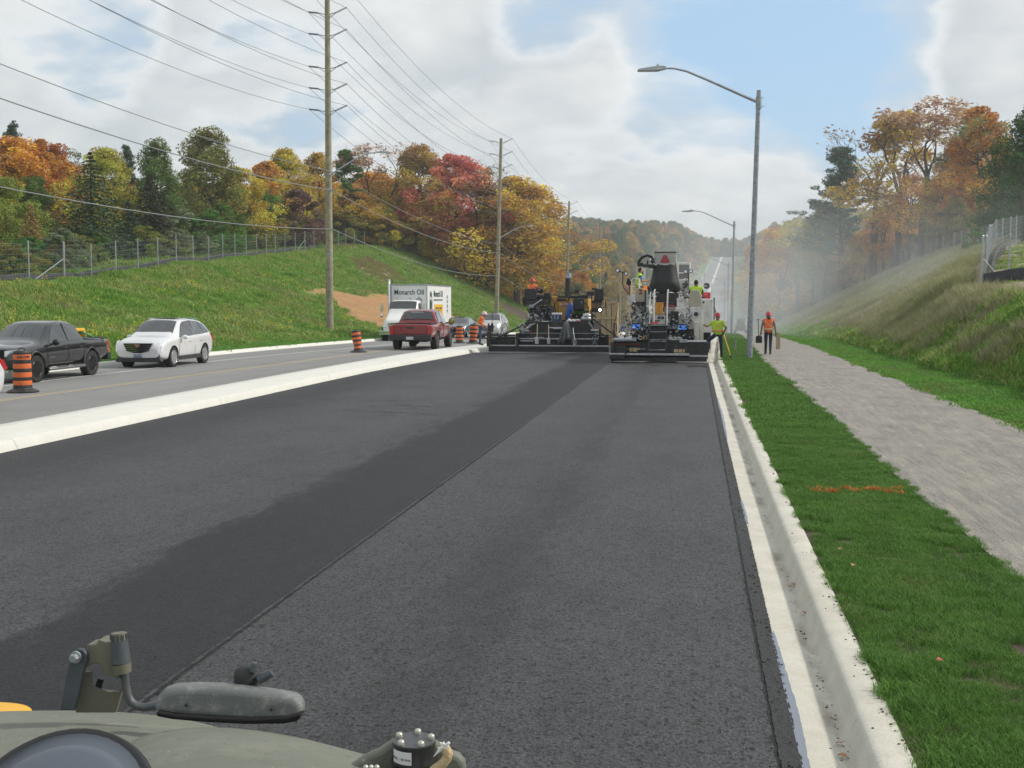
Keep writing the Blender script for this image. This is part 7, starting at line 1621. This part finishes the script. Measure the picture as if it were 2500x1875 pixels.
        for sg in (1, -1):
            if vx or sg < 0:
                ribbon_([(pt(sg*(PI/2)+u*.85, .30+(.92-.30)*(.5+u/1.7*1.0) if False else .26+.64*(u+1)/2), side_*.7+ax*.5) for u in np.linspace(-1, 1, 9)], .05)
                ribbon_([(pt(sg*(PI/2)-u*.85, .26+.64*(u+1)/2), side_*-.7+ax*.5) for u in np.linspace(-1, 1, 9)], .05)
        to = tp.build('reflective_tape', strip or MATS['tape_silver'], t, smooth='all'); q = to.modifiers.new('t', 'SOLIDIFY'); q.thickness = .012; q.offset = 0
    return t
mat('tape_silver', (.60, .56, .40), .4); m_tor = mat('tape_orange', (.75, .22, .08), .5)
v_or = mat('vest_orange', (.85, .16, .03), .7); v_ye = mat('vest_lime', (.45, .72, .04), .7); s_lime = mat('shirt_lime', (.42, .62, .06), .8); s_blue = mat('shirt_slate_blue', (.10, .15, .24), .85); s_dk = mat('shirt_dark', (.02, .02, .024), .85); s_db = mat('shirt_denim', (.06, .08, .14), .85); s_bb = mat('shirt_bright_blue', (.04, .16, .42), .8)
t_navy = mat('trousers_navy', (.022, .03, .055), .9); t_jean = mat('blue_jeans', (.045, .085, .17), .9); h_red = mat('hat_red', (.50, .02, .025), .3); h_wr = mat('hat_white_red', (.70, .55, .55), .35); m_hair = mat('dark_hair', (.02, .015, .012), .8)
# worker walking away on the path with a shovel and a board
q = onh(1875, 866, .15)
person('worker in orange vest and red hard hat walking away down the path', q.x, q.y, float(roadz(q.y))+.15, .0,
  dict(elL=(-.27, -.03, 1.15), wrL=(-.30, .03, .93), elR=(.27, -.03, 1.13), wrR=(.30, -.01, .88), knL=(-.09, .05, .50), anL=(-.10, .06, .09), toL=(-.11, .23, .04), knR=(.09, .0, .49), anR=(.08, -.16, .13), toR=(.09, -.02, .05)),
  s_blue, t_navy, v_or, MATS['tape_silver'], h_red, m_skin2, scale=1.03)
t_ = empty('shovel', (q.x-.40, q.y+.02, q.z+.62)); tag(t_, 'black shovel carried blade down in the left hand of the worker on the path', 'shovel'); MB().tube([(0, 0, .15), (-.03, .02, .86)], .016, 6).build('handle', m_blk2, t_); MB().tube([(-.09, .02, .88), (.03, .02, .90)], .018, 6).build('grip', m_blk2, t_); mb = MB(); mb.prism([(-.13, -.12), (.15, -.12), (.14, .16), (.03, .2), (-.03, .2), (-.12, .16)], 0, .02, 'y'); mb.build('blade', m_black, t_, bevel=.01)
mb = MB(); mb.prism([(-.08, -.38), (.10, -.34), (.09, .34), (-.07, .36)], 0, .04, 'y'); o = mb.build('board', m_wd); o.location = (q.x+.40, q.y-.02, q.z+.60); tag(o, 'worn board carried in the right hand of the worker on the path', 'board')
# worker with the rake
q = onh(1758, 884, 0)
person('worker in lime shirt with orange cross braces holding the rake', q.x-.05, q.y, .13, .10,
  dict(pelvis=(-.05, 0, .93), chest=(-.08, .04, 1.31), neck=(-.07, .05, 1.46), head=(-.06, .07, 1.56), crown=(-.06, .07, 1.68), spine=(-.06, .02, 1.12), shL=(-.26, .06, 1.38), elL=(-.46, .16, 1.22), wrL=(-.66, .24, 1.36), shR=(.11, .03, 1.40), elR=(.27, .02, 1.17), wrR=(.20, .18, .98),
    hipL=(-.15, 0, .90), knL=(-.44, .20, .64), anL=(-.42, .10, .26), toL=(-.46, .24, .20), hipR=(.05, 0, .90), knR=(.08, .02, .48), anR=(.10, -.01, .09), toR=(.12, .14, .04)),
  s_lime, t_navy, s_lime, m_tor, h_red, m_skin2, scale=1.02, wide=1.12)
t_ = empty('lute_rake', (q.x, q.y, 0)); tag(t_, 'lute rake with a yellow handle held by the worker in lime', 'rake'); o3 = Vector((q.x, q.y, 0))
a = CX(1878, 605, 47.2); b_1 = CX(1902, 690, 46.9); m1 = CX(1950, 810, 46.5); b2 = CX(2003, 980, 45.6)
MB().tube([a-o3, a.lerp(b_1, .5)-o3], .022, 7).build('grip', m_blk2, t_); MB().tube([a.lerp(b_1, .5)-o3, b_1-o3, m1-o3, b2-o3], .02, 7).build('handle', mat('yellow_handle', (.72, .45, .04), .4), t_); MB().cyl(b2-o3+Vector((0, 0, .03)), b2-o3-Vector((0, 0, .06)), .035, 8).build('socket', m_black, t_)
e0 = onh(1776, 876, .15); e1 = onh(1808, 864, .15); MB().tube([e0-o3+Vector((0, 0, .03)), e1-o3+Vector((0, 0, .03))], .022, 5).build('rake_head', m_black, t_)
# worker on the median looking down
q = onh(1172, 843, .16)
person('worker in orange vest looking down on the median beside a barrel', q.x, q.y, q.z, math.radians(-75),
  dict(chest=(0, .06, 1.31), neck=(0, .13, 1.45), head=(0, .22, 1.54), crown=(0, .23, 1.66), face=(0, .75, -.65), spine=(0, .01, 1.13), shL=(-.18, .07, 1.40), elL=(-.24, .04, 1.13), wrL=(-.14, .26, 1.02), shR=(.18, .07, 1.40), elR=(.24, .04, 1.13), wrR=(.14, .26, 1.02)),
  v_or, t_jean, v_or, MATS['tape_silver'], h_wr, m_skin, sleeve='long', scale=1.02, vx=True, wide=1.08)
# operators
def sit(lean=0): return dict(pelvis=(0, 0, .50), spine=(0, -.02, .70), chest=(0, 0+lean, .90), neck=(0, .02+lean, 1.05), head=(0, .05+lean, 1.15), crown=(0, .05+lean, 1.27), shL=(-.19, lean, 1.0), shR=(.19, lean, 1.0), elL=(-.27, .12, .76), wrL=(-.20, .36, .80), elR=(.27, .12, .76), wrR=(.20, .36, .80),
   hipL=(-.11, .03, .48), knL=(-.15, .45, .52), anL=(-.14, .50, .12), toL=(-.14, .66, .07), hipR=(.11, .03, .48), knR=(.15, .45, .52), anR=(.14, .50, .12), toR=(.14, .66, .07))
c = CX(470, 545, 56.7); pz = sit(.02); pz['face'] = (.5, .8, 0)
person('paver operator in orange vest and red hard hat seated on the left paver', c.x, c.y, c.z-.30, -.35, pz, s_db, s_dk, v_or, MATS['tape_silver'], h_red, m_skin2, scale=1.0, sleeve='long')
c = CX(1290, 500, 46.7); pz = sit(.05); 
person('bearded operator in blue shirt and lime vest seated sideways on the right paver', c.x, c.y, c.z-.25, math.radians(-82), pz, s_bb, t_navy, v_ye, MATS['tape_silver'], None, m_skin, hair=m_hair, beard=True, scale=1.0)
c = CX(1735, 555, 46.25); pz = sit(.0)
person('operator in dark cap and lime vest seated at the right of the right paver', c.x, c.y, c.z-.50, 0, pz, s_dk, t_navy, v_ye, MATS['tape_silver'], None, m_skin2, hair=m_hair, scale=1.03)
# ================================================================== THE ROLLER THE PHOTO WAS TAKEN FROM
m_ol, b = newmat('olive_grey_plastic'); p = N('TexCoord').outputs['Object']
base = RAMP(NOISE(p, 3, 6, .6), [(.3, (.135, .143, .112)), (.7, (.18, .188, .152))])
base = MIX(MATH('MULTIPLY', RAMP(NOISE(p, 7, 8, .7), [(.5, 0), (.66, 1)]), .4), base, (.26, .26, .215))
base = MIX(MATH('MULTIPLY', RAMP(NOISE(VMAP(p, (1, 1, 1), (4, 2, 0)), 85, 3, .6), [(.68, 0), (.72, 1)]), .8), base, (.42, .42, .37))
base = MIX(MATH('MULTIPLY', RAMP(NOISE(VMAP(p, (.6, 5, 5), rot=(0, 0, .5)), 14, 3, .6), [(.70, 0), (.73, 1)]), .6), base, (.38, .38, .33))
base = MIX(MATH('MULTIPLY', RAMP(NOISE(VMAP(p, (1, 1, 1), (8, 2, 0)), 60, 2, .6), [(.30, 1), (.33, 0)]), .7), base, (.05, .05, .045))
LK(base, b.inputs['Base Color']); b.inputs['Roughness'].default_value = .55; b.inputs['Specular IOR Level'].default_value = .35; bumpto(b, NOISE(p, 260, 2, .6), .3, .002)
m_dk = mat('slate_bracket_steel', (.075, .088, .10), .5, .3, var=.2, vs=8, dirt=((.18, .17, .14), .3, 14)); m_olb = mat('dusty_olive_bracket', (.15, .15, .11), .65, .2, var=.2, vs=12, dirt=((.24, .18, .12), .4, 10)); m_gc = mat('mirror_shell_grey', (.15, .16, .155), .45, var=.12, vs=8, bump=.2, bs=260, dirt=((.36, .36, .34), .6, 38))
RO = Vector((-.9, 1.6, 0)); ro = empty('road_roller', tuple(RO)); tag(ro, 'grey hood, mirror and warning horn of the roller the photo is taken from', 'road roller')
def surf(name, rows, m, thick=None, sub=1):
    """rows: lists of (px, py, D) from the far rim to the near edge"""
    n = len(rows[0]); vs = [atD(*p)-RO for r_ in rows for p in r_]; mb = MB(); mb.add(vs, [(i*n+k, i*n+k+1, (i+1)*n+k+1, (i+1)*n+k) for i in range(len(rows)-1) for k in range(n-1)])
    o = mb.build(name, m, ro, smooth='all'); s_ = o.modifiers.new('s', 'SUBSURF'); s_.levels = s_.render_levels = 2; return o
def hump(sil, D0, steps):
    rows = []
    for dy, dD in steps: rows.append([(x, y+dy, D0+dD) for x, y in sil])
    return rows
silA = [(-500, 1790), (-220, 1742), (-60, 1736), (60, 1733), (160, 1732), (260, 1734), (360, 1741), (450, 1753), (520, 1769), (580, 1790), (650, 1830), (720, 1900)]
surf('hood', hump(silA, 2.7, [(420, .5), (60, .12), (4, .03), (0, 0), (10, -.10), (45, -.35), (120, -.7), (260, -1.1)]), m_ol)
silB = [(120, 1960), (230, 1860), (300, 1812), (370, 1787), (440, 1775), (520, 1772), (610, 1778), (700, 1792), (790, 1812), (880, 1838), (960, 1853), (1040, 1868), (1130, 1930)]
surf('hood', hump(silB, 2.25, [(420, .35), (60, .08), (4, .02), (0, 0), (9, -.08), (40, -.25), (110, -.5), (240, -.8)]), m_ol)
silC = [(640, 1960), (700, 1900), (760, 1880), (830, 1868), (900, 1866), (1000, 1872), (1080, 1890), (1140, 1930)]
surf('hood', hump(silC, 2.02, [(300, .2), (40, .05), (0, 0), (12, -.06), (50, -.2), (140, -.4)]), m_ol)
mb = MB(); mb.bb((-1.8, .75, .7), (-.45, 1.7, 1.15)); mb.build('chassis', m_yp, ro, off=RO, bevel=.05); mb = MB(); mb.cyl((-1.9, 1.3, .6), (-.35, 1.3, .6), .6, 40); mb.build('drum', m_stl, ro, off=RO, smooth=True)
surf('fender', hump([(-260, 1712), (-100, 1706), (0, 1709), (45, 1712), (70, 1719), (82, 1730), (84, 1760)], 3.05, [(300, .3), (30, .05), (0, 0), (8, -.05), (40, -.2)]), mat('roller_yellow', (.80, .42, .03), .4))
# near round gauge cover
c = atD(128, 2010, 1.0); mb = MB(); mb.lathe([(.090, -.03), (.091, .0), (.088, .008), (.085, .008)], (0, 0, 0), 40); go_ = mb.build('gauge_rim', m_blk2, ro, smooth='all'); go_.location = c-RO; go_.rotation_euler = (math.radians(38), 0, .05)
mb = MB(); mb.lathe([(.0855, .007), (.06, .016), (.03, .021), (.0005, .022)], (0, 0, 0), 40); g2 = mb.build('gauge_glass', mat('gauge_blue_glass', (.10, .12, .145), .3, .1, .5), ro, smooth='all'); g2.location = c-RO; g2.rotation_euler = go_.rotation_euler
# mirror
mo = [(374, 1745), (376, 1718), (384, 1700), (398, 1686), (420, 1679), (470, 1676), (540, 1678), (610, 1685), (680, 1695), (716, 1702), (730, 1712), (737, 1728), (737, 1746), (730, 1757), (700, 1764), (640, 1766), (560, 1763), (480, 1756), (410, 1749)]
def pxprism(name, poly, D, th, m, bevel=.012, seg=3, par=ro, yaw=0):
    a = [atD(x, y, D)-RO for x, y in poly]; n = len(a); vs = a+[p+FW*th for p in a]; mb = MB(); mb.add(vs, [tuple(range(n)), tuple(reversed(range(n, 2*n)))]+[(i, n+i, n+(i+1) % n, (i+1) % n) for i in range(n)])
    o = mb.build(name, m, par, smooth=True)
    if bevel: b = o.modifiers.new('e', 'BEVEL'); b.width = bevel; b.segments = seg; b.limit_method = 'ANGLE'; b.angle_limit = math.radians(50)
    return o
pxprism('mirror', mo, 2.30, .05, m_gc, .018, 5)
pxprism('mirror_lip', [(380, 1738), (430, 1746), (520, 1752), (620, 1756), (700, 1752), (734, 1742), (734, 1752), (724, 1762), (690, 1768), (600, 1769), (500, 1764), (420, 1757), (382, 1750)], 2.285, .045, m_under, .004)
for x, y in ((456, 1721), (664, 1732)):
    cc2 = atD(x, y, 2.296)-RO; mb = MB(); mb.lathe([(.0035, 0), (.003, -.004), (.0005, -.004)], cc2, 10, 'y'); mb.build('screw', m_ink, ro)
# knob on the mirror
cc2 = atD(603, 1650, 2.36)-RO; mb = MB(); mb.lathe([(.012, -.045), (.020, -.034), (.024, -.012), (.027, -.010), (.027, .004), (.024, .014), (.014, .022), (.0005, .024)], cc2, 18); mb.build('ball_joint', m_trim, ro, smooth=True)
for pts, r_ in (([(618, 1640), (621, 1624), (622, 1618)], .0075), ([(632, 1660), (650, 1650), (664, 1642)], .0095)):
    mb = MB(); mb.tube([atD(x, y, 2.34)-RO for x, y in pts], [r_, r_, r_*.8], 10); mb.build('stud', m_dk, ro, smooth=True)
# mirror arm and clamp bracket
mb = MB(); mb.tube([atD(x, y, 2.42)-RO for x, y in ((304, 1640), (306, 1668), (312, 1698), (320, 1714), (334, 1724), (352, 1727), (372, 1724), (395, 1720))], .0088, 12); mb.build('mirror_arm', m_dk, ro, smooth=True)
pxprism('bracket_plate', [(146, 1735), (158, 1660), (168, 1615), (176, 1596), (190, 1584), (204, 1586), (212, 1598), (213, 1614), (204, 1640), (200, 1660), (182, 1735)], 2.40, .012, m_dk, .003)
pxprism('bracket_plate', [(184, 1740), (203, 1655), (208, 1640), (222, 1641), (222, 1668), (232, 1680), (262, 1688), (290, 1690), (298, 1672), (301, 1668), (300, 1680), (292, 1706), (283, 1740)], 2.43, .012, m_olb, .003)
pxprism('bracket_slot', [(238, 1658), (252, 1661), (246, 1682), (232, 1676)], 2.427, .004, m_under, 0)
pxprism('clamp', [(212, 1574), (222, 1573), (234, 1575), (240, 1562), (248, 1563), (256, 1568), (274, 1567), (276, 1600), (292, 1652), (296, 1658), (284, 1656), (268, 1650), (254, 1642), (246, 1626), (236, 1621), (222, 1622), (208, 1632), (212, 1600)], 2.41, .05, m_olb, .006)
mb = MB(); a = atD(291, 1562, 2.40)-RO; b2 = atD(296, 1618, 2.40)-RO; c2 = atD(300, 1643, 2.40)-RO; mb.tube([a, b2], [.0172, .0195], 20); mb.build('cylinder', m_dk, ro, smooth=True); mb = MB(); mb.tube([b2+(c2-b2)*.08, c2], [.0200, .0175], 20); mb.build('collar', m_olb, ro, smooth=True)
mb = MB(); a2 = atD(290, 1545, 2.40)-RO; mb.tube([a, a2], [.0165, .0155], 20); mb.build('cap', m_olb, ro, smooth=True); mb = MB()
for k in range(10): q_ = 2*PI*k/10; p_ = a2.lerp(a, .5); mb.box(p_+Vector((math.cos(q_)*.0162, math.sin(q_)*.0162, 0)), (.004, .004, .012), (0, 0, q_))
mb.build('cap_ridge', m_dk, ro)
mb = MB(); cc2 = atD(184, 1605, 2.392)-RO; mb.lathe([(.0125, .004), (.0125, -.001)], cc2, 20, 'y'); mb.build('washer', m_stl, ro, smooth=True); mb = MB(); mb.lathe([(.0095, 0), (.0095, -.010), (.007, -.012)], cc2, 6, 'y'); mb.build('bolt', m_galvd, ro)
# black horn with five domed screws
D = 2.0; cb = atD(1011, 1812, D)-RO; Rr = 52.5*D/2800; mb = MB(); mb.lathe([(Rr*.97, -.040), (Rr*1.06, -.036), (Rr*1.06, -.029), (Rr, -.026), (Rr, .0), (Rr*.985, .002)], cb, 40); mb.build('horn_body', m_blk2, ro, smooth=True)
mb = MB(); mb.lathe([(Rr*1.0, .002), (Rr*.99, .0045), (.0005, .0045)], cb, 40); mb.build('horn_lid', mat('charcoal_lid', (.06, .065, .07), .4, .1), ro, smooth=True)
for k in range(5):
    q_ = PI/2+.02+2*PI*k/5; p_ = cb+Vector((math.cos(q_)*Rr*.80, math.sin(q_)*Rr*.80, .0045)); mb = MB(); mb.lathe([(.0062, 0), (.0062, .004), (.0052, .0068), (.003, .0082), (.0005, .0085)], p_, 14); s_o = mb.build('screw', mat('zinc_screw', (.52, .52, .44), .4, .6), ro, smooth=True)
mb = MB(); vs = []; n_ = 8
for i in range(n_+1):
    a = math.radians(215+62*i/n_); vs += [cb+Vector((math.cos(a)*Rr*1.012, math.sin(a)*Rr*1.012, -.027)), cb+Vector((math.cos(a)*Rr*1.012, math.sin(a)*Rr*1.012, -.004))]
mb.add(vs, [(2*i, 2*i+2, 2*i+3, 2*i+1) for i in range(n_)]); mb.build('sticker', m_plateW, ro)
for i, ch in enumerate('MODEL 17819046'):
    a = math.radians(219+54*i/13); text_mesh('sticker_text', ch, .0055, m_ink, ro, cb+Vector((math.cos(a)*Rr*1.022, math.sin(a)*Rr*1.022, -.018)), (PI/2, 0, a+PI/2), .0001) if ch != ' ' else None
pxprism('horn_mount', [(830, 1890), (885, 1850), (925, 1832), (955, 1812), (968, 1806), (1060, 1812), (1100, 1838), (1120, 1845), (1135, 1862), (1140, 1900)], 2.02, .03, m_ol, .010)
mb = MB(); rp_ = [(1040, 1905), (1060, 1880), (1082, 1864), (1092, 1850), (1094, 1838), (1088, 1826)]; mb.tube([atD(x, y, 1.93)-RO for x, y in rp_], [.0082, .0085, .0082, .0085, .0085, .0075], 10); rope = mb.build('rope', mat('tan_rope', (.62, .47, .27), .85, var=.25, vs=60, bump=.6, bs=300), None, smooth='all'); rope.location = RO; tag(rope, 'stub of tan rope with a frayed white end beside the black horn', 'rope')
mb = MB(); r = random.Random(3); 
for i in range(26):
    b2 = atD(1085+r.uniform(-6, 8), 1826+r.uniform(-2, 3), 1.93); e = atD(1060+i*1.6+r.uniform(-3, 3), (1834-i*1.0 if i < 8 else 1814)+r.uniform(-4, 4)+(12-i*1.4 if i < 8 else 0), 1.93+r.uniform(-.01, .01)); mb.tube([b2-RO, b2.lerp(e, .5)-RO+Vector((0, 0, .002)), e-RO], [.0022, .0018, .0008], 5)
fo = mb.build('frayed_strands', mat('white_fibres', (.82, .82, .80), .8), rope, smooth=False); fo.location = (0, 0, 0)
# rivet heads at the bottom edge of the hood
mb = MB()
for x in (893, 906, 920): mb.sph(atD(x, 1874, 1.9)-RO, .005, 8, 5)
mb.build('rivet', MATS['zinc_screw'], ro, smooth='all')
# ================================================================== AIR
m_hz = bpy.data.materials.new('haze_air'); m_hz.use_nodes = True; nt = m_hz.node_tree; nt.nodes.clear()
pv = N('VolumePrincipled'); pv.inputs['Color'].default_value = (.88, .95, 1.0, 1); pv.inputs['Density'].default_value = .00032; pv.inputs['Anisotropy'].default_value = .2
LK(pv.outputs[0], N('OutputMaterial').inputs['Volume'])
mb = MB(); mb.bb((-1700, -150, -12), (1700, 4100, 130)); tag(mb.build('haze', m_hz), 'thin blue haze filling the valley air', kind='stuff')

# smoke and steam blowing off the hot mix towards the right bank
m_sm = bpy.data.materials.new('asphalt_fumes'); m_sm.use_nodes = True; nt = m_sm.node_tree; nt.nodes.clear()
pv = N('VolumePrincipled'); pv.inputs['Color'].default_value = (.90, .95, 1.0, 1); pv.inputs['Anisotropy'].default_value = .1
g = N('NewGeometry'); s_ = N('SeparateXYZ'); LK(g.outputs['Position'], s_.inputs[0])
n_ = RAMP(NOISE(VMAP(g.outputs['Position'], (1, .5, 1.2)), .12, 4, .55, .4), [(.38, 0), (.62, 1.0)])
def fall(v, a, b):
    mr = N('MapRange', interpolation_type='SMOOTHSTEP'); LK(v, mr.inputs[0]); mr.inputs[1].default_value = a; mr.inputs[2].default_value = b; return mr.outputs[0]
hz_ = MATH('SUBTRACT', 1.0, fall(s_.outputs[2], 0.0, 17.0)); xl = fall(s_.outputs[0], -9.0, 2.0); xr = MATH('SUBTRACT', 1.0, fall(s_.outputs[0], 14.0, 40.0)); yf_ = MATH('MULTIPLY', fall(s_.outputs[1], 66.0, 90.0), MATH('SUBTRACT', 1.0, fall(s_.outputs[1], 150.0, 260.0)))
d_ = MATH('MULTIPLY', MATH('MULTIPLY', hz_, xl), MATH('MULTIPLY', xr, yf_)); LK(MATH('MULTIPLY', MATH('MULTIPLY', d_, MATH('ADD', n_, .12)), .0095), pv.inputs['Density'])
LK(pv.outputs[0], N('OutputMaterial').inputs['Volume'])
mb = MB(); mb.bb((-9, 66, -8), (40, 260, 17)); tag(mb.build('smoke', m_sm), 'pale bluish smoke drifting right from behind the pavers', kind='stuff')
